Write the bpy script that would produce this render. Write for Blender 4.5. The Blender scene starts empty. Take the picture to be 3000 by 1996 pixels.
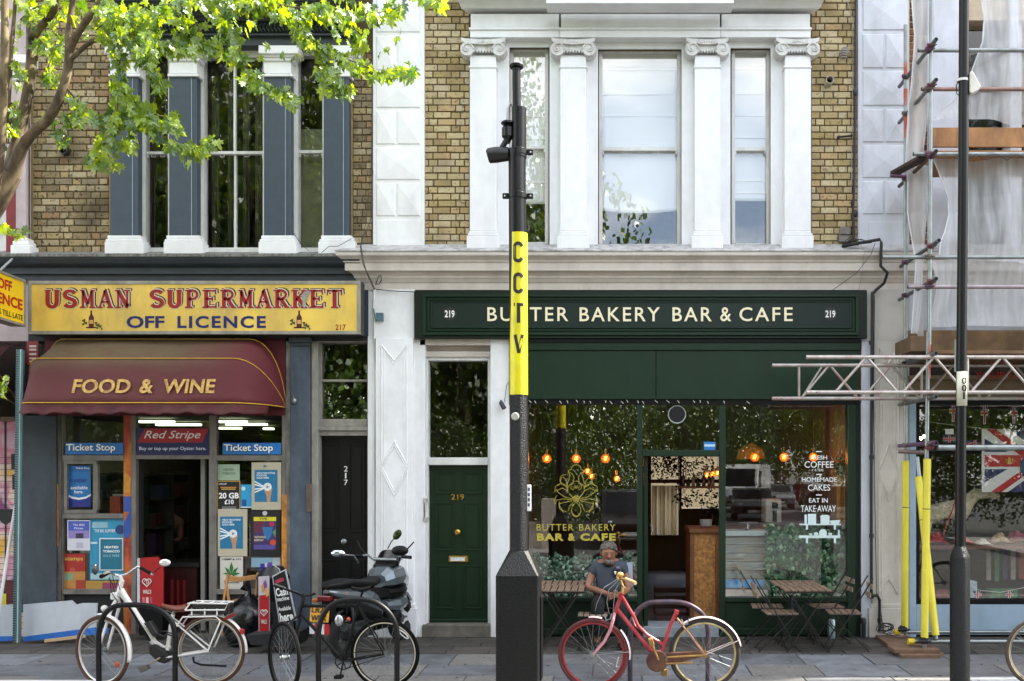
import bpy, bmesh, math, random
from mathutils import Vector, Matrix, noise
random.seed(7)
scn = bpy.context.scene
COL = scn.collection
R = math.radians
# ---------------------------------------------------------------- camera, world, sun, exposure
S0, D, HC, VX, VY = 230.0, 12.68, 2.11, 1800.0, 1380.0
cam_d = bpy.data.cameras.new('camera'); cam = bpy.data.objects.new('camera', cam_d); COL.objects.link(cam)
cam.location = (0, -D, HC); cam.rotation_euler = (R(90), 0, 0)
cam_d.lens = 35; cam_d.sensor_width = 36; cam_d.shift_x = -0.1; cam_d.shift_y = 0.1273
cam_d.clip_end = 600; cam_d.clip_start = .05
scn.camera = cam
SUN = Vector((0.62, 0.166, 0.766)).normalized()
SUN_EL = math.asin(SUN.z); SUN_ROT = math.atan2(SUN.x, SUN.y)
world = bpy.data.worlds.new('World'); scn.world = world; world.use_nodes = True
wn = world.node_tree.nodes; wl = world.node_tree.links
sky = wn.new('ShaderNodeTexSky'); sky.sky_type = 'NISHITA'; sky.sun_disc = False
sky.sun_elevation = SUN_EL; sky.sun_rotation = SUN_ROT; sky.dust_density = 2.0
bg = wn['Background']; bg.inputs['Strength'].default_value = 0.13
CLOUD = (7.3, 4.2, 1.9)
wtc = wn.new('ShaderNodeTexCoord'); wno = wn.new('ShaderNodeTexNoise'); wno.inputs['Scale'].default_value = 2.6; wno.inputs['Detail'].default_value = 7; wno.inputs['Roughness'].default_value = .55
wmp = wn.new('ShaderNodeMapping'); wmp.inputs['Scale'].default_value = (1, 1, 2.2); wmp.inputs['Location'].default_value = CLOUD; wl.new(wtc.outputs['Generated'], wmp.inputs[0]); wl.new(wmp.outputs[0], wno.inputs['Vector'])
wmr = wn.new('ShaderNodeMapRange'); wmr.inputs[1].default_value = .44; wmr.inputs[2].default_value = .56; wmr.inputs[3].default_value = .08; wmr.inputs[4].default_value = .85; wl.new(wno.outputs['Fac'], wmr.inputs[0])
wmx = wn.new('ShaderNodeMix'); wmx.data_type = 'RGBA'; wmx.inputs['B'].default_value = (9.5, 9.3, 9.2, 1); wl.new(wmr.outputs[0], wmx.inputs['Factor']); wl.new(sky.outputs['Color'], wmx.inputs['A'])
wl.new(wmx.outputs['Result'], bg.inputs['Color'])
sun_d = bpy.data.lights.new('sun', 'SUN'); sun_d.energy = 4.6; sun_d.angle = R(0.5); sun_d.color = (1, .95, .86)
sun = bpy.data.objects.new('sun', sun_d); COL.objects.link(sun)
sun.rotation_euler = (-SUN).to_track_quat('-Z', 'Y').to_euler(); sun.location = (6, -2, 14)
vs = scn.view_settings
vs.view_transform = 'Standard'; vs.look = 'None'; vs.gamma = 1; vs.use_curve_mapping = False
vs.exposure = 2.1
scn.render.engine = 'CYCLES'
try:
 scn.cycles.use_denoising = True
 scn.cycles.max_bounces = 8; scn.cycles.transparent_max_bounces = 24; scn.cycles.diffuse_bounces = 4
 scn.cycles.glossy_bounces = 3; scn.cycles.caustics_reflective = False; scn.cycles.caustics_refractive = False
 scn.cycles.sample_clamp_indirect = 6
except Exception: pass
# ---------------------------------------------------------------- picture px at depth d (metres in front of the facade) -> world
def sc(d): return S0 * D / (D - d)
def X(px, d=0.): return (px - VX) / sc(d)
def Z(py, d=0.): return HC + (VY - py) / sc(d)
def P(px, py, d=0.): return Vector((X(px, d), -d, Z(py, d)))
# ---------------------------------------------------------------- materials
def lin(h):
 h = h.lstrip('#'); c = [int(h[i:i+2], 16) / 255 for i in (0, 2, 4)]
 return tuple(x / 12.92 if x <= .04045 else ((x + .055) / 1.055) ** 2.4 for x in c) + (1,)
MATS = {}
def nodes(m):
 m.use_nodes = True; return m.node_tree.nodes, m.node_tree.links
def M(hexc, rough=.6, metal=0., var=.12, scale=9., bump=.0, dirt=None, dirtamt=.0, dscale=3., emit=0., spec=.5, bscale=60., coat=0.):
 k = (hexc, rough, metal, var, scale, bump, dirt, dirtamt, dscale, emit, spec, bscale, coat)
 if k in MATS: return MATS[k]
 m = bpy.data.materials.new('surface_' + hexc.strip('#')); MATS[k] = m
 n, l = nodes(m); b = n['Principled BSDF']
 base = lin(hexc)
 b.inputs['Roughness'].default_value = rough; b.inputs['Metallic'].default_value = metal
 b.inputs['Specular IOR Level'].default_value = spec
 b.inputs['Coat Weight'].default_value = coat
 tc = n.new('ShaderNodeTexCoord')
 nt = n.new('ShaderNodeTexNoise'); nt.inputs['Scale'].default_value = scale; nt.inputs['Detail'].default_value = 5
 l.new(tc.outputs['Object'], nt.inputs['Vector'])
 cr = n.new('ShaderNodeValToRGB')
 cr.color_ramp.elements[0].color = tuple(max(0, c * (1 - var)) for c in base[:3]) + (1,)
 cr.color_ramp.elements[1].color = tuple(min(1, c * (1 + var)) for c in base[:3]) + (1,)
 cr.color_ramp.elements[0].position = .3; cr.color_ramp.elements[1].position = .7
 l.new(nt.outputs['Fac'], cr.inputs['Fac'])
 out = cr.outputs['Color']
 if dirt:
  nd = n.new('ShaderNodeTexNoise'); nd.inputs['Scale'].default_value = dscale; nd.inputs['Detail'].default_value = 8
  nd.inputs['Roughness'].default_value = .65
  mp = n.new('ShaderNodeMapping'); mp.inputs['Scale'].default_value = (1, 1, .35)
  l.new(tc.outputs['Object'], mp.inputs['Vector']); l.new(mp.outputs['Vector'], nd.inputs['Vector'])
  r2 = n.new('ShaderNodeMapRange'); r2.inputs[1].default_value = .46; r2.inputs[2].default_value = .72
  r2.inputs[3].default_value = 0; r2.inputs[4].default_value = dirtamt
  l.new(nd.outputs['Fac'], r2.inputs[0])
  mx = n.new('ShaderNodeMix'); mx.data_type = 'RGBA'
  l.new(r2.outputs[0], mx.inputs['Factor']); l.new(out, mx.inputs['A']); mx.inputs['B'].default_value = lin(dirt)
  out = mx.outputs['Result']
 l.new(out, b.inputs['Base Color'])
 if bump > 0:
  nb = n.new('ShaderNodeTexNoise'); nb.inputs['Scale'].default_value = bscale; nb.inputs['Detail'].default_value = 4
  l.new(tc.outputs['Object'], nb.inputs['Vector'])
  bp = n.new('ShaderNodeBump'); bp.inputs['Strength'].default_value = bump; bp.inputs['Distance'].default_value = .01
  l.new(nb.outputs['Fac'], bp.inputs['Height']); l.new(bp.outputs['Normal'], b.inputs['Normal'])
 if emit > 0:
  b.inputs['Emission Color'].default_value = base; b.inputs['Emission Strength'].default_value = emit
 return m
def glass_mat(name, tint=(1, 1, 1), ior=1.5, wav=.0, rough=0., extra=0.0):
 if name in MATS: return MATS[name]
 m = bpy.data.materials.new(name); MATS[name] = m
 n, l = nodes(m); n.remove(n['Principled BSDF']); o = n['Material Output']
 t = n.new('ShaderNodeBsdfTransparent'); t.inputs['Color'].default_value = tuple(tint) + (1,)
 g = n.new('ShaderNodeBsdfGlossy'); g.inputs['Roughness'].default_value = rough
 ge = n.new('ShaderNodeNewGeometry'); dt = n.new('ShaderNodeVectorMath'); dt.operation = 'DOT_PRODUCT'; l.new(ge.outputs['Incoming'], dt.inputs[0]); l.new(ge.outputs['Normal'], dt.inputs[1])
 r0 = ((ior-1)/(ior+1))**2; prev = dt.outputs['Value']
 for op, v in (('ABSOLUTE', 0), ('SUBTRACT', 1), ('POWER', 5), ('MULTIPLY_ADD', 1-r0)):
  f = n.new('ShaderNodeMath'); f.operation = op
  if op == 'SUBTRACT': f.inputs[0].default_value = 1; l.new(prev, f.inputs[1])
  else:
   l.new(prev, f.inputs[0]); f.inputs[1].default_value = v
   if op == 'MULTIPLY_ADD': f.inputs[2].default_value = r0
  prev = f.outputs[0]
 mx = n.new('ShaderNodeMixShader')
 if extra:
  ad = n.new('ShaderNodeMath'); ad.operation = 'ADD'; ad.inputs[1].default_value = extra
  l.new(f.outputs[0], ad.inputs[0]); l.new(ad.outputs[0], mx.inputs[0])
 else: l.new(f.outputs[0], mx.inputs[0])
 l.new(t.outputs[0], mx.inputs[1]); l.new(g.outputs[0], mx.inputs[2]); l.new(mx.outputs[0], o.inputs['Surface'])
 if wav:
  tc = n.new('ShaderNodeTexCoord'); nb = n.new('ShaderNodeTexNoise'); nb.inputs['Scale'].default_value = 1.6; nb.inputs['Detail'].default_value = 1
  bp = n.new('ShaderNodeBump'); bp.inputs['Strength'].default_value = wav; bp.inputs['Distance'].default_value = .02
  l.new(tc.outputs['Object'], nb.inputs['Vector']); l.new(nb.outputs['Fac'], bp.inputs['Height'])
  l.new(bp.outputs['Normal'], g.inputs['Normal'])
 return m
def emit_mat(name, hexc, s):
 m = bpy.data.materials.new(name); n, l = nodes(m); b = n['Principled BSDF']
 b.inputs['Base Color'].default_value = lin(hexc); b.inputs['Emission Color'].default_value = lin(hexc); b.inputs['Emission Strength'].default_value = s
 return m
def brick_mat(name, cols, soot=.3, blotch='#2b2620'):
 m = bpy.data.materials.new(name); n, l = nodes(m); b = n['Principled BSDF']; b.inputs['Roughness'].default_value = .9
 b.inputs['Specular IOR Level'].default_value = .2
 oi = n.new('ShaderNodeObjectInfo'); geo = n.new('ShaderNodeNewGeometry')
 ad = n.new('ShaderNodeMath'); ad.operation = 'ADD'; fr = n.new('ShaderNodeMath'); fr.operation = 'FRACT'
 l.new(oi.outputs['Random'], ad.inputs[0]); l.new(geo.outputs['Random Per Island'], ad.inputs[1]); l.new(ad.outputs[0], fr.inputs[0])
 cr = n.new('ShaderNodeValToRGB'); cr.color_ramp.interpolation = 'CONSTANT'
 el = cr.color_ramp.elements
 for i, c in enumerate(cols):
  e = el[i] if i < 2 else el.new(i / len(cols))
  e.position = i / len(cols); e.color = lin(c)
 l.new(fr.outputs[0], cr.inputs['Fac'])
 n1 = n.new('ShaderNodeTexNoise'); n1.inputs['Scale'].default_value = 26; n1.inputs['Detail'].default_value = 6; n1.inputs['Roughness'].default_value = .7
 l.new(geo.outputs['Position'], n1.inputs['Vector'])
 mr = n.new('ShaderNodeMapRange'); mr.inputs[1].default_value = .54; mr.inputs[2].default_value = .68; mr.inputs[3].default_value = 0; mr.inputs[4].default_value = soot * 1.6
 l.new(n1.outputs['Fac'], mr.inputs[0])
 n2 = n.new('ShaderNodeTexNoise'); n2.inputs['Scale'].default_value = 1.7; n2.inputs['Detail'].default_value = 3
 l.new(geo.outputs['Position'], n2.inputs['Vector'])
 mr2 = n.new('ShaderNodeMapRange'); mr2.inputs[1].default_value = .5; mr2.inputs[2].default_value = .72; mr2.inputs[3].default_value = 0; mr2.inputs[4].default_value = soot
 l.new(n2.outputs['Fac'], mr2.inputs[0])
 a2 = n.new('ShaderNodeMath'); a2.operation = 'MAXIMUM'; l.new(mr.outputs[0], a2.inputs[0]); l.new(mr2.outputs[0], a2.inputs[1])
 mx = n.new('ShaderNodeMix'); mx.data_type = 'RGBA'; mx.inputs['B'].default_value = lin(blotch)
 l.new(a2.outputs[0], mx.inputs['Factor']); l.new(cr.outputs['Color'], mx.inputs['A']); l.new(mx.outputs['Result'], b.inputs['Base Color'])
 bp = n.new('ShaderNodeBump'); bp.inputs['Strength'].default_value = .7; bp.inputs['Distance'].default_value = .008
 n3 = n.new('ShaderNodeTexNoise'); n3.inputs['Scale'].default_value = 60; n3.inputs['Detail'].default_value = 5
 l.new(geo.outputs['Position'], n3.inputs['Vector'])
 l.new(n3.outputs['Fac'], bp.inputs['Height']); l.new(bp.outputs['Normal'], b.inputs['Normal'])
 return m
# ---------------------------------------------------------------- objects
ORG = {}
def tag(o, label=None, cat=None, group=None, kind=None):
 if label: o['label'] = label
 if cat: o['category'] = cat
 if group: o['group'] = group
 if kind: o['kind'] = kind
 return o
def thing(name, label, cat, loc=(0, 0, 0), group=None, kind=None, rotz=0):
 o = bpy.data.objects.new(name, None); COL.objects.link(o); o.empty_display_size = .1
 o.location = loc; o.rotation_euler = (0, 0, rotz); ORG[o.name] = Vector(loc)
 return tag(o, label, cat, group, kind)
def link_mesh(name, me, mat, parent=None, origin=None):
 o = bpy.data.objects.new(name, me); COL.objects.link(o)
 if mat is not None and not me.materials:
  for mm in (mat if isinstance(mat, (list, tuple)) else [mat]): me.materials.append(mm)
 if parent is not None:
  o.parent = parent; ORG[o.name] = ORG.get(parent.name, Vector((0, 0, 0)))
 else: ORG[o.name] = Vector(origin) if origin is not None else Vector((0, 0, 0))
 return o
class MB:
 def __init__(s): s.v = []; s.f = []; s.m = []; s.mi = 0
 def add(s, vs_, fs):
  b = len(s.v); s.v += [Vector(v) for v in vs_]; s.f += [tuple(b + i for i in f) for f in fs]; s.m += [s.mi] * len(fs); return s
 def box(s, x0, x1, y0, y1, z0, z1):
  x0, x1 = sorted((x0, x1)); y0, y1 = sorted((y0, y1)); z0, z1 = sorted((z0, z1))
  return s.add([(x0,y0,z0),(x1,y0,z0),(x1,y1,z0),(x0,y1,z0),(x0,y0,z1),(x1,y0,z1),(x1,y1,z1),(x0,y1,z1)],
      [(0,3,2,1),(4,5,6,7),(0,1,5,4),(1,2,6,5),(2,3,7,6),(3,0,4,7)])
 def pb(s, px0, px1, py0, py1, d0, d1, dr=None):
  "box given by picture px at its front depth d1 (back at d0)"
  r = max(d0, d1) if dr is None else dr
  return s.box(X(px0, r), X(px1, r), -d0, -d1, Z(py1, r), Z(py0, r))
 def obox(s, a, b, w, t, up=(0, 0, 1)):
  "bar from a to b, width w (along up x dir), thickness t"
  a = Vector(a); b = Vector(b); dr = (b - a)
  if dr.length < 1e-6: return s
  dr.normalize(); up = Vector(up)
  if abs(dr.dot(up)) > .98: up = Vector((0, 1, 0)) if abs(dr.y) < .9 else Vector((1, 0, 0))
  sd = dr.cross(up).normalized(); u2 = sd.cross(dr).normalized()
  vs_ = []
  for p in (a, b):
   for i, j in ((-1,-1),(1,-1),(1,1),(-1,1)): vs_.append(p + sd * (w/2*i) + u2 * (t/2*j))
  return s.add(vs_, [(0,1,2,3),(7,6,5,4),(0,4,5,1),(1,5,6,2),(2,6,7,3),(3,7,4,0)])
 def tube(s, pts, r, n=8, closed=False, cap=True):
  pts = [Vector(p) for p in pts]; k = len(pts)
  rr = r if isinstance(r, (list, tuple)) else [r] * k
  rings = []; pu = None
  for i, p in enumerate(pts):
   if closed: t = pts[(i+1) % k] - pts[i-1]
   else: t = pts[min(i+1, k-1)] - pts[max(i-1, 0)]
   if t.length < 1e-9: t = Vector((0,0,1))
   t.normalize()
   if pu is None:
    ref = Vector((0,0,1)) if abs(t.z) < .9 else Vector((1,0,0))
    u = t.cross(ref).normalized()
   else:
    u = pu - t * pu.dot(t)
    if u.length < 1e-6: u = t.orthogonal()
    u.normalize()
   w = t.cross(u); pu = u
   rings.append([p + (u * math.cos(2*math.pi*j/n) + w * math.sin(2*math.pi*j/n)) * rr[i] for j in range(n)])
  vs_ = [v for q in rings for v in q]; fs = []
  for i in range(k if closed else k-1):
   a = i * n; b = ((i+1) % k) * n
   for j in range(n): fs.append((a+j, a+(j+1) % n, b+(j+1) % n, b+j))
  if cap and not closed:
   fs.append(tuple(range(n))[::-1]); fs.append(tuple((k-1)*n + j for j in range(n)))
  return s.add(vs_, fs)
 def lathe(s, prof, c=(0,0,0), axis='Z', n=16, close=True):
  vs_ = []; fs = []; c = Vector(c)
  for (r, h) in prof:
   for j in range(n):
    a = 2*math.pi*j/n; q = (r*math.cos(a), r*math.sin(a), h)
    if axis == 'Y': q = (q[0], q[2], q[1])
    if axis == 'X': q = (q[2], q[0], q[1])
    vs_.append(c + Vector(q))
  for i in range(len(prof)-1):
   for j in range(n): fs.append((i*n+j, i*n+(j+1) % n, (i+1)*n+(j+1) % n, (i+1)*n+j))
  if close:
   fs.append(tuple(range(n))[::-1]); fs.append(tuple((len(prof)-1)*n+j for j in range(n)))
  return s.add(vs_, fs)
 def ball(s, c, r, n=10, m=6, sc3=(1,1,1)):
  c = Vector(c); vs_ = [c + Vector((0,0,r*sc3[2]))]; fs = []
  for i in range(1, m):
   th = math.pi*i/m
   for j in range(n):
    a = 2*math.pi*j/n; vs_.append(c + Vector((r*sc3[0]*math.sin(th)*math.cos(a), r*sc3[1]*math.sin(th)*math.sin(a), r*sc3[2]*math.cos(th))))
  vs_.append(c - Vector((0,0,r*sc3[2])))
  for j in range(n): fs.append((0, 1+j, 1+(j+1) % n))
  for i in range(m-2):
   for j in range(n): fs.append((1+i*n+j, 1+(i+1)*n+j, 1+(i+1)*n+(j+1) % n, 1+i*n+(j+1) % n))
  l = len(vs_)-1
  for j in range(n): fs.append((l, 1+(m-2)*n+(j+1) % n, 1+(m-2)*n+j))
  return s.add(vs_, fs)
 def prism(s, poly, t):
  "poly: planar list of 3D points, extruded by vector t"
  k = len(poly); t = Vector(t); poly = [Vector(p) for p in poly]
  return s.add(poly + [p + t for p in poly], [tuple(range(k))[::-1], tuple(range(k, 2*k))] + [(i, (i+1) % k, k+(i+1) % k, k+i) for i in range(k)])
 def pp(s, pts, d0, d1):
  "px polygon at front depth d1 extruded back to d0"
  return s.prism([P(a, b, d1) for a, b in pts], (0, d1 - d0, 0))
 def grid(s, rows):
  nr = len(rows); nc = len(rows[0])
  return s.add([p for r in rows for p in r], [(i*nc+j, i*nc+j+1, (i+1)*nc+j+1, (i+1)*nc+j) for i in range(nr-1) for j in range(nc-1)])
 def xf(s, mat, start=0):
  for i in range(start, len(s.v)): s.v[i] = mat @ s.v[i]
  return s
 def build(s, name, mat, parent=None, smooth=False, bevel=0., origin=None, solid=0., subs=0, edge=35, bseg=1):
  org = Vector(origin) if origin is not None else (ORG.get(parent.name, Vector((0,0,0))) if parent is not None else Vector((0,0,0)))
  me = bpy.data.meshes.new(name)
  me.from_pydata([tuple(v - org) for v in s.v], [], s.f)
  mats = mat if isinstance(mat, (list, tuple)) else [mat]
  for mm in mats: me.materials.append(mm)
  if len(mats) > 1: me.polygons.foreach_set('material_index', s.m)
  if not (s.noflip if hasattr(s, 'noflip') else False):
   bm = bmesh.new(); bm.from_mesh(me); bmesh.ops.recalc_face_normals(bm, faces=bm.faces); bm.to_mesh(me); bm.free()
  if smooth:
   me.polygons.foreach_set('use_smooth', [True] * len(me.polygons))
  me.update()
  o = link_mesh(name, me, None, parent, origin=org)
  if parent is None: o.location = org
  if smooth:
   try: me.set_sharp_from_angle(angle=R(edge))
   except Exception: pass
  if solid: md = o.modifiers.new('solid', 'SOLIDIFY'); md.thickness = solid; md.offset = 0
  if bevel: md = o.modifiers.new('bevel', 'BEVEL'); md.width = bevel; md.segments = bseg; md.limit_method = 'ANGLE'; md.angle_limit = R(40)
  if subs: md = o.modifiers.new('subs', 'SUBSURF'); md.levels = subs; md.render_levels = subs
  return o
def B(name, mat, parent, *a, **k):
 "one px box as a part"
 return MB().pb(*a).build(name, mat, parent, **k)
def text_mesh(txt, x0, x1, z0, z1, y, depth=.003, bold=0., shear=0., keep=False, spacing=1.):
 cu = bpy.data.curves.new('lettering', 'FONT'); cu.body = txt; cu.extrude = .01; cu.offset = bold; cu.resolution_u = 3; cu.shear = shear
 cu.space_character = spacing
 o = bpy.data.objects.new('lettering_source', cu); COL.objects.link(o)
 dg = bpy.context.evaluated_depsgraph_get(); me = bpy.data.meshes.new_from_object(o.evaluated_get(dg))
 bpy.data.objects.remove(o); bpy.data.curves.remove(cu)
 if not me.vertices: return me
 xs = [v.co.x for v in me.vertices]; ys = [v.co.y for v in me.vertices]; zs = [v.co.z for v in me.vertices]
 ax, bx, ay, by = min(xs), max(xs), min(ys), max(ys); az, bz = min(zs), max(zs)
 sx = (x1-x0)/(bx-ax or 1); sy = (z1-z0)/(by-ay or 1)
 if keep: sx = sy = min(sx, sy)
 ox = (x0+x1)/2 - sx*(ax+bx)/2 if keep else x0 - sx*ax
 for v in me.vertices:
  c = v.co; t = (c.z-az)/(bz-az or 1)
  v.co = Vector((c.x*sx+ox, y - depth*t, z0+(c.y-ay)*sy))
 return me
def text(txt, px0, px1, py0, py1, d, mat, parent, depth=.003, bold=0., shear=0., name='lettering', fn=None, spacing=1., keep=False):
 me = text_mesh(txt, X(px0, d), X(px1, d), Z(py1, d), Z(py0, d), -d, depth, bold, shear, keep, spacing)
 org = ORG.get(parent.name, Vector((0,0,0)))
 for v in me.vertices:
  c = Vector(v.co)
  if fn: c = fn(c)
  v.co = c - org
 me.materials.clear(); me.materials.append(mat)
 return link_mesh(name, me, None, parent)
def copy_tree(o, parent=None):
 c = o.copy(); COL.objects.link(c); c.parent = parent
 for ch in list(o.children): copy_tree(ch, c)
 return c
# common colours
WHITE = M('#e3e4e5', .55, var=.035, dirt='#8d8a84', dirtamt=.26, dscale=2.5, bump=.12, bscale=35)
WHITE2 = M('#e3e4e6', .5, var=.03, dirt='#9a968f', dirtamt=.25, dscale=2)
WPAINT = M('#d8d8d5', .45, var=.05, dirt='#85827a', dirtamt=.4, dscale=4)
SLATE = M('#37424e', .55, var=.08, dirt='#39444e', dirtamt=.4, bump=.25, bscale=25)
DKSLATE = M('#343c43', .55, var=.12, dirt='#23282d', dirtamt=.5)
BLACK = M('#050506', .55, var=.2, spec=.2)
BLK_PAINT = M('#060709', .4, var=.3, bump=.1, dirt='#0e0d0c', dirtamt=.35, spec=.3)
GREEN = M('#0f2817', .4, var=.08, dirt='#0c1c12', dirtamt=.4, spec=.3)
GREEND = M('#091a0f', .45, var=.1, spec=.3)
STEEL = M('#8d9494', .38, metal=.85, var=.15, dirt='#5e5a52', dirtamt=.6, dscale=6)
ALU = M('#85817a', .45, metal=.5, var=.12, dirt='#4a443b', dirtamt=.6, dscale=5)
GLASS = glass_mat('window_glass', (.985, .99, .988), 1.4, wav=.003)
PRINTW = M('#e9e9e6', .5, var=.02); PRINTK = M('#111111', .5, var=.02)
WOODD = M('#54402f', .7, var=.25, scale=14, bump=.2)
# ================================================================= ground
KERB_D = 4.35
pav = MB().box(-14, 14, -KERB_D + .3, .6, -.25, -.012).build('pavement', M('#4b4a49', .9, var=.2, bump=.3), None); tag(pav, kind='structure')
road = MB().box(-70, 70, -14.2, -KERB_D, -.4, -.13).build('road', M('#4c4b49', .85, var=.12, scale=30, bump=.4, bscale=120), None); tag(road, kind='structure')
gr = MB().box(-150, 150, -150, 60, -.6, -.42).build('ground', M('#4a4a46', .9), None); tag(gr, kind='structure')
SLABM = [M('#5b5f64', .75, var=.16, scale=5, bump=.5, dirt='#2e2d2b', dirtamt=.8, dscale=2.6), M('#6b6f74', .75, var=.14, scale=6, bump=.5, dirt='#3a3936', dirtamt=.7, dscale=4), M('#63625f', .8, var=.16, scale=5, bump=.5, dirt='#8a8884', dirtamt=.5, dscale=22),
   M('#5c5d5f', .8, var=.16, scale=4, bump=.3, dirt='#393835', dirtamt=.5, dscale=2.6)]
PAVM = [M('#3a3733', .85, var=.25, scale=7, bump=.3, dirt='#292724', dirtamt=.6, dscale=3), M('#45413b', .85, var=.25, scale=8, bump=.3, dirt='#2e2b27', dirtamt=.6, dscale=2)]
# kerb stones
x = -8.0
while x < 8:
 MB().box(x, x+.905, -KERB_D, -KERB_D+.3, -.3, .0).build('kerb_stone', M('#77756f', .8, var=.15, bump=.3), pav, bevel=.012); x += .915
# large flags, d 1.22 .. KERB
rows = [(1.22, .62), (1.845, .58), (2.43, .62), (3.055, .55), (3.61, .43)]
rs = random.Random(3)
for ri, (d0, w) in enumerate(rows):
 x = -9.2 + rs.uniform(0, .8)
 while x < 7.5:
  l = rs.choice((.75, .9, .9, 1.05)); e = rs.uniform(-.0025, .0025)
  MB().box(x+.006, x+l-.006, -(d0+w-.006), -(d0+.006), -.05, .0+e).build('paving_slab', rs.choice(SLABM), pav, bevel=.004)
  x += l
gm = MB(); rg_ = random.Random(12)
for k in range(170):
 x_, y_ = rg_.uniform(-8, 5), -rg_.uniform(.2, 2.9); r_ = rg_.uniform(.008, .02); gm.lathe([(r_, .0), (r_*.8, .0042)], (x_, y_, 0), n=7)
o = gm.build('gum_spots', M('#2a2927', .8, var=.5, scale=3), pav); o['kind'] = 'stuff'
# forecourt: smaller dark stones in rows
for ri in range(5):
 d0 = -.02 + ri * .246; x = -9.2 + rs.uniform(0, .5)
 while x < 7.2:
  l = rs.choice((.42, .5, .6)); e = rs.uniform(-.003, .003)
  MB().box(x+.004, x+l-.004, -(d0+.242), -(d0+.004), -.05, .0+e).build('forecourt_slab', rs.choice(PAVM), pav, bevel=.003)
  x += l
# ================================================================= building helpers
def wall_holes(mb, x0, x1, z0, z1, holes, y0, y1):
 xs = sorted({x0, x1, *[min(max(h[0], x0), x1) for h in holes], *[min(max(h[1], x0), x1) for h in holes]})
 zs = sorted({z0, z1, *[min(max(h[2], z0), z1) for h in holes], *[min(max(h[3], z0), z1) for h in holes]})
 for i in range(len(xs)-1):
  run = None
  for j in range(len(zs)-1):
   cx, cz = (xs[i]+xs[i+1])/2, (zs[j]+zs[j+1])/2
   inside = any(h[0] < cx < h[1] and h[2] < cz < h[3] for h in holes)
   if inside:
    if run: mb.box(xs[i], xs[i+1], y0, y1, *run); run = None
   else: run = (run[0], zs[j+1]) if run else (zs[j], zs[j+1])
  if run: mb.box(xs[i], xs[i+1], y0, y1, *run)
 return mb
def hole(px0, px1, py0, py1, d=0): return (X(px0, d), X(px1, d), Z(py1, d), Z(py0, d))
def shell(root, x0, x1, holes_up, zup, zfloor, mat, hroof=15.0, back_holes=()):
 "hollow terrace house: upper front wall with window holes, floors, side, back and roof"
 mb = MB(); wall_holes(mb, x0, x1, zup, hroof, holes_up, 0, .28)
 o = mb.build('wall', mat, root)
 ins = M('#6b6257', .9, var=.1)
 m2 = MB(); m2.box(x0, x0+.11, .28, 8, 0, hroof); m2.box(x1-.11, x1, .28, 8, 0, hroof); m2.box(x0+.11, x1-.11, .28, 8, zfloor, zfloor+.2)
 wall_holes(m2, x0, x1, 0, hroof, back_holes, 8, 8.25)
 m2.box(x0+.11, x1-.11, .28, 8, 7.9, 8.1)
 m2.build('inner_wall', ins, root)
 MB().box(x0, x1, 0, 8.25, hroof, hroof+.3).build('roof', M('#3b3d40', .8), root)
 return o
def cornice(name, x0, x1, prof, mat, root, ml=0, mr=0, n=1, d_off=0):
 "profile list of (d,z) mitred at the ends"
 k = len(prof); vs_ = [(x0 - ml*d, -d - d_off, z) for d, z in prof] + [(x1 + mr*d, -d - d_off, z) for d, z in prof]
 # close to wall
 mb = MB(); mb.add(vs_, [(i, i+1, k+i+1, k+i) for i in range(k-1)] + [tuple(range(k)), tuple(range(k, 2*k))] + [(k-1, 0, k, 2*k-1)])
 return mb.build(name, mat, root)
UNITB = []
def unit_bricks():
 r2 = random.Random(5)
 for i in range(6):
  m = MB();
  j = lambda a: a + r2.uniform(-.025, .025)
  # chamfered front face box (front at y=-1)
  vs_ = [(-.5,0,-.5),(.5,0,-.5),(.5,0,.5),(-.5,0,.5),(-.5,-.7,-.5),(.5,-.7,-.5),(.5,-.7,.5),(-.5,-.7,.5),
    (-.47+r2.uniform(-.02,.02),-1,-.43+r2.uniform(-.03,.03)),(.47+r2.uniform(-.02,.02),-1,-.43+r2.uniform(-.03,.03)),(.47+r2.uniform(-.02,.02),-1,.43+r2.uniform(-.03,.03)),(-.47+r2.uniform(-.02,.02),-1,.43+r2.uniform(-.03,.03))]
  m.add(vs_, [(0,1,5,4),(1,2,6,5),(2,3,7,6),(3,0,4,7),(4,5,9,8),(5,6,10,9),(6,7,11,10),(7,4,8,11),(8,9,10,11)])
  me = bpy.data.meshes.new('brick'); me.from_pydata([tuple(v) for v in m.v], [], m.f); me.update(); UNITB.append(me)
unit_bricks()
def bricks(root, x0, x1, z0, z1, mat, course=.0865, lim=[0], seed=1, prot=.011, excl=()):
 r2 = random.Random(seed); zi = 0; z = z0
 for m_ in UNITB: pass
 meshes = [m_.copy() for m_ in UNITB]
 for m_ in meshes: m_.materials.clear(); m_.materials.append(mat)
 org = ORG.get(root.name, Vector((0,0,0)))
 while z < z1 - .02:
  zt = min(z + course, z1)
  x = x0 - (0 if zi % 2 else r2.choice((.17, .06))) ; k = zi % 2
  while x < x1 - .01:
   l = .228 if k % 2 == 0 else .114; l += r2.uniform(-.006, .006); k += 1
   a = max(x, x0); b = min(x + l, x1)
   if b - a > .03 and not any(e[0] < (a+b)/2 < e[1] and e[2] < (z+zt)/2 < e[3] for e in excl):
    o = bpy.data.objects.new('brick', r2.choice(meshes)); COL.objects.link(o); o.parent = root
    o.location = Vector(((a+b)/2, 0.0, (z+zt)/2 + r2.uniform(-.002, .002))) - org
    o.scale = (b-a-.015, prot + r2.uniform(-.003, .004), zt - z - .016)
    if r2.random() < .5: o.rotation_euler = (0, 0, r2.uniform(-.006, .006))
   x += l
  z = zt; zi += 1
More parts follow.
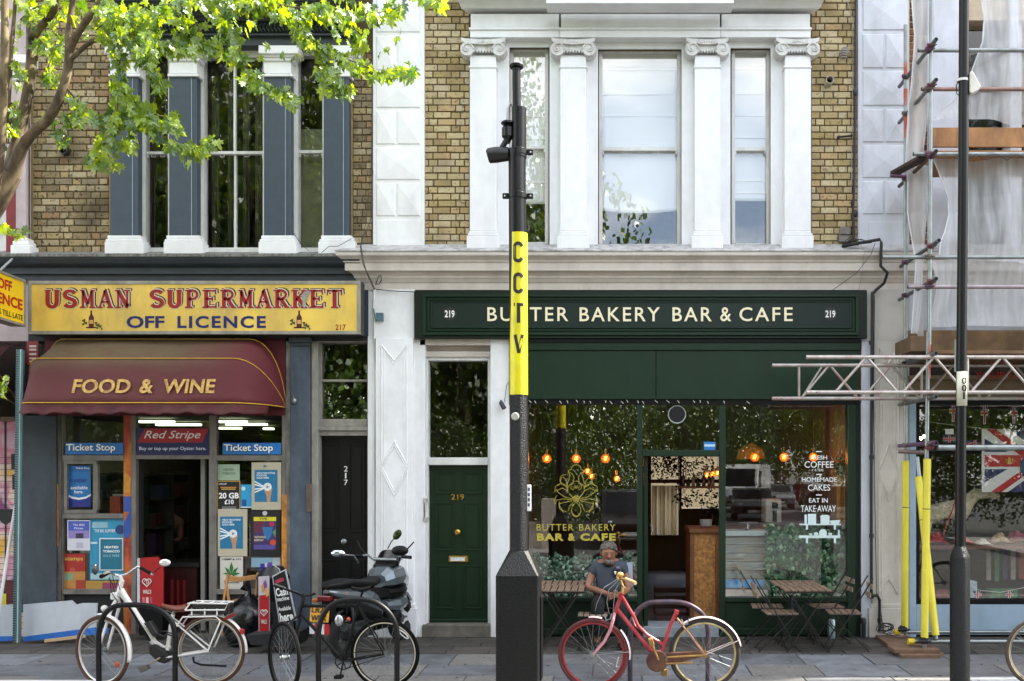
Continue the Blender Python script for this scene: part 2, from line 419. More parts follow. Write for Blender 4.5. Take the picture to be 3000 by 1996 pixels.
def sash_window(root, px0, px1, py0, pm0, pm1, py1, frame, d=-.1, pane_mat=None, vbars=(), name='window', horns=True, case=10, sill=None, x_in=3):
 "px are the glass edges at depth d; frame around"
 mb = MB(); c = case
 mb.pb(px0-c, px0, py0-c, py1+c, d-.09, d+.03, d); mb.pb(px1, px1+c, py0-c, py1+c, d-.09, d+.03, d)
 mb.pb(px0, px1, py0-c, py0, d-.09, d+.028, d); mb.pb(px0, px1, py1, py1+c*1.2, d-.09, d+.028, d)
 w = mb.build(name, frame, root, bevel=.004)
 m2 = MB(); m2.pb(px0, px1, pm0, pm1, d-.05, d+.012, d)
 if horns:
  for hx in (px0, px1-5): m2.pp([(hx, pm1), (hx+5, pm1), (hx+4, pm1+9), (hx+1, pm1+12)], d-.03, d+.01)
 m2.build('meeting_rail', frame, w, bevel=.003)
 for v in vbars: MB().pb(v-3, v+3, py0, pm0, d-.04, d+.008, d).pb(v-3, v+3, pm1, py1, d-.06, d-.012, d).build('glazing_bar', frame, w)
 g = pane_mat or GLASS
 MB().pb(px0, px1, py0, pm0, d-.022, d-.018, d).build('glass_pane', g, w)
 MB().pb(px0, px1, pm1, py1, d-.052, d-.048, d).build('glass_pane', g, w)
 for hx in (.3, .72):
  cx = px0 + (px1-px0)*hx
  MB().tube([P(cx-6, pm1+1, d+.0), P(cx-6, pm1+7, d+.01), P(cx+6, pm1+7, d+.01), P(cx+6, pm1+1, d)], .004, 5).build('sash_lift', frame, w)
 return w
def blind(win, px0, px1, py0, py1, d, mat, folds=(), sag=0, seed=0):
 r2 = random.Random(seed); rows = []
 n = 40; nc = 14
 for i in range(n+1):
  py = py0 + (py1-py0)*i/n; row = []
  for j in range(nc+1):
   u = j/nc; px = px0 + (px1-px0)*u
   off = .004*math.sin(py*.03 + u*2) + .004*math.sin(u*9+py*.05+seed)*(sag)
   row.append(P(px, py + sag*8*math.sin(math.pi*u)*(i/n), d) + Vector((0, off, 0)))
  rows.append(row)
 b = MB().grid(rows).build('blind', mat, win, smooth=True, solid=.003)
 for f in folds: MB().pb(px0, px1, f-2.2, f+2.2, d-.004, d+.012, d).build('blind_fold', mat, b)
 return b
def pyramid(root, px0, px1, py0, py1, d, h, mat, name='quoin_block'):
 m = MB(); g = 2.5
 x0, x1, z0, z1 = X(px0+g, d), X(px1-g, d), Z(py1-g, d), Z(py0+g, d); c = .014
 a = [(x0,-d,z0),(x1,-d,z0),(x1,-d,z1),(x0,-d,z1)]; b = [(x0+c,-d-c,z0+c),(x1-c,-d-c,z0+c),(x1-c,-d-c,z1-c),(x0+c,-d-c,z1-c)]
 m.add(a + b + [((x0+x1)/2, -d-c-h, (z0+z1)/2)], [(0,1,5,4),(1,2,6,5),(2,3,7,6),(3,0,4,7),(4,5,8),(5,6,8),(6,7,8),(7,4,8)])
 return m.build(name, mat, root)
def quoin_strip(root, px0, px1, mid, rows, mat, d=.05):
 for i, (a, b, split) in enumerate(rows):
  if split: pyramid(root, px0, mid, a, b, d, .017, mat); pyramid(root, mid, px1, a, b, d, .017, mat)
  else: pyramid(root, px0, px1, a, b, d, .017, mat)
def moulding(mb, pts, d, w=5, t=.012, closed=False):
 n = len(pts)
 for i in range(n if closed else n-1):
  a, b = pts[i], pts[(i+1) % n]
  mb.obox(P(a[0], a[1], d), P(b[0], b[1], d), w/230*1., t*2, up=(0, 1, 0)) if False else mb.tube([P(a[0], a[1], d), P(b[0], b[1], d)], w/460, 4)
 return mb
def diamond_pier(root, px0, px1, pys, d, mat, name='pier'):
 "pys: top, bottom, diamond top/mid/bottom"
 top, bot, d0, dm, d1 = pys
 MB().pb(px0, px1, top, 1780, -.0, d).build(name, mat, root, bevel=.004)
 MB().pb(px0-10, px1+10, 1782, bot+3, 0, d+.03).build(name + '_plinth', mat, root, bevel=.006)
 MB().pb(px0-5, px1+5, 1770, 1782, 0, d+.018).build(name + '_plinth', mat, root, bevel=.008)
 a, b = px0+18, px1-18; c = (a+b)/2; m = MB()
 for off, w in ((0, 6), (9, 3.5)):
  A, Bq = a+off, b-off; o = off*1.4
  moulding(m, [(A, top+20+o), (c, top+65+o), (Bq, top+20+o)], d, w); moulding(m, [(A, top+20+o), (A, dm-9-o*1.2)], d, w); moulding(m, [(Bq, top+20+o), (Bq, dm-9-o*1.2)], d, w)
  moulding(m, [(A, dm-9-o*1.2), (c, d0-12-o*.4), (Bq, dm-9-o*1.2)], d, w)
  moulding(m, [(A, dm+9+o*1.2), (c, d1+12+o*.4), (Bq, dm+9+o*1.2)], d, w)
  moulding(m, [(A, dm+9+o*1.2), (A, 1742)], d, w); moulding(m, [(Bq, dm+9+o*1.2), (Bq, 1742)], d, w); moulding(m, [(A, 1742-o), (c, 1695-o), (Bq, 1742-o)], d, w)
 moulding(m, [(c, d0), (b-1, dm), (c, d1), (a+1, dm)], d, 5, closed=True)
 m.build('moulding', mat, root)
def panelled(mb, rects, d, w=7, dep=.012):
 for (a, b, c, e) in rects:
  mb.pb(a, b, c, c+w, d-.004, d+dep, d); mb.pb(a, b, e-w, e, d-.004, d+dep, d); mb.pb(a, a+w, c+w, e-w, d-.004, d+dep, d); mb.pb(b-w, b, c+w, e-w, d-.004, d+dep, d)
  mb.pb(a+w*2.2, b-w*2.2, c+w*2.2, e-w*2.2, d-.004, d+dep*.6, d)
# ================================================================= 219: the white and green cafe building
b219 = thing('cafe_building', 'pale brick and white stucco terrace house above a dark green café shopfront', 'building', (-.8, 0, 0))
xa, xb = X(1093), X(2516)
W219 = [(1505, 1597, 151, 428, 437, 711), (1765, 1984, 156, 432, 443, 717), (2153, 2245, 153, 432, 443, 715)]
holes = [hole(a-13, b+13, c-13, f+12) for a, b, c, _, _, f in W219]
MORT = M('#57482f', .95, var=.25, scale=20, bump=.5, dirt='#3a3024', dirtamt=.5)
shell(b219, xa, xb, holes, Z(1000), Z(1000)+.05, MORT, back_holes=[hole(1908, 1988, 1338, 1568, -8.0), hole(1995, 2112, 1338, 1490, -8.0)])
BRK_Y = brick_mat('yellow_stock_brick', ['#b09f7a', '#baaa84', '#a6946c', '#c0b08e', '#b4a078', '#a39066', '#b4a688', '#998662', '#b29a72', '#bcab88'], .5, '#3a342b')
bricks(b219, X(1243), X(1376), Z(727), Z(-12), BRK_Y, seed=11)
bricks(b219, X(2376), X(2515), Z(727), Z(-12), BRK_Y, seed=12)
# quoins on the party line
QR = [(-112, -8, True), (-6, 99, False), (104, 210, True), (213, 320, False), (323, 427, True), (430, 531, False), (534, 637, True)]
MB().pb(1093, 1243, -112, 727, 0, .05).build('quoin_strip', WHITE, b219)
quoin_strip(b219, 1100, 1235, 1162, QR, WHITE)
MB().pb(1104, 1232, 645, 722, .05, .062).build('quoin_base_panel', WHITE, b219, bevel=.004)
# white window surround
sur = MB(); wall_holes(sur, X(1377, .03), X(2376, .03), Z(727, .03), Z(112, .03), [hole(a-13, b+13, c-13, f+12, .03) for a, b, c, _, _, f in W219], -.03, 0)
sur.build('window_surround', WHITE2, b219)
# reveals lining the openings
for i, (a, b, c, m0, m1, e) in enumerate(W219):
 w = sash_window(b219, a, b, c, m0, m1, e, WPAINT, d=-.11, case=11, pane_mat=glass_mat('sky_glass', (.985, .99, .99), 1.95, wav=.003))
 w['label'] = ['narrow sash window with greenish blind behind the camera pole', 'wide middle sash window with white blind', 'narrow right sash window with white blind'][i]
 blind(w, a-4, b+4, c-4, (598, 617, 589)[i], -.172, M('#f4f4f2', .8, var=.01), [ (195, 207, 279, 343, 408, 535), (195, 206, 277, 341), (192, 204, 276, 340, 404, 531, 566)][i], sag=(0, 1.0, .1)[i], seed=i)
# pilasters with ionic capitals
COLS = [(1376, 1454), (1641, 1718), (2035, 2110), (2299, 2375)]
for ci, (a, b) in enumerate(COLS):
 cx = (a+b)/2
 p = MB().pb(a, b, 199, 677, .03, .15).build('pilaster', WHITE2, b219, bevel=.006)
 m = MB(); m.pb(a-9, b+9, 691, 728, .03, .19); m.pb(a-6, b+6, 684, 691, .03, .178); m.pb(a-2, b+2, 677, 684, .03, .162)
 m.build('pilaster_base', WHITE2, p, bevel=.008, bseg=2)
 MB().pb(a-3, b+3, 193, 199, .03, .162).build('necking_ring', WHITE2, p, bevel=.005)
 MB().pb(a+1, b-1, 164, 193, .03, .148).build('pilaster_neck', WHITE2, p)
 m = MB()
 # abacus with concave front
 prof = [(a-26, 110), (a-24, 120), (a-14, 126), (cx, 130), (b+14, 126), (b+24, 120), (b+26, 110), (b+12, 113), (cx, 116), (a-12, 113)]
 m.pp(prof, .03, .2)
 m.pb(a-12, b+12, 118, 150, .03, .16)
 for sx in (a-8, b+8):
  c = P(sx, 143, .19); m.lathe([(.085, .0), (.093, -.03), (.09, -.12), (.085, -.17)], (c.x, c.y + .17, c.z), 'Y', 18)
  sp = [c + Vector((math.cos(t)*(.082 - .0115*t)*(1 if sx < cx else -1), -.008, math.sin(t)*(.082 - .0115*t))) for t in [k*.42 for k in range(15)]]
  m.tube(sp, .011, 5); m.ball(c + Vector((0, -.01, 0)), .016, 6, 4)
 for k in range(9):
  q = P(a + 4 + (b-a-8)*k/8, 152, .17); m.ball(q, .014, 6, 5, (.8, 1, 1.5))
 for k in range(13):
  q = P(a - 1 + (b-a+2)*k/12, 163, .16); m.ball(q, .0075, 5, 4)
 for k in range(5):
  q = P(cx - 14 + 7*k, 121 + abs(k-2)*1.5, .2); m.ball(q, .012, 6, 4)
 m.build('ionic_capital', M('#d0d0ce', .6, var=.04, dirt='#8f8270', dirtamt=.6, dscale=14), p, smooth=True, edge=40)
# entablature over the columns: three breaks
for (a, b, dd) in ((1377, 1640, .15), (1641, 2111, .18), (2112, 2375, .15)):
 m = MB(); m.pb(a, b, 80, 110, .0, dd); m.pb(a+2, b-2, 41, 80, 0, dd-.015); m.pb(a-3, b+3, 80, 87, 0, dd+.022)
 m.build('entablature', WHITE2, b219, bevel=.004)
ent = [(0, Z(43)), (.17, Z(43)), (.185, Z(40)), (.20, Z(34)), (.24, Z(28)), (.27, Z(25)), (.275, Z(22)), (.275, Z(21)), (.5, Z(21)+.005), (.51, Z(15)), (.51, Z(-12)+.06), (.52, Z(-16)+.08), (.58, Z(-30)+.1), (0, Z(-40)+.1)]
cornice('window_cornice', X(1377)+.0, X(2375), ent, WHITE2, b219, .5, .5)
MB().pb(1600, 2150, -4, 10, .3, .56).build('window_cornice', WHITE2, b219, bevel=.004)
# main shop cornice
def zz(py, d): return Z(py, d)
CP = [(0, zz(848, 0)), (.045, zz(850, .045)), (.045, zz(829, .045)), (.06, zz(828, .06)), (.085, zz(818, .085)), (.10, zz(814, .1)), (.10, zz(809, .1)), (.13, zz(800, .13)), (.165, zz(794, .165)), (.19, zz(793, .19)),
  (.19, zz(771, .19)), (.205, zz(768, .205)), (.215, zz(762, .215)), (.245, zz(755, .245)), (.275, zz(749, .275)), (.28, zz(746, .28)), (.28, zz(738, .28)), (0, zz(722, 0))]
CORN = M('#c9c0b8', .55, var=.05, dirt='#7c736a', dirtamt=.35, dscale=3, bump=.12, bscale=30)
cornice('shop_cornice', X(1066), X(2516), CP, CORN, b219, 1.0, 0)
LEADM = M('#a9a8a6', .7, var=.2, scale=12, dirt='#4c4a47', dirtamt=.7, dscale=9, bump=.4)
cornice('cornice_capping', X(1066), X(2516), [(0, zz(722, 0)+.002), (.29, zz(738, .28)+.002), (.29, zz(738, .28)+.018), (0, zz(722, 0)+.03)], LEADM, b219, 1.0, 0)
# wall under the cornice and frieze
MB().pb(1093, 1215, 848, 992, .0, .07).build('pier_block', WHITE, b219, bevel=.003)
MB().pb(1078, 1098, 850, 1868, -.02, .03).build('pier_edge', WHITE, b219)
diamond_pier(b219, 1100, 1210, (992, 1866, 1306, 1369, 1440), .09, WHITE)
MB().pb(1210, 1246, 995, 1867, -.25, .02).build('door_jamb', WHITE, b219, bevel=.003)
# fascia sign board of the cafe
fs = thing('cafe_sign', 'long dark green fascia board with cream capital lettering and two small house numbers', 'shop sign', P(1880, 990, .1))
MB().pb(1213, 2540, 852, 992, .03, .12).build('board', GREEND, fs, bevel=.004)
m = MB()
for (a, b, c, e, dd, w) in ((1238, 2516, 862, 982, .15, 8), (1252, 2504, 874, 970, .135, 5), (1262, 2494, 882, 962, .14, 3)):
 m.pb(a, b, c, c+w, .12, dd); m.pb(a, b, e-w, e, .12, dd); m.pb(a, a+w, c+w, e-w, .12, dd); m.pb(b-w, b, c+w, e-w, .12, dd)
m.build('frame', GREEN, fs, bevel=.003)
MB().pb(1264, 2492, 884, 960, .12, .126).build('panel', M('#10201a', .45, var=.06, scale=2, spec=.3), fs)
CREAM = M('#e3d9b8', .5, var=.03)
# letters spaced as on the board
def spaced_words(words, py0, py1, d, mat, root, bold, depth):
 for (w, a, b) in words: text(w, a, b, py0, py1, d, mat, root, depth, bold, name='lettering', spacing=1.22)
spaced_words([('BUTTER', 1428, 1665), ('BAKERY', 1698, 1933), ('BAR', 1970, 2085), ('&', 2110, 2142), ('CAFE', 2166, 2322)], 901, 942, .127, CREAM, fs, .008, .01)
for a, b in ((1303, 1332), (2418, 2447)): text('219', a, b, 910, 931, .127, M('#dcdcd8', .5), fs, .006, .02, name='house_number')
for a in (1306, 2421): MB().lathe([(.085, -.1265), (.085, -.128)], (X(a+12, .127), 0, Z(920, .127)), 'Y', 20).build('number_disc', M('#141c1c', .5), fs)
# blind box and rolled awning board above the windows
MB().pb(1492, 2522, 994, 1004, .0, .10).build('housing_and_dark_strip', BLACK, b219)  # black bar stands in for the shade in the gap under the fascia
MB().pb(1492, 2520, 1004, 1026, .0, .085).build('housing_and_dark_strip', GREEN, b219, bevel=.003)
MB().pb(1492, 1921, 1027, 1170, .0, .06).build('blind_board', GREEN, b219, bevel=.003)
MB().pb(1923, 2518, 1027, 1170, .0, .06).build('blind_board', GREEN, b219, bevel=.003)
MB().pb(1492, 2518, 1170, 1186, -.03, .035).build('housing_and_dark_strip', BLACK, b219)
rs = random.Random(21)
for px in (1552, 1568, 1600, 1642, 1663, 1690, 1712, 1730, 1775, 1789, 1822, 1838, 1870, 1884, 1921, 1955, 1987, 2033, 2052, 2074, 2122, 2190):
 q = P(px, 1177 + rs.uniform(-2, 2), .04)
 MB().tube([q + Vector((-.012, 0, .012)), q, q + Vector((rs.uniform(-.005, .03), 0, -.02))], .0055, 5).build('letter_reflection', M('#b9b7ae', .5), b219)  # pale bits stand in for reflections of lettering below the boards
# -------- cafe shopfront frame
FR = M('#14291a', .4, var=.08, spec=.3)
sf = lambda n, *a, **k: MB().pb(*a).build(n, FR, b219, bevel=.005, **k)
sf('window_post', 1530, 1548, 1186, 1866, -.08, .03); sf('window_post', 1866, 1882, 1186, 1866, -.08, .03)
sf('window_post', 2108, 2126, 1186, 1866, -.08, .03); sf('window_post', 2484, 2508, 1186, 1866, -.1, .05)
sf('door_transom', 1882, 2108, 1319, 1337, -.08, .03)
sf('window_sill', 1548, 1866, 1751, 1764, -.08, .05); sf('window_sill', 2126, 2484, 1751, 1764, -.08, .05)
sf('stall_riser', 1548, 1866, 1764, 1862, -.06, .0); sf('stall_riser', 2126, 2484, 1764, 1862, -.06, .0)
sf('plinth_rail', 2126, 2484, 1843, 1862, -.02, .025); sf('plinth_rail', 1548, 1866, 1843, 1862, -.02, .025)
MB().pb(2508, 2524, 1186, 1867, -.1, .02).build('end_post', GREEND, b219)
SG = glass_mat('shop_window_glass', (.985, .99, .988), 1.72, wav=.004)
MB().pb(1548, 1866, 1186, 1751, -.02, -.014).build('shop_window_pane', SG, b219)
MB().pb(2126, 2484, 1186, 1751, -.02, -.014).build('shop_window_pane', SG, b219)
MB().pb(1882, 2108, 1186, 1319, -.02, -.014).build('transom_pane', SG, b219)
# open door leaf, swung inward at the left post
dl = MB(); yh = 0.06
dl.box(X(1887), X(1887)+.05, yh, yh+.07, .05, Z(1338)); dl.box(X(1887), X(1887)+.05, yh+.75, yh+.85, .05, Z(1338)); dl.box(X(1887), X(1887)+.05, yh+.07, yh+.75, .05, .3); dl.box(X(1887), X(1887)+.05, yh+.07, yh+.75, Z(1338)-.12, Z(1338))
o = dl.build('open_door', FR, b219, bevel=.004)
MB().box(X(1887)+.02, X(1887)+.026, yh+.07, yh+.75, .3, Z(1338)-.12).build('door_pane', SG, o)
MB().tube([P(1905, 1540, -.1), P(1911, 1540, -.1), P(1911, 1560, -.1)], .01, 6).build('door_handle', STEEL, o)
MB().pb(1884, 2106, 1838, 1868, -.5, .04).build('threshold_step', M('#8b939a', .7, var=.15, bump=.2), b219, bevel=.006)
# round vent in the transom window
MB().lathe([(.105, -.03), (.115, -.035), (.115, -.0), (.10, -.0)], (X(1983), 0, Z(1215)), 'Y', 28, close=False).build('vent_ring', M('#9aa19c', .4), b219, smooth=True)
MB().lathe([(.1, -.02), (.1, -.026)], (X(1983), 0, Z(1215)), 'Y', 28).build('vent_disc', M('#050607', .8), b219)
st = MB().pb(2062, 2096, 1295, 1319, .0, .002).build('window_sticker', M('#2a6fb4', .5), None, origin=P(2079, 1319, 0)); tag(st, 'small blue and white sticker on the glass above the café door', 'sticker')
MB().pb(2063, 2095, 1302, 1309, .002, .004).build('pale_stripe', M('#a9cbe0', .5), st)
# -------- door 219
MB().pb(1437, 1492, 995, 1867, -.15, .03).build('door_jamb', WHITE, b219, bevel=.003)
MB().pb(1230, 1440, 990, 1012, -.2, .02).build('door_lintel', CORN, b219, bevel=.004)
MB().pb(1232, 1438, 1012, 1032, -.2, -.13).build('door_lintel', CORN, b219)
MB().pb(1240, 1437, 1030, 1046, -.16, -.04).build('door_lintel', CORN, b219, bevel=.003)
m = MB(); m.pb(1241, 1256, 1046, 1830, -.22, -.07, -.1); m.pb(1430, 1440, 1046, 1830, -.22, -.07, -.1); m.pb(1256, 1430, 1046, 1058, -.22, -.07, -.1); m.pb(1256, 1430, 1341, 1363, -.22, -.06, -.1)
m.build('door_frame', WPAINT, b219, bevel=.005)
fg = MB().pb(1256, 1430, 1058, 1341, -.17, -.165, -.12).build('fanlight_pane', GLASS, b219)
DG = M('#0e2511', .42, var=.08, dirt='#0b1d0e', dirtamt=.3, spec=.3)
dr = MB().pb(1256, 1430, 1363, 1829, -.2, -.15, -.12).build('front_door', DG, b219); dr['label'] = 'green panelled front door'
m = MB(); panelled(m, [(1274, 1332, 1382, 1448), (1355, 1414, 1382, 1448), (1274, 1332, 1472, 1614), (1355, 1414, 1472, 1614), (1274, 1332, 1656, 1784), (1355, 1414, 1656, 1784)], -.15, 5, .012)
m.build('door_panel_moulding', DG, dr, bevel=.003)
MB().pb(1258, 1428, 1815, 1829, -.15, -.12, -.12).build('weather_bar', DG, dr, bevel=.005)
BRASS = M('#b08a3e', .25, metal=.9, var=.1)
q = P(1342, 1559, -.13); MB().lathe([(.03, .02), (.03, 0), (.014, -.01), (.016, -.03), (.036, -.045), (.036, -.06), (.02, -.075)], (q.x, q.y, q.z), 'Y', 16).build('door_knob', BRASS, dr, smooth=True)
lb = MB().pb(1314, 1371, 1629, 1647, -.15, -.13, -.13).build('letterbox', BRASS, dr, bevel=.004)
MB().pb(1320, 1362, 1633, 1644, -.13, -.127, -.13).build('letterbox_label', M('#cfd0cf', .6, var=.3, scale=60), dr)
text('219', 1322, 1360, 1448, 1465, -.135, BRASS, dr, .004, .02, name='house_number')
MB().pb(1236, 1437, 1831, 1869, -.2, .06).build('door_step', M('#6b655b', .9, var=.25, bump=.5, dirt='#3d3a33', dirtamt=.6), b219, bevel=.01)
MB().pb(1241, 1247, 1460, 1530, -.02, .02).build('letter_plate_bracket', WPAINT, b219)
# -------- hollow cafe interior
ci = MB(); x0, x1 = X(1493), X(2516)-.12
ci.box(x0, x0+.05, .3, 7.9, 0, 3.7); ci.build('cafe_partition', M('#3a2a1e', .8, var=.2), b219)
MB().box(x0+.05, x1, -.0+.1, 8, .02, .07).build('cafe_floor', M('#3b2516', .55, var=.3, scale=5), b219)
MB().box(x0+.05, x1, .3, 8, 3.62, 3.68).build('cafe_ceiling', M('#4c3a2a', .8, var=.2), b219)
# ================================================================= 217: grocer's building
b217 = thing('grocer_building', 'sooty brick terrace house with blue grey pilasters above a yellow shop sign', 'building', (-5.3, 0, 0))
xa, xb = X(84), X(1093)
W217 = [(430, 495, 152, 445, 453, 727), (600, 772, 171, 444, 453, 727), (876, 946, 166, 441, 450, 727)]
holes = [hole(414, 505, 140, 735), hole(585, 785, 158, 735), hole(862, 956, 152, 735)]
shell(b217, xa, xb, holes, Z(1000), Z(1000)+.05, MORT)
BRK_S = brick_mat('sooty_stock_brick', ['#9c8d72', '#8e7e60', '#ab9b7a', '#847459', '#a08c68', '#957a5c', '#7a6b55', '#ab9d80', '#8c7b60', '#857964'], .75, '#2a251f')
bricks(b217, X(97), X(322), Z(742), Z(-10), BRK_S, seed=21, excl=())
bricks(b217, X(1034), X(1091), Z(735), Z(150), BRK_S, seed=22)
MB().pb(1020, 1033, 225, 742, 0, .014).build('mortar_fillet', M('#9a8048', .9, var=.2, bump=.3), b217)
MB().pb(320, 326, 225, 742, 0, .014).build('mortar_fillet', M('#9a8048', .9, var=.2, bump=.3), b217)
MB().pb(88, 97, -10, 742, 0, .016).build('mortar_fillet', M('#7c6a48', .9, var=.2, bump=.3), b217)
MB().tube([P(82, -10, .05), P(82, 742, .05)], .022, 8).build('drain_pipe', M('#15171a', .5), b217)
# recessed white window backing
sur = MB(); wall_holes(sur, X(396), X(1024), Z(742), Z(140), [hole(a-2, b+2, c-2, f+2) for a, b, c, _, _, f in W217] , -.012, 0)
sur.build('window_surround', WPAINT, b217)
for i, (a, b, c, m0, m1, e) in enumerate(W217):
 w = sash_window(b217, a, b, c, m0, m1, e, WPAINT, d=-.06, case=12, vbars=((688,) if i == 1 else ()))
 w['label'] = ['narrow dark sash window between the two left pilasters', 'wide dark two part sash window', 'narrow dark sash window with a drawn greenish blind'][i]
 if i == 2: MB().pb(a, b, 372, 727, -.2, -.19, -.1).build('blind', M('#6a6c50', .8, var=.2), w)
 # curtains hanging inside
 if i != 2:
  for cxp in ((a+6, b-10) if i == 0 else (a+22, 668, 712, b-24)):
   m = MB(); m.grid([[P(cxp + k*3, py, -.35) + Vector((0, .03*math.sin(k*1.8), 0)) for k in range(8)] for py in (c-5, 440, e)]); m.build('curtain', M('#4a4a3a', .9, var=.2), w, smooth=True, solid=.003)
# pilasters
PIL = [(322, 404, True), (495, 577, False), (773, 852, False), (948, 1022, False)]
for a, b, _ in PIL:
 m = MB(); m.pb(a, b, 225, 692, .0, .13)
 p = m.build('pilaster', SLATE, b217, bevel=.006)
 MB().pb(b-17, b-15, 228, 690, .13, .133).build('paint_seam', M('#8a98a6', .5), p)
 m = MB(); m.pb(a-16, b+16, 708, 744, 0, .2); m.pb(a-13, b+13, 701, 708, 0, .185); m.pb(a-8, b+8, 690, 701, 0, .165)
 m.build('pilaster_base', WHITE2, p, bevel=.008, bseg=2)
 m = MB(); m.pb(a-16, b+22, 133, 157, 0, .24); m.pb(a-8, b+12, 157, 167, 0, .2); m.pb(a-4, b+8, 167, 178, 0, .175); m.pb(a, b, 178, 216, 0, .145); m.pb(a-5, b+5, 216, 224, 0, .16)
 m.build('pilaster_capital', WHITE2, p, bevel=.008, bseg=2)
MB().pb(404, 1000, 729, 744, 0, .05).build('window_sill', WPAINT, b217, bevel=.004)
# entablature, dark slate with a leaf frieze
m = MB(); m.pb(322, 1040, 98, 132, 0, .12); m.pb(322, 1045, 128, 134, 0, .17); m.pb(322, 1045, 98, 104, 0, .18)
m.build('entablature', DKSLATE, b217, bevel=.004)
MB().pb(322, 1040, 62, 98, 0, .1).build('frieze', M('#20272b', .7), b217)
lf = MB(); px = 330
while px < 1035:
 for s in (-1, 1):
  lf.obox(P(px, 80, .105), P(px+9, 80+13*s, .12), .02, .02)
 px += 11
o = lf.build('leaf_moulding', M('#39454a', .6), b217)
eprof = [(0, Z(62)), (.16, Z(62, .16)), (.18, Z(50, .18)), (.3, Z(46, .3)), (.32, Z(30, .32)), (.42, Z(27, .42)), (.46, Z(6, .46)), (.52, Z(2, .52)), (.54, Z(-14, .54)), (0, Z(-40, 0))]
cornice('window_cornice', X(400), X(1040), eprof, DKSLATE, b217, .6, .3)
# shop cornice
cp = [(0, zz(822, 0)), (.06, zz(822, .06)), (.06, zz(805, .06)), (.10, zz(803, .1)), (.10, zz(784, .1)), (.14, zz(781, .14)), (.19, zz(772, .19)), (.23, zz(758, .23)), (.24, zz(753, .24)), (0, zz(746, 0))]
cornice('shop_cornice', X(-120), X(1066), cp, DKSLATE, b217, 0, 0)
cornice('cornice_capping', X(-120), X(1062), [(0, zz(746, 0)+.002), (.25, zz(752, .25)), (.25, zz(744, .25)), (0, zz(738, 0))], M('#74746f', .9, var=.45, scale=30, dirt='#20201e', dirtamt=.8, dscale=16, bump=.5), b217)
MB().pb(84, 1076, 822, 1000, .0, .03).build('fascia_backing', M('#15191c', .7), b217)
MB().pb(1052, 1078, 850, 985, .03, .06).build('fascia_end', M('#1b2c38', .6), b217)
text('3', 1060, 1070, 895, 912, .064, M('#46605f', .6), b217, .002, name='painted_number')
# signboard
s17 = thing('grocer_sign', 'long yellow light box sign with red and blue lettering over the awning', 'shop sign', P(565, 978, .2))
MB().pb(82, 1056, 823, 980, .06, .27).build('box', M('#3c3a37', .6), s17)
FRM = M('#8f8b82', .5, var=.15, dirt='#4d4940', dirtamt=.6, dscale=6)
m = MB(); m.pb(82, 1056, 823, 833, .27, .285); m.pb(82, 1056, 970, 980, .27, .285); m.pb(82, 92, 833, 970, .27, .285); m.pb(1046, 1056, 833, 970, .27, .285)
m.build('frame', FRM, s17, bevel=.003)
YEL = M('#dbba55', .45, var=.14, scale=2.2, dirt='#a88a58', dirtamt=.75, dscale=3.2)
MB().pb(92, 1046, 833, 970, .27, .276).build('panel', YEL, s17)
# slab serif letters, built from strokes on a 0..1 box: (points, width)
def arc(cx, cy, rx, ry, a0, a1, n=9): return [(cx + rx*math.cos(R(a0+(a1-a0)*i/n)), cy + ry*math.sin(R(a0+(a1-a0)*i/n))) for i in range(n+1)]
T, H_ = .24, .1
SER = {
 'U': ([([(.2, 1), (.2, .35)] + arc(.5, .33, .3, .27, 180, 360) + [(.8, .35), (.8, 1)], None)], [(0, .42, .95), (.62, 1, .95)]),
 'S': ([(arc(.5, .73, .33, .2, 20, 250, 10) + arc(.5, .28, .34, .21, 80, -160, 10), None)], []),
 'M': ([([(.2, 0), (.2, 1)], .17), ([(.2, .97), (.5, .2)], .2), ([(.5, .2), (.8, .97)], .13), ([(.8, 0), (.8, 1)], .22)], [(0, .38, .04), (.62, 1.02, .04), (.02, .3, .95), (.7, 1, .95)]),
 'A': ([([(.16, .05), (.5, .97)], .13), ([(.5, .97), (.84, .05)], .25), ([(.25, .33), (.75, .33)], .11)], [(0, .34, .04), (.62, 1.04, .04)]),
 'N': ([([(.2, 0), (.2, 1)], .15), ([(.2, .97), (.8, .05)], .26), ([(.8, 0), (.8, 1)], .15)], [(0, .4, .04), (0, .3, .95), (.6, 1, .95)]),
 'P': ([([(.26, 0), (.26, 1)], .26), ([(.26, .95), (.55, .95)] + arc(.56, .72, .26, .22, 85, -85, 7) + [(.5, .49), (.26, .49)], .17)], [(.02, .52, .04), (.02, .3, .95)]),
 'E': ([([(.24, 0), (.24, 1)], .26), ([(.24, .94), (.84, .94)], .12), ([(.24, .5), (.66, .5)], .12), ([(.24, .06), (.86, .06)], .12), ([(.86, 1), (.86, .74)], .1), ([(.89, 0), (.89, .28)], .1), ([(.66, .62), (.66, .38)], .09)], [(0, .3, .04), (0, .3, .95)]),
 'R': ([([(.24, 0), (.24, 1)], .26), ([(.24, .95), (.55, .95)] + arc(.55, .73, .25, .21, 85, -85, 7) + [(.5, .5), (.24, .5)], .17), ([(.48, .5), (.84, .04)], .24)], [(0, .48, .04), (0, .3, .95), (.72, 1.05, .04)]),
 'K': ([([(.24, 0), (.24, 1)], .26), ([(.3, .42), (.82, .96)], .12), ([(.45, .55), (.84, .05)], .25)], [(0, .46, .04), (0, .46, .95), (.66, 1, .95), (.62, 1.05, .04)]),
 'T': ([([(.5, 0), (.5, 1)], .27), ([(.04, .94), (.96, .94)], .12), ([(.05, 1), (.03, .7)], .09), ([(.95, 1), (.97, .7)], .09)], [(.26, .74, .04)]),
}
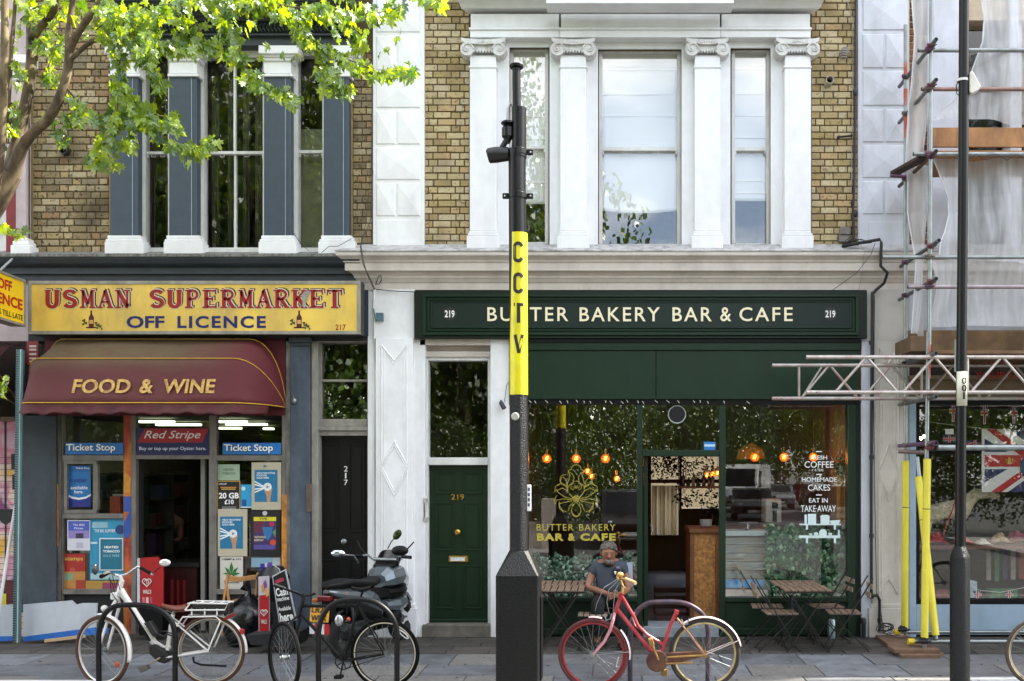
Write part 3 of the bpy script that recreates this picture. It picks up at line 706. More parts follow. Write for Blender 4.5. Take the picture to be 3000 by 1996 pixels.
def ribbon(mb, pts, w, ax, az, x0, z0, y, t):
 "flat ribbon letter stroke"
 V = [Vector((x0 + p[0]*ax, 0, z0 + p[1]*az)) for p in pts]; L_ = []; R_ = []
 for i, p in enumerate(V):
  tn = (V[min(i+1, len(V)-1)] - V[max(i-1, 0)]).normalized(); nm = Vector((-tn.z, 0, tn.x))
  ww = (w if w is not None else (.2 + .1*abs(tn.z) if True else .2)) * ax/2
  L_.append(p + nm*ww); R_.append(p - nm*ww)
 k = len(V); vs_ = [Vector((p.x, y, p.z)) for p in L_ + R_] + [Vector((p.x, y - t, p.z)) for p in L_ + R_]
 fs = [(2*k+i, 2*k+i+1, 3*k+i+1, 3*k+i) for i in range(k-1)] + [(i, i+1, 2*k+i+1, 2*k+i) for i in range(k-1)] + [(k+i, k+i+1, 3*k+i+1, 3*k+i) for i in range(k-1)]
 fs += [(0, k, 3*k, 2*k), (k-1, 2*k-1, 4*k-1, 3*k-1)]
 mb.add(vs_, fs)
def serif_word(word, px0, px1, py0, py1, d, mat, root, ext=.0, t=.002, name='lettering', dx=0, dy=0, grow=0):
 n = len(word); step = (px1-px0)/n
 for i, ch in enumerate(word):
  a = px0 + step*i + dx - grow; wpx = step*.86 + 2*grow
  y0 = py0 + dy - grow; y1 = py1 + dy + grow
  ax = X(a+wpx, d) - X(a, d); az = Z(y0, d) - Z(y1, d); x0 = X(a, d); z0 = Z(y1, d)
  mb = MB(); st, sf_ = SER[ch]
  for pts, w in st: ribbon(mb, pts, (w + ext) if w else (None if not ext else .24 + ext), ax, az, x0, z0, -d, t)
  for a_, b_, zc in sf_: mb.box(x0 + (a_-ext*.3)*ax, x0 + (b_+ext*.3)*ax, -d, -d-t-.0003, z0 + (zc-.045-ext*.3)*az, z0 + (zc+.045+ext*.3)*az)
  mb.noflip = False
  mb.build(name, mat, root)
RED = M('#8e1410', .45, var=.08); BLU = M('#10175c', .45, var=.08)
for (w, a, b) in (('USMAN', 131, 389), ('SUPERMARKET', 437, 1010)):
 serif_word(w, a, b, 849, 903, .2765, M('#16130f', .5), s17, .08, .0008, 'letter_shadow', dx=5, dy=-3)
 serif_word(w, a, b, 849, 903, .2782, M('#c9c2ae', .5), s17, .10, .0008, 'letter_outline', dx=1, dy=-.5)
 serif_word(w, a, b, 849, 903, .28, RED, s17, .0, .001, 'lettering')
text('OFF', 371, 482, 926, 962, .277, BLU, s17, .002, .03); text('LICENCE', 520, 779, 926, 962, .277, BLU, s17, .002, .03, spacing=1.2)
text('217', 983, 1013, 951, 968, .277, RED, s17, .002, .012)
MB().pp([(885, 862), (900, 850), (908, 856), (898, 880), (893, 905), (886, 898)], .282, .284).build('peeled_patch', M('#8f8d84', .6, var=.2), s17)
for cx in (268, 877):
 m = MB(); m.pb(cx-8, cx+7, 930, 960, .277, .2785); m.pp([(cx-8, 930), (cx-3, 921), (cx-3, 910), (cx+2, 910), (cx+2, 921), (cx+7, 930)], .277, .2785); m.pb(cx-16, cx+14, 958, 962, .277, .2785)
 m.pp([(cx+9, 944), (cx+18, 944), (cx+15, 951), (cx+14, 958), (cx+13, 958), (cx+12, 951)], .277, .2786)
 e = m.build('bottle_picture', M('#4a1710', .5), s17)
 MB().pb(cx-6, cx+5, 938, 949, .2785, .2793).build('bottle_label', M('#c39b62', .5), s17)
 m = MB()
 for (ox, oy, r_) in ((-22, 940, 7), (-16, 947, 6), (-24, 950, 5), (20, 953, 7), (26, 957, 6), (17, 961, 5), (30, 964, 4)):
  m.pp([(cx+ox + r_*math.cos(k*1.047)*(1 if k % 2 else .55), oy + r_*math.sin(k*1.047)*(1 if k % 2 else .55)) for k in range(6)], .277, .2784)
 m.build('vine_leaf_picture', M('#2c4a24', .5, var=.3), s17)
# projecting off licence sign at the left
pj = thing('projecting_sign', 'yellow double sided off licence box sign jutting out at the left edge', 'shop sign', P(78, 965, .3))
# box sign perpendicular-ish, turned: hinge end right at d .3, far end towards viewer left
a0 = P(74, 860, .30) - Vector((.09, 0, 0))
dirv = Vector((.1, -1, 0)).normalized(); nrm = Vector((-dirv.y, dirv.x, 0))
L1 = 1.1; zt, zb = Z(821, .3), Z(958, .3)
def pjbox(t0, t1, z0, z1, o0, o1):
 a = Vector((a0.x, a0.y, 0)); q = []
 for z in (z0, z1):
  for (t, o) in ((t0, o0), (t1, o0), (t1, o1), (t0, o1)): v = a + dirv*t + nrm*o; q.append((v.x, v.y, z))
 return q, [(0,1,2,3),(7,6,5,4),(0,4,5,1),(1,5,6,2),(2,6,7,3),(3,7,4,0)]
MB().add(*pjbox(0, L1, zb, zt, -.08, .08)).build('box', FRM, pj)
m = MB();
for args in ((0, L1, zt-.03, zt, .08, .095), (0, L1, zb, zb+.03, .08, .095), (0, .035, zb+.03, zt-.03, .08, .095), (L1-.035, L1, zb+.03, zt-.03, .08, .095)): m.add(*pjbox(*args))
m.build('frame', FRM, pj)
MB().add(*pjbox(.035, L1-.035, zb+.03, zt-.03, .08, .084)).build('panel', M('#f0cb1c', .4, var=.06, scale=2), pj)
def pj_text(txt, t0, t1, z0, z1, mat, bold, shift=0.):
 me = text_mesh(txt, t0, t1, z0, z1, 0, .004, bold)
 org = ORG[pj.name]
 for v in me.vertices:
  w = Vector((a0.x, a0.y, 0)) + dirv*(L1 - v.co.x) + nrm*(.085 + shift - v.co.y*.5); v.co = Vector((w.x, w.y, v.co.z)) - org
 me.materials.clear(); me.materials.append(mat); link_mesh('lettering', me, None, pj)
hh = zt-zb
RED2 = M('#b01a12', .5)
pj_text('OFF', L1-.66, L1-.33, zb+hh*.64, zb+hh*.86, RED2, .03); pj_text('LICENCE', L1-1.03, L1-.07, zb+hh*.33, zb+hh*.56, RED2, .03)
pj_text('7 DAYS TILL LATE', L1-.95, L1-.06, zb+hh*.11, zb+hh*.23, PRINTK, .015)
MB().tube([P(55, 742, .1), P(-40, 830, .7)], .014, 6).build('bracket', M('#9a9c9e', .5), pj)
# -------- left neighbour sliver
b215 = thing('neighbour_building', 'pale terrace house sliver with maroon awning and colourful mural at the left edge', 'building', (-9.5, 0, 0))
xn = X(83)
PALE = M('#b9a9ab', .6, var=.08, dirt='#6e6363', dirtamt=.4)
m = MB(); wall_holes(m, -16, xn, Z(1000), 15, [hole(-200, 20, 130, 735)], 0, .28); m.box(-16, xn, 8, 8.25, 0, 15); m.box(-16, -15.8, .28, 8, 0, 15); m.box(-16, xn-.01, .28, 8, Z(1000), Z(1000)+.2)
m.build('wall', PALE, b215)
MB().box(-16, xn, 0, 8.25, 15, 15.3).build('roof', M('#3b3d40', .8), b215)
MB().pb(46, 76, 240, 700, 0, .12).build('pilaster', PALE, b215, bevel=.005)
m = MB(); m.pb(30, 88, 718, 744, 0, .2); m.pb(36, 84, 706, 718, 0, .17); m.pb(40, 80, 697, 706, 0, .15); m.build('pilaster_base', WHITE, b215, bevel=.008)
m = MB(); m.pb(30, 84, 160, 185, 0, .22); m.pb(38, 80, 185, 235, 0, .15); m.build('pilaster_capital', WHITE, b215, bevel=.008)
MB().pb(18, 46, 480, 742, 0, .03).build('red_panel', M('#7d1418', .5, var=.1), b215)
MB().pb(-200, 18, 130, 742, -.1, -.07).build('window_frame', WPAINT, b215)
MB().pb(-160, 8, 160, 700, -.07, -.066).build('window_pane', GLASS, b215)
# mural wall with painted stripes and black shapes
mw = bpy.data.materials.new('mural_paint'); n, l = nodes(mw); bb = n['Principled BSDF']; bb.inputs['Roughness'].default_value = .6
tc = n.new('ShaderNodeNewGeometry'); ns = n.new('ShaderNodeTexNoise'); ns.inputs['Scale'].default_value = 2.2; ns.inputs['Detail'].default_value = 2
l.new(tc.outputs['Position'], ns.inputs['Vector']); cr = n.new('ShaderNodeValToRGB'); cr.color_ramp.interpolation = 'EASE'
for i, (p_, c_) in enumerate(((.3, '#d8a321'), (.44, '#d9c1b4'), (.5, '#c7788f'), (.58, '#c9a6b4'), (.68, '#7a3a6a'))):
 e = cr.color_ramp.elements[i] if i < 2 else cr.color_ramp.elements.new(p_)
 e.position = p_; e.color = lin(c_)
l.new(ns.outputs['Fac'], cr.inputs['Fac']); l.new(cr.outputs['Color'], bb.inputs['Base Color'])
MB().box(-16, X(86), -.0, .2, 0, Z(1235)).build('mural_wall', mw, b215)
m = MB()
for k in range(30):
 z = .1 + k*.075; m.box(-9, X(84), -.004, 0, z, z+.006)
o = m.build('panel_grooves', M('#5a4450', .8), b215); o['kind'] = 'stuff'
m = MB(); m.pb(13, 18, 1235, 1490, 0, .006); m.pb(-10, 44, 1492, 1525, 0, .007); m.pp([(0, 1525), (16, 1540), (34, 1525)], 0, .007); m.pb(33, 50, 1330, 1375, 0, .05); m.pb(36, 52, 1390, 1435, 0, .05); m.pb(14, 18, 1540, 1800, 0, .006); m.pb(64, 74, 1430, 1500, 0, .006); m.pp([(66, 1500), (78, 1530), (82, 1700), (76, 1760), (80, 1600), (70, 1540)], 0, .006); m.pb(40, 52, 1560, 1700, 0, .03)
m.build('black_shape', M('#0b0b0d', .6), b215)
MB().pb(4, 44, 1700, 1770, 0, .02).build('dark_red_patch', M('#4a0f12', .6, var=.3), b215)
MB().pb(6, 18, 1740, 1775, .02, .024).build('yellow_notice', M('#cdbb2a', .6), b215)
MB().box(-16, X(84), -.02, .0, Z(1234), Z(1222)).build('lintel', M('#6a5b49', .8, bump=.4), b215)
aw = thing('maroon_awning', 'dark maroon awning at the left edge beside the striped post', 'awning', (-8.6, 0, 3))
rows = []
for i in range(9):
 th = i/8*math.pi/2; rows.append([Vector((x_, -.7*math.sin(th), Z(1225) + .92*math.cos(th))) for x_ in (-9.2, -8.4, X(60, .0))])
MB().grid(rows).build('canopy', M('#3d0a12', .7, var=.12, scale=3), aw, smooth=True, solid=.006)
rows = [[Vector((x_, -.7, Z(1225) + .0)) for x_ in (-9.2, X(60))], [Vector((x_, -.69, Z(1225) - .12)) for x_ in (-9.2, X(60))]]
MB().grid(rows).build('valance', M('#3d0a12', .7), aw, solid=.006)
MB().tube([P(-20, 1070, .7), P(60, 1190, .3)], .004, 5).tube([P(-20, 1145, .7), P(60, 1195, .35)], .004, 5).build('stay_cord', M('#8f7a4a', .6), aw)
# perforated steel post and leaning pole
ps = thing('perforated_post', 'tall perforated teal steel post standing by the left pilaster', 'post', P(52, 1880, .62))
m = MB(); c0, c1 = P(60, 1025, .62), P(50, 1882, .62); m.obox(c0, c1, .085, .03, up=(0, 1, 0)) ; m.build('channel', M('#587579', .45, metal=.4, var=.1), ps)
m = MB()
k = 0
while k < 120:
 t = k/120; q = c0.lerp(c1, t) + Vector((-.014, -.018, 0)); m.box(q.x-.014, q.x+.016, q.y-.028, q.y-.024, q.z-.006, q.z+.006); k += 1
o = m.build('slots', M('#16201f', .6), ps); o['kind'] = 'stuff'
MB().obox(c0 + Vector((.03, -.044, 0)), c1 + Vector((.03, -.044, 0)), .008, .012).build('edge_strip', M('#a5bcbc', .4), ps)
lp = MB().tube([P(46, 1480, .5), P(0, 1770, .75), P(-30, 1960, .95)], .019, 8).build('leaning_pole', M('#c7c5c2', .5, var=.05), None, smooth=True, origin=P(-30, 1960, .95)); tag(lp, 'thin white pole leaning against the mural wall', 'pole')
# -------- grocer shopfront
MB().pb(60, 165, 1218, 1795, -.05, .05).build('shop_pilaster', M('#39434b', .6, var=.12, dirt='#1f2529', dirtamt=.8, bump=.4), b217, bevel=.006)
MB().pb(98, 165, 1795, 1866, -.05, .07).build('shop_pilaster', DKSLATE, b217, bevel=.006)
MB().pb(850, 908, 985, 1862, -.05, .05).build('shop_pilaster', M('#4a5663', .6, var=.12, dirt='#2b333b', dirtamt=.8, bump=.3), b217, bevel=.006)
m = MB(); m.pb(846, 912, 988, 1004, .05, .1); m.pb(848, 910, 1004, 1014, .05, .08); m.build('pilaster_cap', DKSLATE, b217, bevel=.005)
MB().pb(838, 852, 990, 1862, -.05, .03).build('corner_post', M('#73706a', .7, var=.3, dirt='#2c261e', dirtamt=.8, dscale=8, bump=.4), b217)
MB().pb(165, 180, 1215, 1795, -.05, .03).build('corner_post', M('#55504a', .7, var=.3, dirt='#221d18', dirtamt=.8, dscale=8, bump=.4), b217)
SF = M('#7b766f', .55, metal=.2, var=.1, dirt='#3b362f', dirtamt=.6, dscale=5)
def al(name, *a): return MB().pb(*a).build(name, SF, b217, bevel=.003)
for a, b in ((172, 184), (385, 398), (612, 634), (826, 838)): al('window_post', a, b, 1200, 1866 if a in (385, 612) else 1795, -.06, .02)
for a, b in ((184, 362), (634, 826)): al('window_rail', a, b, 1334, 1350, -.05, .02); al('window_sill', a, b, 1727, 1742, -.05, .03)
al('door_rail', 398, 612, 1330, 1346, -.05, .02)
al('window_rail', 184, 362, 1505, 1520, -.05, .02)
MB().pb(362, 385, 1215, 1866, -.05, .01).build('graffiti_panel', M('#a03a28', .6, var=.5, scale=5, dirt='#d8902a', dirtamt=.9, dscale=4), b217)
m = MB(); m.pb(363, 384, 1455, 1500, .01, .012); m.pp([(363, 1530), (384, 1490), (384, 1560), (375, 1580), (363, 1570)], .01, .013); m.build('blue_graffiti', M('#2b4f9e', .5), b217)
m = MB(); m.pp([(363, 1380), (384, 1400), (380, 1450), (363, 1440)], .01, .013); m.build('yellow_graffiti', M('#c98a2a', .5, var=.4), b217)
MB().pb(825, 840, 1450, 1760, .02, .034).build('graffiti_panel', M('#b87a30', .6, var=.6, scale=7, dirt='#8a1a1a', dirtamt=.9, dscale=5), b217)
MB().pb(150, 171, 1420, 1600, .03, .034).build('graffiti_panel', M('#c07a20', .6, var=.6, scale=7, dirt='#7a1414', dirtamt=.9, dscale=6), b217)
MB().pb(184, 362, 1743, 1862, -.06, -.02).build('stall_riser', M('#17191b', .7), b217)
MB().pb(634, 826, 1743, 1862, -.06, -.02).build('stall_riser', M('#1d2023', .7), b217)
# frames of the small opening window on the left
m = MB(); m.pb(186, 282, 1350, 1360, -.03, .03); m.pb(186, 282, 1494, 1505, -.03, .03); m.pb(186, 196, 1360, 1494, -.03, .03); m.pb(272, 286, 1360, 1494, -.03, .03); m.build('sliding_frame', SF, b217, bevel=.003)
PG = glass_mat('grocer_glass', (.98, .985, .985), 1.55, wav=.004)
MB().pb(184, 362, 1215, 1334, -.03, -.025).build('shop_window_pane', PG, b217); MB().pb(184, 362, 1350, 1505, -.03, -.025).build('shop_window_pane', PG, b217)
MB().pb(184, 362, 1520, 1727, -.03, -.025).build('shop_window_pane', PG, b217); MB().pb(634, 826, 1215, 1334, -.03, -.025).build('shop_window_pane', PG, b217)
MB().pb(634, 826, 1350, 1727, -.03, -.025).build('shop_window_pane', PG, b217); MB().pb(398, 612, 1215, 1330, -.03, -.025).build('transom_pane', PG, b217)
MB().pb(588, 600, 1346, 1850, -.3, -.24).build('door_edge', M('#8e8e88', .5, var=.1), b217)
MB().pb(398, 410, 1346, 1850, -.2, -.1).build('door_edge', M('#2b2c2e', .5), b217)
MB().pb(98, 850, 1858, 1870, -.3, .05).build('shop_threshold', M('#55514a', .9, var=.2, bump=.3), b217)
MB().box(X(88)+.1, X(845), -.0+.05, 8, -.01, .04).build('shop_floor', M('#2a2623', .6, var=.2), b217)
MB().box(X(88)+.1, X(845), .3, 8, 2.83, 2.88).build('shop_ceiling', M('#5a5b55', .8), b217)
MB().box(X(845), X(845)+.06, .3, 8, 0, 3.7).build('shop_partition', M('#2c2925', .8, var=.2), b217)
# interior shelves and stock as seen dimly
TUBE = emit_mat('fluorescent_tube', '#e9f3c8', .9)
for (a, b, dp, z) in ((400, 500, -.9, 2.8), (455, 580, -1.8, 2.8), (634, 715, -.9, 2.8), (660, 775, -1.7, 2.8), (636, 700, -3.0, 2.8), (770, 795, -3.2, 2.8)):
 t = MB().box(X(a, dp), X(b, dp), -dp, -dp+.14, z-.03, z).build('ceiling_light_panel', TUBE, b217)
rs = random.Random(9)
shm = M('#2a2620', .7, var=.2)
SHC = [M(c, .6, var=.3, scale=20) for c in ('#3a1c18', '#403a22', '#1d2f24', '#1c2538', '#55524c', '#402a16', '#2c1828')]
for dp, pa, pb_ in ((-1.2, 398, 470), (-2.2, 430, 520), (-1.0, 640, 820), (-1.4, 190, 350)):
 sh = thing('goods_shelf', {398: 'dim shelf of goods just inside the grocer doorway, left side', 430: 'far dim shelf of goods deep inside the grocer doorway', 640: 'shelf of goods behind the right hand poster window', 190: 'shelf of goods behind the left hand poster window'}[pa], 'shelf', (X((pa+pb_)/2, dp), -dp, .04), group=None)
 m = MB()
 for z in (.1, .5, .9, 1.3, 1.7, 2.05): m.box(X(pa, dp), X(pb_, dp), -dp, -dp+.4, z, z+.03)
 m.box(X(pa, dp), X(pb_, dp), -dp+.4, -dp+.43, .05, 2.1); m.build('rack', shm, sh)
 for z in (.13, .53, .93, 1.33, 1.73):
  x = X(pa, dp)
  while x < X(pb_, dp) - .12:
   w = rs.uniform(.08, .2); h = rs.uniform(.14, .32); MB().box(x, x+w-.01, -dp+rs.uniform(0, .05), -dp+.3, z, z+h).build('packet', rs.choice(SHC), sh); x += w
bx = MB().pb(322, 352, 1455, 1505, -.35, -.2).build('carton', M('#9a3a26', .6, var=.2), None, origin=P(337, 1505, -.3)); tag(bx, 'small red carton on the ledge behind the open window', 'carton')
sh = MB().pb(330, 362, 1448, 1470, -.36, -.34).build('leaflet', M('#b9b8b2', .6), None, origin=P(346, 1470, -.35)); tag(sh, 'pale leaflet standing behind the red carton on the ledge', 'leaflet')
# awning "food & wine"
wa = thing('shop_awning', 'faded olive and maroon dome awning with gold lettering over the grocer door', 'awning', (X(450), -.4, Z(1195)))
Rr = .86; z0 = Z(1195); XL, XR = -7.24, X(838)
def rad(x):
 t = min((x - XL) / .30, (XR - x) / .42, 1.0); t = max(t, 0); return Rr * math.sqrt(max(0, 1 - (1-t)**2.2))
xs = [XL + .42*(1-math.cos(math.pi/2*i/9)) for i in range(10)] + [XL+.42 + (XR-XL-.84)*i/20 for i in range(1, 20)] + [XR - .42*(1-math.cos(math.pi/2*i/9)) for i in range(9, -1, -1)]
am = bpy.data.materials.new('awning_canvas'); n, l = nodes(am); bb = n['Principled BSDF']; bb.inputs['Roughness'].default_value = .75
gp = n.new('ShaderNodeNewGeometry'); sp = n.new('ShaderNodeSeparateXYZ'); l.new(gp.outputs['Position'], sp.inputs[0])
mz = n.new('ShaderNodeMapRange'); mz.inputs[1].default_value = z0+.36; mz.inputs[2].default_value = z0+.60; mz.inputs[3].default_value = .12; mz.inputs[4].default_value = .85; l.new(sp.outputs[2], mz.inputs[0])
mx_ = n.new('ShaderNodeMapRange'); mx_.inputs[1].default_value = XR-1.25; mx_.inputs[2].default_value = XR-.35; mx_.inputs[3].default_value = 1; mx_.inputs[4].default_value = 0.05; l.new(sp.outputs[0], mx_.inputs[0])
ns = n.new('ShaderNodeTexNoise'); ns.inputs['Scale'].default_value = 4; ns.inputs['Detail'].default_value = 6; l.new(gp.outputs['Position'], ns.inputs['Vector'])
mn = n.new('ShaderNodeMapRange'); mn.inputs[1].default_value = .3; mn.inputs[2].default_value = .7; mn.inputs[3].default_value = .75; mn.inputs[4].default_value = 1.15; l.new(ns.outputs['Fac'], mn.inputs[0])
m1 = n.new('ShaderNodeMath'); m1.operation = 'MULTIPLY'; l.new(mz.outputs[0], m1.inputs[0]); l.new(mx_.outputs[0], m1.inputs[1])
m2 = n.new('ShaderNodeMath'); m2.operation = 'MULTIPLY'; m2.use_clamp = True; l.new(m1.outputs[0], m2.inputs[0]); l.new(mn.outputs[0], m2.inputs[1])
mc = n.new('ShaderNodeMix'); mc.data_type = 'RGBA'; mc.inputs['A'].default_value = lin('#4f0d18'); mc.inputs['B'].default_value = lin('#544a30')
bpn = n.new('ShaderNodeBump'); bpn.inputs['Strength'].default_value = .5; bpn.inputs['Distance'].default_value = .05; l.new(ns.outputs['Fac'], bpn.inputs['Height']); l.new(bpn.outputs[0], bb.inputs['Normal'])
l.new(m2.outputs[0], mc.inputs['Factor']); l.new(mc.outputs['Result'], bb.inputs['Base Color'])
MB().box(XL, XR, -.03, -.012, z0-.1, Z(993)).build('end_panel', M('#4f0d18', .75, var=.15), wa)
rows = []; RB_ = (0, .16, .88, math.pi/2)
for sg in range(3):
 for i in range(7 if sg == 2 else 6):
  f = i/6; th = RB_[sg] + (RB_[sg+1]-RB_[sg])*f; sn = math.sin(RB_[sg])*(1-f) + math.sin(RB_[sg+1])*f; cs = math.cos(RB_[sg])*(1-f) + math.cos(RB_[sg+1])*f; sag = .012*math.sin(math.pi*f)*(sg > 0)
  rows.append([Vector((x_, -rad(x_)*(sn - sag*(1.2 + math.sin(x_*4.3))) - .005, z0 + rad(x_)*(cs - sag*(1 + math.sin(x_*4.3)))))for x_ in xs])
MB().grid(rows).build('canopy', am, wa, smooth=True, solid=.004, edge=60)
rows = [[Vector((x_, -rad(x_) - .008 + (.012*math.sin(x_*23)*j/4 - .06*(j/4)**2), z0 - .012 - (.115 + .011*math.sin(x_*24) + .008*math.sin(x_*9))*j/4 + .0)) for x_ in [XL+.06 + (XR-XL-.12)*i/120 for i in range(121)]] for j in range(5)]
MB().grid(rows).build('valance', M('#430b14', .8, var=.3, scale=4, dirt='#4a4028', dirtamt=.5), wa, smooth=True, solid=.003)
PIPE = M('#c0962c', .6, var=.15)
for th in (.16, .88, 1.57):
 MB().tube([Vector((x_, -(rad(x_)+.004)*math.sin(th) - .006, z0 + (rad(x_)+.004)*math.cos(th) + .003)) for x_ in xs], .0065, 5).build('piping', PIPE, wa)
def on_aw(c):
 return Vector((c.x, -(Rr + .006)*(1 - .229*(c.z - z0)/(.637*Rr)) - .006 + (c.y + .86), c.z))
GOLD = M('#b9964a', .6, var=.35, scale=30, dirt='#7a3a2a', dirtamt=.9, dscale=14)
for w, a, b in (('FOOD', 205, 375), ('&', 403, 443), ('WINE', 470, 624)): text(w, a, b, 1109, 1152, .86, GOLD, wa, .002, .025, fn=on_aw)
# -------- door 217
m = MB(); m.pb(912, 1093, 988, 1003, -.15, .02); m.pb(912, 932, 1003, 1862, -.15, .02); m.pb(1076, 1093, 1003, 1868, -.15, .0)
m.build('door_frame', FRM, b217, bevel=.005)
m = MB(); m.pb(932, 1076, 1112, 1119, -.15, -.08); m.pb(932, 1076, 1228, 1250, -.15, -.05); m.pb(930, 1076, 1250, 1262, -.15, -.0); m.pb(930, 1076, 1262, 1277, -.15, -.03); m.pb(932, 942, 1003, 1228, -.15, -.07)
m.build('door_transom', FRM, b217, bevel=.004)
MIR = glass_mat('fanlight_glass', (.8, .82, .82), 1.75, wav=.01, extra=.05)
MB().pb(942, 1076, 1003, 1112, -.12, -.115).build('fanlight_pane', MIR, b217); MB().pb(942, 1076, 1119, 1228, -.12, -.115).build('fanlight_pane', MIR, b217)
BD = M('#060607', .45, var=.2, spec=.3)
dr = MB().pb(922, 1076, 1277, 1836, -.2, -.15, -.12).build('front_door', BD, b217); dr['label'] = 'black panelled front door'
m = MB(); panelled(m, [(938, 992, 1298, 1560), (1022, 1070, 1298, 1560), (938, 992, 1640, 1790), (1022, 1070, 1640, 1790)], -.15, 5, .014); m.build('door_panel_moulding', BD, dr, bevel=.003)
for ch, y in (('2', 1366), ('1', 1386), ('7', 1406)): text(ch, 1008 if ch != '1' else 1011, 1019 if ch != '1' else 1015, y, y+16, -.135, PRINTW, dr, .004, .0, name='house_number')
q = P(1010, 1587, -.13); MB().lathe([(.03, .02), (.016, 0), (.016, -.02), (.038, -.035), (.036, -.05), (.02, -.06)], (q.x, q.y, q.z), 'Y', 14).build('door_knob', STEEL, dr, smooth=True)
MB().pb(912, 1080, 1836, 1868, -.2, .03).build('door_step', M('#5b5650', .9, var=.2, bump=.4), b217, bevel=.008)
# ================================================================= 221: right hand building behind the scaffold
b221 = thing('scaffolded_building', 'pale stucco building at the right edge wrapped in netting and scaffold', 'building', (5.5, 0, 0))
xa = X(2516)
m = MB(); wall_holes(m, xa, 11.5, Z(1000), 15, [hole(2830, 2960, 60, 722), hole(2985, 3115, 60, 722)], 0, .28)
m.build('wall', M('#b4a48c', .9, var=.15, bump=.3), b221)
m = MB(); m.box(xa, 11.5, 8, 8.25, 0, 15); m.box(11.3, 11.5, .28, 8, 0, 15); m.box(xa+.11, 11.3, .28, 8, Z(1000), Z(1000)+.2); m.box(xa, xa+.11, .28, 8, 0, 15)
m.build('inner_wall', M('#5b5148', .9), b221)
MB().box(xa, 11.5, 0, 8.25, 15, 15.3).build('roof', M('#3b3d40', .8), b221)
nx = thing('unseen_low_building', 'unseen low pale building added beyond the right edge to let the sun patch in', 'building', (18, 0, 0)); MB().box(11.55, 26, 0, 8, -.1, 10.2).build('wall', M('#a89c8a', .9), nx); MB().box(11.5, 26.1, -.15, 8.2, 10.2, 10.35).build('roof', M('#3b3d40', .8), nx)  # unseen building added, its height set for the sun patch on the pavement
yw = thing('added_yard_wall', 'cream yard wall added behind the café to dim its back windows', 'wall', (0, 20, 0)); MB().box(-8, 12, 20, 20.3, -.2, 3.4).build('wall_face', M('#b5a685', .9, var=.1), yw)  # wall added to cut the skylight through the café's back windows
LILAC = M('#c3c6cf', .55, var=.04, dirt='#8f8a84', dirtamt=.4, bump=.12)
MB().pb(2514, 2662, -112, 727, 0, .05).build('quoin_strip', LILAC, b221)
quoin_strip(b221, 2524, 2658, 2591, [(a-6, b-6, s) for a, b, s in QR], LILAC)
MB().pb(2545, 2655, 650, 720, .05, .06).build('quoin_base_panel', LILAC, b221, bevel=.004)
BRK_B = brick_mat('brown_brick', ['#6a4a30', '#7b5636', '#5d4029', '#84603c', '#70502f'], .3)
bricks(b221, X(2664), X(2720), Z(722), Z(-10), BRK_B, seed=31)
MB().pb(2720, 2830, -112, 727, 0, .07).build('window_pilaster', LILAC, b221); MB().pb(2960, 2985, -112, 727, 0, .07).build('window_pilaster', LILAC, b221)
for a, b in ((2838, 2952), (2993, 3107)):
 w = MB(); w.pb(a-8, a, 60, 722, -.2, -.05); w.pb(b, b+8, 60, 722, -.2, -.05); w.pb(a, b, 380, 390, -.2, -.06); w = w.build('window_frame', WPAINT, b221)
 MB().pb(a, b, 60, 722, -.16, -.155).build('glass_pane', GLASS, w)
cornice('shop_cornice', X(2517), 11.5, CP, CORN, b221, 0, 0)
cornice('cornice_capping', X(2517), 11.5, [(0, zz(722, 0)+.002), (.29, zz(738, .28)+.002), (.29, zz(738, .28)+.018), (0, zz(722, 0)+.03)], LEADM, b221, 0, 0)
MB().pb(2540, 2668, 848, 1000, 0, .07).build('pier_block', M('#b9b4ae', .6, var=.04, dirt='#7e7770', dirtamt=.4), b221, bevel=.003)
PIERM = M('#c2bcb3', .6, var=.05, dirt='#857c70', dirtamt=.5, dscale=3, bump=.12)
diamond_pier(b221, 2556, 2650, (1000, 1866, 1320, 1385, 1455), .1, PIERM)
MB().pb(2524, 2552, 992, 1868, -.1, .06).build('pier_edge', LILAC, b221, bevel=.004)
MB().pb(2652, 2664, 1000, 1868, -.1, .04).build('pier_edge', PIERM, b221)
LBLUE = M('#8fa3b5', .45, var=.05, dirt='#6b7a88', dirtamt=.4)
MB().pb(2664, 2684, 1170, 1868, -.1, .06).build('blue_post', LBLUE, b221, bevel=.004)
MB().pb(2684, 3500, 1772, 1860, -.1, .05).build('stall_riser', LBLUE, b221, bevel=.004)
MB().pb(2684, 2694, 1168, 1770, -.1, .03).build('window_frame', BLACK, b221); MB().pb(2694, 3500, 1756, 1770, -.1, .03).build('window_frame', BLACK, b221)
MB().pb(2694, 3500, 1168, 1186, -.1, .03).build('window_frame', BLACK, b221)
MB().pb(2664, 3500, 850, 968, .0, .1).build('fascia', M('#a9adb3', .6, var=.1, dirt='#7b7a78', dirtamt=.5), b221)
MB().pb(2664, 3500, 968, 1168, -.05, .04).build('fascia', M('#2b2018', .7, var=.3, bump=.3), b221)
MB().pb(2694, 3500, 1186, 1756, -.03, -.024).build('shop_window_pane', SG, b221)
tb = MB().pb(2660, 3400, 968, 1034, .12, .3).build('timber_fascia_board', M('#7d6346', .8, var=.3, scale=6, bump=.4, dirt='#4a3828', dirtamt=.7), b221, bevel=.006)
MB().pb(2664, 3400, 1100, 1112, .04, .09).build('signboard_rail', M('#7a6a52', .7), b221)
NEONR = M('#b02018', .5)
MB().pb(2664, 3500, 1114, 1164, .04, .06).build('beige_panel', M('#6d5d45', .7, var=.15), b221)
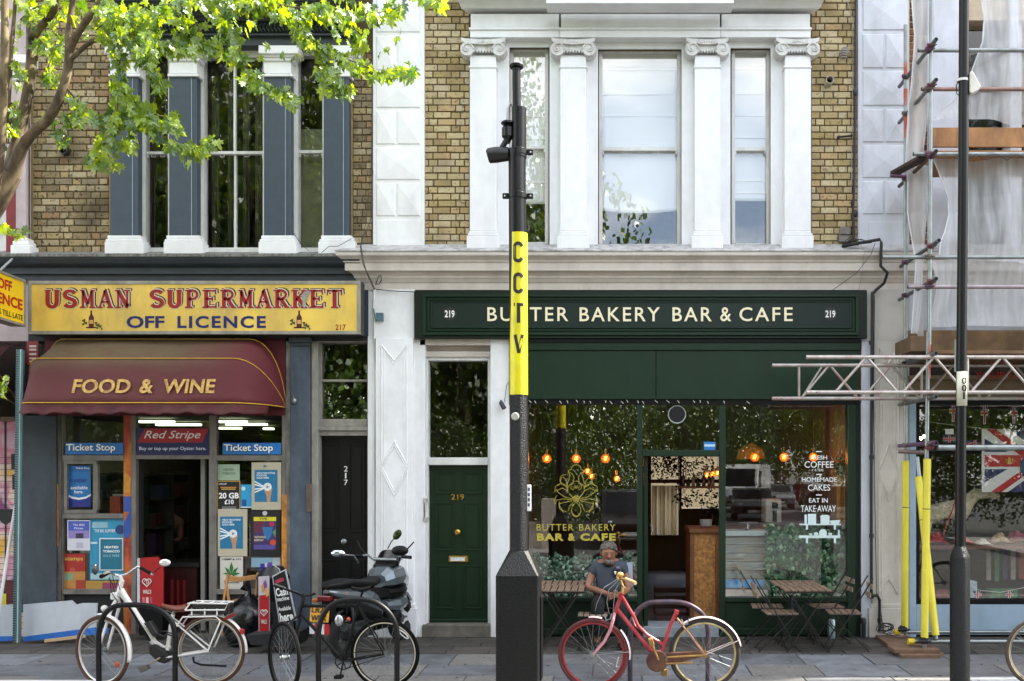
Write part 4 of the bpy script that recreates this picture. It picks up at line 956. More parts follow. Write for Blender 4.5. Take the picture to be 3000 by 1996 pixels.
for (w, a, b, y0, y1) in (('HOUSE OF WOOL', 2856, 3080, 1048, 1066), ('YOUR LOCAL', 2856, 3060, 1090, 1109)): text(w, a, b, y0, y1, .1, NEONR, b221, .01, .0, name='red_lettering')
MB().box(xa+.12, 11.3, .1, 8, .0, .05).build('shop_floor', M('#2a2420', .8), b221)
MB().box(xa+.12, 11.3, .3, 8, 3.5, 3.56).build('shop_ceiling', M('#3a3530', .8), b221)
MB().box(X(2694), X(3500), .12, .9, Z(1600)-.05, Z(1600)).build('display_shelf', M('#5e3327', .6, var=.3), b221)
# ---- union flags
FB, FW, FR_ = M('#1a2350', .7, var=.1), M('#cfcdc8', .7, var=.04), M('#a31a1e', .7, var=.1)
def union(root, px0, px1, py0, py1, d, tri=False, vert=False):
 x0, x1, z0, z1 = X(px0, d), X(px1, d), Z(py1, d), Z(py0, d); w = x1-x0; h = z1-z0; y = -d
 if tri:
  MB().prism([Vector((x0, y, z1)), Vector((x1, y, z1)), Vector(((x0+x1)/2, y, z0))], (0, .002, 0)).build('blue_field', FB, root)
  m = MB(); cx = (x0+x1)/2
  for t in (-.32, .32): m.obox((x0+w*(.5+t), y-.001, z1), (cx, y-.001, z1-h*.42), .001, w*.1, up=(0, 1, 0))
  m.box(cx-w*.13, cx+w*.13, y-.002, y-.001, z0+h*.1, z1); m.box(x0+w*.12, x1-w*.12, y-.002, y-.001, z1-h*.5, z1-h*.28); m.build('white_cross', FW, root)
  m = MB(); m.box(cx-w*.07, cx+w*.07, y-.004, y-.003, z0+h*.12, z1); m.box(x0+w*.14, x1-w*.14, y-.004, y-.003, z1-h*.45, z1-h*.33); m.build('red_cross', FR_, root)
 else:
  MB().box(x0, x1, y, y+.002, z0, z1).build('blue_field', FB, root)
  m = MB(); u = (0, 1, 0)
  for a, b in (((x0, z0), (x1, z1)), ((x0, z1), (x1, z0))): m.obox((a[0], y-.001, a[1]), (b[0], y-.001, b[1]), .001, h*.17, up=u)
  m.box((x0+x1)/2-h*.16, (x0+x1)/2+h*.16, y-.003, y-.001, z0, z1); m.box(x0, x1, y-.0034, y-.001, (z0+z1)/2-h*.16, (z0+z1)/2+h*.16); m.build('white_cross', FW, root)
  m = MB()
  for a, b in (((x0, z0), (x1, z1)), ((x0, z1), (x1, z0))): m.obox((a[0], y-.002, a[1]-h*.02), (b[0], y-.002, b[1]-h*.02), .001, h*.065, up=u)
  m.box((x0+x1)/2-h*.1, (x0+x1)/2+h*.1, y-.005, y-.003, z0, z1); m.box(x0, x1, y-.0054, y-.003, (z0+z1)/2-h*.1, (z0+z1)/2+h*.1); m.build('red_cross', FR_, root)
fl = thing('flag', 'large union flag hung in the shop window behind the steel rail', 'flag', P(2880, 1440, -.15))
# left part of a big flag: diagonals run from the hoist to its centre off frame
d = -.16; x0, x1 = X(2884, d), X(3280, d); zt, zb = Z(1258, d), Z(1442, d); zm = Z(1352, d); y = -d
MB().box(x0, x1, y, y+.003, zb, zt).build('blue_field', FB, fl)
def clip_quad(m, pts, yy): m.prism([Vector((a, yy, b)) for a, b in pts], (0, .001, 0))
m = MB(); clip_quad(m, [(x0, zt), (x0+.32, zt), (X(3080, d), zm), (X(3000, d), zm), (x0, zt-.12)], y-.002); clip_quad(m, [(x0, zb), (x0+.3, zb), (X(3080, d), zm), (X(2990, d), zm), (x0, zb+.12)], y-.003)
m.box(x0, x1, y-.004, y-.003, zm-.10, zm+.12); m.build('white_cross', FW, fl)
m = MB(); clip_quad(m, [(x0+.02, zt), (x0+.15, zt), (X(3050, d), zm), (X(3010, d), zm)], y-.005); clip_quad(m, [(x0+.08, zb), (x0+.22, zb), (X(3060, d), zm), (X(3030, d), zm)], y-.006)
m.box(x0, x1, y-.008, y-.007, zm-.07, zm+.08); m.build('red_cross', FR_, fl)
MB().box(x0-.035, x0, y-.002, y+.003, zb, zt).build('white_hem', FW, fl)
m = MB(); q = P(2957, 1350, d+.012); m.box(q.x-.03, q.x+.03, q.y-.002, q.y, q.z-.04, q.z-.02); m.ball(q, .025, 8, 5, (1, .1, 1)); m.ball(q + Vector((0, 0, .03)), .014, 6, 4, (1, .1, 1)); m.tube([q + Vector((-.04, 0, -.03)), q + Vector((-.045, 0, .02)), q + Vector((-.02, 0, .0))], .006, 5); m.tube([q + Vector((.04, 0, -.03)), q + Vector((.045, 0, .02)), q + Vector((.02, 0, .0))], .006, 5)
m.build('gold_crest', M('#c49a3a', .5), fl)
MB().lathe([(.19, -.012), (.19, -.016)], (X(3030, d), y, Z(1370, d)), 'Y', 20).build('navy_roundel', M('#16305a', .6), fl)
fs2 = thing('flag', 'smaller union flag draped low behind the lamp post', 'flag', P(2850, 1360, -.2)); union(fs2, 2828, 2884, 1290, 1312, -.2)
for i, (cx, y0, h, lab) in enumerate(((2792, 1180, 62, 'leftmost hanging union pennant just left of the lamp post'), (2884, 1187, 62, 'hanging union pennant just right of the lamp post'), (2970, 1187, 60, 'rightmost hanging union pennant in the shop window'))):
 t = thing('pennant', lab, 'pennant', P(cx, y0, -.08), group='union pennants on a string in the right hand shop window'); union(t, cx-14, cx+14, y0, y0+h, -.08, tri=True)
for i, cx in enumerate((2864, 2957)):
 t = thing('pennant', 'small union pennant low in the window, ' + ('beside the lamp post base' if i == 0 else 'above the green box'), 'pennant', P(cx, 1735, -.06), group='low pennants'); union(t, cx-15, cx+15, 1735-3, 1762-3, -.06, tri=True)
t = thing('bow_tie_flag', 'small union bow shape hanging above the toy dog left of the lamp post', 'flag', P(2780, 1283, -.15)); union(t, 2762, 2800, 1276, 1298, -.15)
o = MB().tube([P(2690, 1232, -.1), P(2760, 1242, -.1), P(2880, 1256, -.1), P(3000, 1262, -.1)], .003, 5).build('bunting_string', M('#a9a59c', .7), None, origin=P(2850, 1250, -.1)); tag(o, 'thin slack string crossing the flag shop window', 'string')
o = MB().tube([P(2840, 1185, -.07), P(2900, 1189, -.07), P(3060, 1190, -.07)], .004, 5).tube([P(2846, 1718, -.05), P(2870, 1730, -.05), P(2930, 1736, -.05), P(3000, 1722, -.05), P(3060, 1700, -.05)], .004, 5).build('slack_rope', M('#c9c6bf', .7), None, origin=P(2900, 1190, -.07)); tag(o, 'pale cord from which the union pennants hang', 'cord')
o = MB().pb(2770, 2794, 1257, 1273, -.2, -.195).build('white_card', PRINTW, None, origin=P(2782, 1273, -.2)); tag(o, 'small white card in the window above the toy dog', 'card')
# plush dog on the display shelf
dog = thing('toy_dog', 'cream model dog with a red lead standing on the window shelf', 'toy dog', P(2780, 1598, -.45))
CRM = M('#b3a68c', .9, var=.12, scale=20, bump=.3)
dd = -.42
def skin_fig(name, verts, edges, mat, root, subs=2, smooth_=True, root_i=0):
 "verts: (Vector, (rx, ry)); one continuous skinned surface"
 me = bpy.data.meshes.new(name); org = ORG.get(root.name, Vector((0,0,0)))
 me.from_pydata([tuple(v[0]-org) for v in verts], edges, [])
 o = link_mesh(name, me, mat, root)
 md = o.modifiers.new('skin', 'SKIN'); md.use_smooth_shade = True
 if not me.skin_vertices:
  bm = bmesh.new(); bm.from_mesh(me); bm.verts.layers.skin.verify(); bm.to_mesh(me); bm.free()
 sv = me.skin_vertices[0].data
 for i, v in enumerate(verts): sv[i].radius = v[1] if isinstance(v[1], tuple) else (v[1], v[1]); sv[i].use_root = (i == root_i)
 s = o.modifiers.new('subs', 'SUBSURF'); s.levels = subs; s.render_levels = subs
 return o
V = [(P(2710, 1500, dd), .13), (P(2760, 1495, dd), .125), (P(2815, 1492, dd), .12), (P(2840, 1465, dd), .085), (P(2858, 1446, dd), .095), (P(2885, 1448, dd), .06), (P(2930, 1455, dd), .038),
  (P(2718, 1545, dd+.06), .05), (P(2716, 1592, dd+.06), .032), (P(2812, 1545, dd+.06), .045), (P(2812, 1592, dd+.06), .03),
  (P(2718, 1545, dd-.08), .05), (P(2716, 1592, dd-.08), .032), (P(2812, 1545, dd-.08), .045), (P(2812, 1592, dd-.08), .03), (P(2690, 1500, dd), .05), (P(2672, 1480, dd), .02)]
skin_fig('body', V, [(0,1),(1,2),(2,3),(3,4),(4,5),(5,6),(0,7),(7,8),(2,9),(9,10),(0,11),(11,12),(2,13),(13,14),(0,15),(15,16)], CRM, dog)
for s in (.075, -.075): MB().ball(P(2850, 1452, dd+s), .05, 8, 6, (.55, .3, 1)).build('ear', M('#9c8d70', .9), dog, smooth=True)
MB().ball(P(2942, 1455, dd), .02, 8, 5).build('nose', BLACK, dog)
MB().tube([P(2800, 1458, dd+.14), P(2792, 1490, dd+.15), P(2770, 1545, dd+.16), P(2758, 1590, dd+.15)], .009, 6).tube([P(2797, 1465, dd+.12), P(2815, 1475, dd+.1), P(2832, 1470, dd+.08)], .009, 6).build('red_lead', M('#a31d26', .6), dog)
rs = random.Random(4)
STUFFC = ['#8f1f24', '#1f3563', '#b9b5ad', '#2f6a44', '#7a2a20', '#c8c2b4', '#24324d', '#a8383c']
spots = [(2740, 1592, 60, 30), (2820, 1592, 50, 22), (2880, 1595, 40, 14), (2930, 1590, 50, 26), (2980, 1592, 60, 40)]
names = ['folded red souvenir cloth on the shelf under the toy dog', 'red and blue souvenir pile behind the lamp post', 'small white souvenir on the window shelf', 'beige straw hat on the window shelf', 'union print cloth heap at the right of the shelf']
for (cx, y, w, h), lab, c in zip(spots, names, ('#8f1f24', '#a8282c', '#c8c2b4', '#a58d66', '#7a2c3c')):
 m = MB(); b = P(cx, y, -.25)
 rows = []
 for i in range(7):
  rows.append([b + Vector(((j/8-.5)*w/225, -.1+.25*i/6, math.sin(math.pi*j/8)*math.sin(math.pi*(i+.5)/7)*h/225*(1+.3*rs.uniform(-1, 1)))) for j in range(9)])
 o = m.grid(rows).build('souvenir_cloth', M(c, .85, var=.4, scale=22), None, smooth=True, origin=b, solid=.012); tag(o, lab, 'souvenir')
# hanging coloured fabric strips under the shelf
for k in range(5):
 cx = 2890 + k*24; c = STUFFC[(k*3) % 8] if k % 3 else '#8c8279'
 o = MB().pb(cx, cx+13, 1610, 1700 + rs.randint(-12, 12), -.5, -.48).build('hanging_scarf', M(c, .9, var=.3), None, origin=P(cx, 1700, -.5))
 cn = {'#8f1f24': 'dark red', '#1f3563': 'navy', '#b9b5ad': 'pale grey', '#2f6a44': 'green', '#7a2a20': 'rust red', '#c8c2b4': 'cream', '#24324d': 'slate blue', '#a8383c': 'bright red', '#8c8279': 'taupe'}[c]
 tag(o, cn + ' scarf under the window shelf, ' + ('nearest the lamp post', 'second from the lamp post', 'third from the lamp post', 'fourth from the lamp post', 'at the picture edge')[min(k, 4)] + (' and beyond, piece %s' % 'abcdefgh'[k-4] if k > 4 else ''), 'scarf', group='scarves hanging in the right shop window')
for (cx, w, h, c, lab) in ((2935, 80, 26, '#2a6a3c', 'green box at the bottom of the flag shop window'), (2840, 34, 50, '#9fb4b8', 'pale plastic bag low in the window beside the lamp post base'), (2715, 40, 40, '#7a2a30', 'dark red package low in the window behind the yellow sleeves'), (2760, 50, 24, '#6b2a2f', 'flat red package low in the flag shop window')):
 b = P(cx, 1752, -.2); o = MB().box(b.x-w/460, b.x+w/460, b.y-.08, b.y+.1, b.z, b.z+h/225).build('window_goods', M(c, .7, var=.3, scale=20), None, origin=b, bevel=.01); tag(o, lab, 'package')
for i, (px, py) in enumerate(((2693, 1285), (2703, 1279))):
 q = P(px+5, py, -.9); o = MB().ball(q, .022, 8, 6).build('warm_lamp', emit_mat('warm_glow%d' % i, '#ffd9a0', 12), None, origin=q); tag(o, ('lower', 'upper')[i] + ' of two tiny warm lamps deep in the flag shop', 'lamp')
# ================================================================= scaffold
scf = thing('scaffold', 'steel tube scaffold with yellow sleeved feet and a lattice beam at the right', 'scaffold', (3.6, -.9, 0))
TB = .0242
DO, DI = 1.3, .42
RUST = M('#a3482a', .6, metal=.3, var=.3, scale=20, dirt='#8f9494', dirtamt=.8, dscale=12)
def stube(name, a, b, mat=STEEL, r=TB, parent=scf):
 o = MB().tube([a, b], r, 12, cap=False)
 # hollow end rings
 A, Bv = Vector(a), Vector(b); dr = (Bv-A).normalized()
 ob = MB().tube([A, Bv], r, 12); return ob.build(name, mat, parent, smooth=True)
def endcap(a, dirv, r=TB):
 MB().tube([Vector(a), Vector(a) + Vector(dirv)*.003], r*.8, 10).build('tube_mouth', BLACK, scf)
def coupler(q, mat=None, s=1.):
 rs_ = random.Random(int(q.x*100 + q.z*37)); m = MB()
 m.tube([q + Vector((0, 0, -.028*s)), q + Vector((0, 0, .028*s))], .036*s, 8); m.box(q.x-.055*s, q.x+.02*s, q.y-.05*s, q.y-.02*s, q.z-.02*s, q.z+.02*s)
 m.tube([q + Vector((-.06*s, -.05*s, 0)), q + Vector((.05*s, -.055*s, 0))], .008*s, 6); m.tube([q + Vector((.03*s, -.06*s, -.01)), q + Vector((.03*s, .03*s, .0))], .009*s, 6)
 m.build('coupler', mat or M(rs_.choice(['#6a625c', '#5b4150', '#7a7468', '#6d3440']), .5, metal=.5, var=.3), scf, smooth=True)
def SP(px, py, d): return P(px, py, d)
xi, xo = X(2653, DI), X(2719, DO)
zt = 7.6
# standards
stube('standard', (xi, -DI, .08), (xi, -DI, zt)); stube('standard', (xo+.012, -DO, 3.55), (xo+.04, -DO, zt)); stube('standard', (xo-.045, -DO, .08), (xo, -DO, 3.7))
for (a, b) in ((185, 225), (262, 310), (330, 405)): MB().tube([Vector((xi, -DI, Z(b, DI))), Vector((xi, -DI, Z(a, DI)))], TB*1.03, 12).build('red_paint_band', RUST, scf, smooth=True)
MB().tube([Vector((xo+.003, -DO, Z(1110, DO))), Vector((xo+.005, -DO, Z(1000, DO)))], TB*1.04, 12).build('orange_paint_band', RUST, scf, smooth=True)
# ledgers at outer face (px y) from x start
for (py, pxs, c) in ((148, 2690, None), (262, 2700, '#8a6f66'), (452, 2676, None), (754, 2585, None), (841, 2660, '#9a8d93')):
 a = SP(pxs, py, DO-.06 if py != 754 else DO-.06); m_ = STEEL if not c else M(c, .4, metal=.6, var=.2)
 stube('ledger', a, Vector((9.5, a.y, a.z)), m_); endcap(a - Vector((.001, 0, 0)), (-1, 0, 0))
for (py, pxs) in ((1290, 2742),):
 a = SP(pxs, 1357, DO+.0); stube('ledger', Vector((a.x, -DO-.06, Z(1312, DO+.06))), Vector((9.5, -DO-.06, Z(1312, DO+.06))), STEEL, .036)
for (d_, py, pxs) in ((DO-.08, 1880, 2668), (DI-.0, 1852, 2628)):
 a = SP(pxs, py, d_); stube('base_ledger', a, Vector((9.5, a.y, a.z))); MB().tube([a + Vector((-.03, 0, 0)), a + Vector((.04, 0, 0))], .036, 10).build('yellow_cap', M('#e0c62a', .5), scf, smooth=True)
# transoms running from wall to pavement
TRP = [(118, .0, None), (236, .0, None), (445, .0, '#4c3b30'), (712, .1, None), (818, .0, None), (1036, .0, None), (1163, .0, None), (1298, 0, '#6a4a6e')]
for (py, ex, c) in TRP:
 z = Z(py, DO+.18); m_ = STEEL if not c else M(c, .5, metal=.4, var=.2); xx = X(2741, DO+.18) if py > 1000 else X(2741, DO+.18)
 dz = -.0
 a = Vector((xx, -DO-.2-ex, z)); b = Vector((xx-.02, -.12, z));
 stube('transom', a, b, M('#6f7474', .5, metal=.6, var=.2, dirt='#3c3a33', dirtamt=.5) if not c else m_); MB().tube([a + Vector((0, -.002, 0)), a + Vector((0, .004, 0))], TB*.78, 10).build('tube_mouth', BLACK, scf)
 coupler(Vector((xo+.03, -DO-.01, z))); coupler(Vector((xi, -DI, z)))
for py in (148, 262, 452, 754, 841, 1047, 1150, 1312): coupler(Vector((xo+.01, -DO, Z(py, DO)+.0)))
for a_, b_ in (((2608, 515), (2702, 508)),): stube('short_tube', SP(2608, 515, DI+.07), SP(2705, 520, DI+.07), M('#6a4a60', .4, metal=.5));
stube('short_tube', SP(2632, 1323, DI+.07), SP(2715, 1327, DI+.2), M('#7c6a66', .4, metal=.5))
# raker leg
stube('raker', SP(2687, 1340, .75), SP(2742, 1872, 1.25));
YS = M('#d6c93e', .55, var=.05, dirt='#a09a3a', dirtamt=.3)
def sleeve(a, b, r=.043):
 o = MB().tube([a, b], r, 14).build('yellow_foam_sleeve', YS, scf, smooth=True); m = Vector(a).lerp(Vector(b), .28); dr = (Vector(b)-Vector(a)).normalized()*.004
 MB().tube([m-dr, m+dr], r*1.02, 14).build('sleeve_tie', BLACK, o); return o
sleeve((xi-.0, -DI, Z(1350, DI)), (xi-.01, -DI, Z(1838, DI)))
sleeve((xo-.01, -DO, Z(1345, DO)), (xo-.042, -DO, Z(1868, DO)))
sleeve(SP(2691, 1398, .8), SP(2741, 1862, 1.24))
for d_, pxq in ((DI, 2646), (DO, 2706)): coupler(SP(pxq, 1842 if d_ == DI else 1876, d_), M('#22262a', .5, metal=.4), 1.3)
# lattice beams (ladder truss), outer and inner
for (d_, y0, y1, pxa, c, stp) in ((DO+.06, 1047, 1150, 2362, '#b3ada6', 145), (DI+.05, 1071, 1168, 2262, '#a39e98', 132)):
 bm_ = M(c, .4, metal=.5, var=.15, dirt='#8a3f38', dirtamt=.5, dscale=8)
 zt_, zb_ = Z(y0, d_), Z(y1, d_); xs_ = X(pxa, d_)
 MB().tube([(xs_, -d_, zt_), (9.5, -d_, zt_)], TB, 10).tube([(xs_, -d_, zb_), (9.5, -d_, zb_)], TB, 10).build('lattice_chord', bm_, scf, smooth=True)
 x = X(pxa + 85, d_); i = 0; w_ = stp/sc(d_)
 while x < 9:
  za, zb2 = (zb_, zt_) if i % 2 == 0 else (zt_, zb_)
  MB().tube([(x, -d_, za), (x + w_*.62, -d_, zb2)], .016, 8).build('lattice_brace', bm_, scf, smooth=True)
  if i % 4 == 3: MB().tube([(x+w_*.66, -d_, zb_), (x+w_*.66, -d_, zt_)], .018, 8).build('lattice_post', bm_, scf, smooth=True)
  x += w_*.64 + .05*(i % 2); i += 1
 if d_ < 1: MB().tube([(xs_+.33, -d_, zb_), (xs_+.33, -d_, zt_)], .016, 8).tube([(xs_+.36, -d_, zb_), (xs_+.62, -d_, zt_)], .014, 8).build('lattice_brace', bm_, scf)
 for q in (.05, .11): MB().lathe([(.006, -.02), (.006, -.026)], (xs_+q, -d_, zb_), 'Y', 8).build('pin_hole', BLACK, scf)
# boards
BW = M('#9c7049', .8, var=.2, scale=5, bump=.4, dirt='#5f4229', dirtamt=.6, dscale=7)
MB().pb(2733, 3600, 374, 431, 1.18, 1.215).build('toe_board', BW, scf, bevel=.003)
for k in range(4): MB().box(X(2690, .5), 9.5, -.3-.235*k-.225, -.3-.235*k, Z(440, DO)-.02, Z(440, DO)+.018).build('scaffold_board', BW, scf, bevel=.004)
for k in range(4): MB().box(X(2690, .5), 9.5, -.3-.235*k-.225, -.3-.235*k, Z(1030, DO)-.02, Z(1030, DO)+.018).build('scaffold_board', M('#6e5238', .8, var=.25, bump=.3), scf, bevel=.004)
MB().pb(2668, 2735, 985, 1030, .45, 1.1).build('board_end', M('#5f4a35', .8, var=.3, bump=.3), scf, bevel=.004)
MB().obox(SP(2622, 508, .6), SP(2705, 462, 1.2), .13, .035).build('board_end', M('#33241a', .8, var=.3), scf)
# timber sole boards on the ground
for i, (a, b, dd0, dd1, z0, z1, lab) in enumerate(((2562, 2690, .2, 1.35, .0, .045, 'long weathered timber sole board under the inner scaffold foot'), (2620, 2755, 1.12, 1.42, .046, .09, 'upper timber sole board under the outer scaffold foot'), (2640, 2755, 1.06, 1.5, .0, .044, 'lower timber sole board under the outer scaffold foot'))):
 s_ = sc(dd1); m = MB()
 if i == 0:
  m.prism([Vector((X(2565, .15), -.15, z0)), Vector((X(2660, .15), -.15, z0)), Vector((X(2765, 1.4), -1.4, z0)), Vector((X(2635, 1.4), -1.4, z0))], (0, 0, z1))
 else: m.box(X(a, dd1), X(b, dd1), -dd1, -dd0, z0, z1)
 o = m.build('sole_board', M('#6a5340', .9, var=.25, scale=8, bump=.5, dirt='#3c3026', dirtamt=.6), None, bevel=.004, origin=P(a, 1900, dd1)*1); tag(o, lab, 'timber board', group='timber boards under the scaffold feet')
# ---- debris netting
nm = bpy.data.materials.new('debris_netting'); n, l = nodes(nm); n.remove(n['Principled BSDF']); o_ = n['Material Output']
df = n.new('ShaderNodeBsdfDiffuse'); df.inputs['Color'].default_value = lin('#e6e8ec'); tl = n.new('ShaderNodeBsdfTranslucent'); tl.inputs['Color'].default_value = lin('#e6e8ec')
tr = n.new('ShaderNodeBsdfTransparent'); a1 = n.new('ShaderNodeMixShader'); a1.inputs[0].default_value = .45; a2_ = n.new('ShaderNodeMixShader'); a2_.inputs[0].default_value = .5
l.new(df.outputs[0], a1.inputs[1]); l.new(tl.outputs[0], a1.inputs[2]); l.new(tr.outputs[0], a2_.inputs[1]); l.new(a1.outputs[0], a2_.inputs[2])
tc = n.new('ShaderNodeTexCoord'); wv = n.new('ShaderNodeTexNoise'); wv.inputs['Scale'].default_value = 2.5; mp = n.new('ShaderNodeMapping'); mp.inputs['Scale'].default_value = (6, 1, .6)
l.new(tc.outputs['Object'], mp.inputs[0]); l.new(mp.outputs[0], wv.inputs['Vector']); mr = n.new('ShaderNodeMapRange'); mr.inputs[1].default_value = .3; mr.inputs[2].default_value = .7; mr.inputs[3].default_value = .42; mr.inputs[4].default_value = .74
l.new(wv.outputs['Fac'], mr.inputs[0]); l.new(mr.outputs[0], a2_.inputs[0]); l.new(a2_.outputs[0], o_.inputs['Surface'])
def netting(lab, left, right, dd, folds=9, seed=0, amp=.07, hem=True):
 "left/right: lists of px points top to bottom"
 r2 = random.Random(seed); ph = [r2.uniform(0, 6) for _ in range(4)]
 def interp(lst, t):
  k = t*(len(lst)-1); i = min(int(k), len(lst)-2); f = k-i; a, b = lst[i], lst[i+1]; f = f*f*(3-2*f) if len(lst) > 3 else f
  return a[0]+(b[0]-a[0])*f, a[1]+(b[1]-a[1])*f
 rows = []
 for i in range(31):
  t = i/30; (xa_, ya_), (xb_, yb_) = interp(left, t), interp(right, t); row = []
  for j in range(41):
   u = j/40; q = P(xa_+(xb_-xa_)*u, ya_+(yb_-ya_)*u, dd)
   q.y += amp*math.sin(u*folds + ph[0] + 1.5*math.sin(t*3+ph[1])) + amp*.5*math.sin(u*folds*2.3+ph[2]+t*4) + .03*math.sin(t*6+ph[3])
   row.append(q)
  rows.append(row)
 th = thing('debris_netting', lab, 'netting', rows[-1][0])
 MB().grid(rows).build('net_sheet', nm, th, smooth=True)
 if hem: MB().tube([r[0] for r in rows], .008, 5).build('net_hem', M('#c9ccd0', .7), th)
 return th
netting('white debris netting drawn back in a curve at the top of the scaffold', [(2855, -120), (2872, 0), (2884, 60), (2882, 120), (2850, 210), (2800, 290), (2728, 346)], [(3400, -120), (3400, 0), (3400, 60), (3400, 150), (3400, 240), (3400, 320), (3400, 374)], 1.15, 14, 1)
netting('white debris netting bulging in an arc below the timber toe board', [(2727, 462), (2752, 505), (2782, 575), (2785, 625), (2770, 680), (2756, 712), (2752, 756)], [(3400, 455), (3400, 520), (3400, 580), (3400, 640), (3400, 690), (3400, 740), (3400, 800)], 1.05, 16, 2)
netting('lowest sheet of white netting hanging to the timber fascia board', [(2735, 760), (2740, 850), (2728, 955)], [(3400, 760), (3400, 850), (3400, 965)], .95, 12, 3, hem=False)
netting('narrow grey netting strip between the two scaffold uprights at the top', [(2672, -120), (2680, 100), (2664, 300), (2660, 470)], [(2712, -120), (2716, 120), (2712, 300), (2700, 470)], .8, 3, 4, .1)
netting('narrow grey netting strip between the two uprights above the shop cornice', [(2660, 480), (2664, 620), (2680, 760), (2664, 980)], [(2712, 500), (2716, 640), (2712, 760), (2712, 985)], .75, 3, 5, .1)
m = MB()
for k in range(9):
 a = SP(2800 + 60*k, 452, DO+.0); b = SP(2860 + 60*k, 452, DO+.0); m.tube([a, (a+b)/2 + Vector((0, 0, -.07)), b], .004, 5)
o = m.build('tie_cord', M('#2a2a2a', .7), scf); o['kind'] = 'stuff'
# ================================================================= pipes, cables and wall fittings
def fit(name, mb, mat, lab, cat, org, **k):
 o = mb.build(name, mat, None, origin=org, **k); return tag(o, lab, cat)
PIPEM = M('#141517', .45, var=.2)
dp = thing('downpipe', 'black cast downpipe running down the brick strip and stepping round the cornice to the pavement', 'pipe', P(2500, 1868, .1))
pts = [P(2508, -60, .06), P(2506, 300, .06), P(2502, 560, .06), P(2498, 640, .07)]
MB().tube(pts, .016, 8).build('upper_pipe', PIPEM, dp, smooth=True)
MB().tube([P(2500, 640, .08), P(2502, 700, .1), P(2470, 722, .2), P(2520, 712, .3), P(2578, 702, .33), P(2582, 712, .34), P(2580, 780, .33), P(2600, 800, .3), P(2590, 830, .2), P(2566, 850, .12), P(2556, 862, .12)], .02, 8).build('cable_run', PIPEM, dp, smooth=True)
MB().tube([P(2556, 856, .13), P(2554, 1100, .13), P(2552, 1430, .13), P(2553, 1745, .13)], .02, 10).build('lower_pipe', PIPEM, dp, smooth=True)
MB().tube([P(2541, 1747, .15), P(2570, 1745, .15), P(2577, 1757, .15), P(2577, 1850, .15)], .019, 10).build('lower_pipe', PIPEM, dp, smooth=True)
for py in (270, 626): MB().ball(P(2506, py, .07), .035, 8, 6, (1, .6, 1.5)).build('pipe_joint', PIPEM, dp)
for py in (1005, 1340, 1570, 1748, 1818): MB().tube([P(2553 if py < 1760 else 2577, py-6, .13), P(2553 if py < 1760 else 2577, py+6, .13)], .03, 8).build('pipe_joint', PIPEM, dp)
MB().tube([P(2562, 866, .12), P(2559, 1150, .13), P(2562, 1420, .13), P(2568, 1740, .13), P(2580, 1790, .15), P(2590, 1855, .2), P(2620, 1864, .25)], .005, 5).build('loose_cable', PIPEM, dp)
fit('grey_cable', MB().tube([P(2476, -20, .02), P(2499, 60, .02), P(2498, 300, .02), P(2494, 560, .02)], .004, 5), M('#a9a69d', .6), 'thin grey cable clipped beside the black pipe on the brickwork', 'cable', P(2494, 560, .02))
fit('slack_cable', MB().tube([P(2564, 712, .34), P(2552, 745, .33), P(2510, 800, .3), P(2440, 850, .2)], .004, 5), PIPEM, 'thin black cable drooping across the white cornice near its right end', 'cable', P(2510, 800, .3))
fit('junction_box', MB().pb(2462, 2492, 665, 686, .0, .08).pb(2458, 2486, 686, 708, .0, .06), M('#76706a', .6, var=.3), 'weathered grey junction box on the bricks above the cornice', 'junction box', P(2476, 708, 0), bevel=.004)
rs = random.Random(8)
m = MB()
for k in range(9):
 a = P(2462 + rs.uniform(0, 60), 705 + rs.uniform(0, 14), .12); b = P(2500 + rs.uniform(0, 60), 705 + rs.uniform(-4, 14), .25); m.tube([a, (a+b)/2 + Vector((0, -.03, rs.uniform(-.03, .05))), b], .005, 5)
fit('cable_tangle', m, PIPEM, 'tangle of black cables lying on top of the white cornice at its right end', 'cables', P(2500, 712, .2))
m = MB()
for k in range(7):
 c = P(2590 + rs.uniform(-8, 14), 1842 + rs.uniform(-6, 8), .25); m.tube([c + Vector((.07*math.cos(t)*(1+.2*k/7), -.02*math.sin(t*2), .05*math.sin(t))) for t in [j*.63 for j in range(11)]], .005, 5)
fit('cable_coil', m, PIPEM, 'loops of black cable bunched at the foot of the right pier', 'cable', P(2590, 1860, .25))
fit('short_bollard_pipe', MB().lathe([(.028, 0), (.028, .17), (.034, .17), (.034, .23), (.02, .25)], P(2530, 1868, .14)), PIPEM, 'short capped black pipe stub standing before the white pier', 'pipe stub', P(2530, 1868, .14), smooth=True)
fit('flue_vent', MB().lathe([(.05, 0), (.05, -.14), (.042, -.14), (.042, -.02)], (X(2425), 0, Z(246)), 'Y', 16, close=False), M('#a49e90', .6), 'round open flue pipe poking out of the right brick strip', 'flue', P(2425, 246, 0), smooth=True)
fit('flue_shade_disc', MB().lathe([(.041, -.02), (.041, -.03)], (X(2425), 0, Z(246)), 'Y', 16), BLACK, 'black disc painting the shade inside the flue pipe in the right brick strip', 'painted shade', P(2425, 246, 0))  # black disc stands in for the shade inside the open flue
vt = thing('ribbed_vent', 'ribbed grey boiler vent cowl high on the right brick strip', 'vent', P(2470, 165, 0))
MB().lathe([(.055, 0), (.055, -.1), (.05, -.12)], (X(2470), 0, Z(160)), 'Y', 16).build('cowl', M('#77736b', .6), vt, smooth=True)
for k in range(4): MB().tube([P(2460, 148+k*7, .12), P(2471, 145+k*7, .14), P(2482, 148+k*7, .12)], .006, 5).build('rib', M('#9b968c', .5), vt)
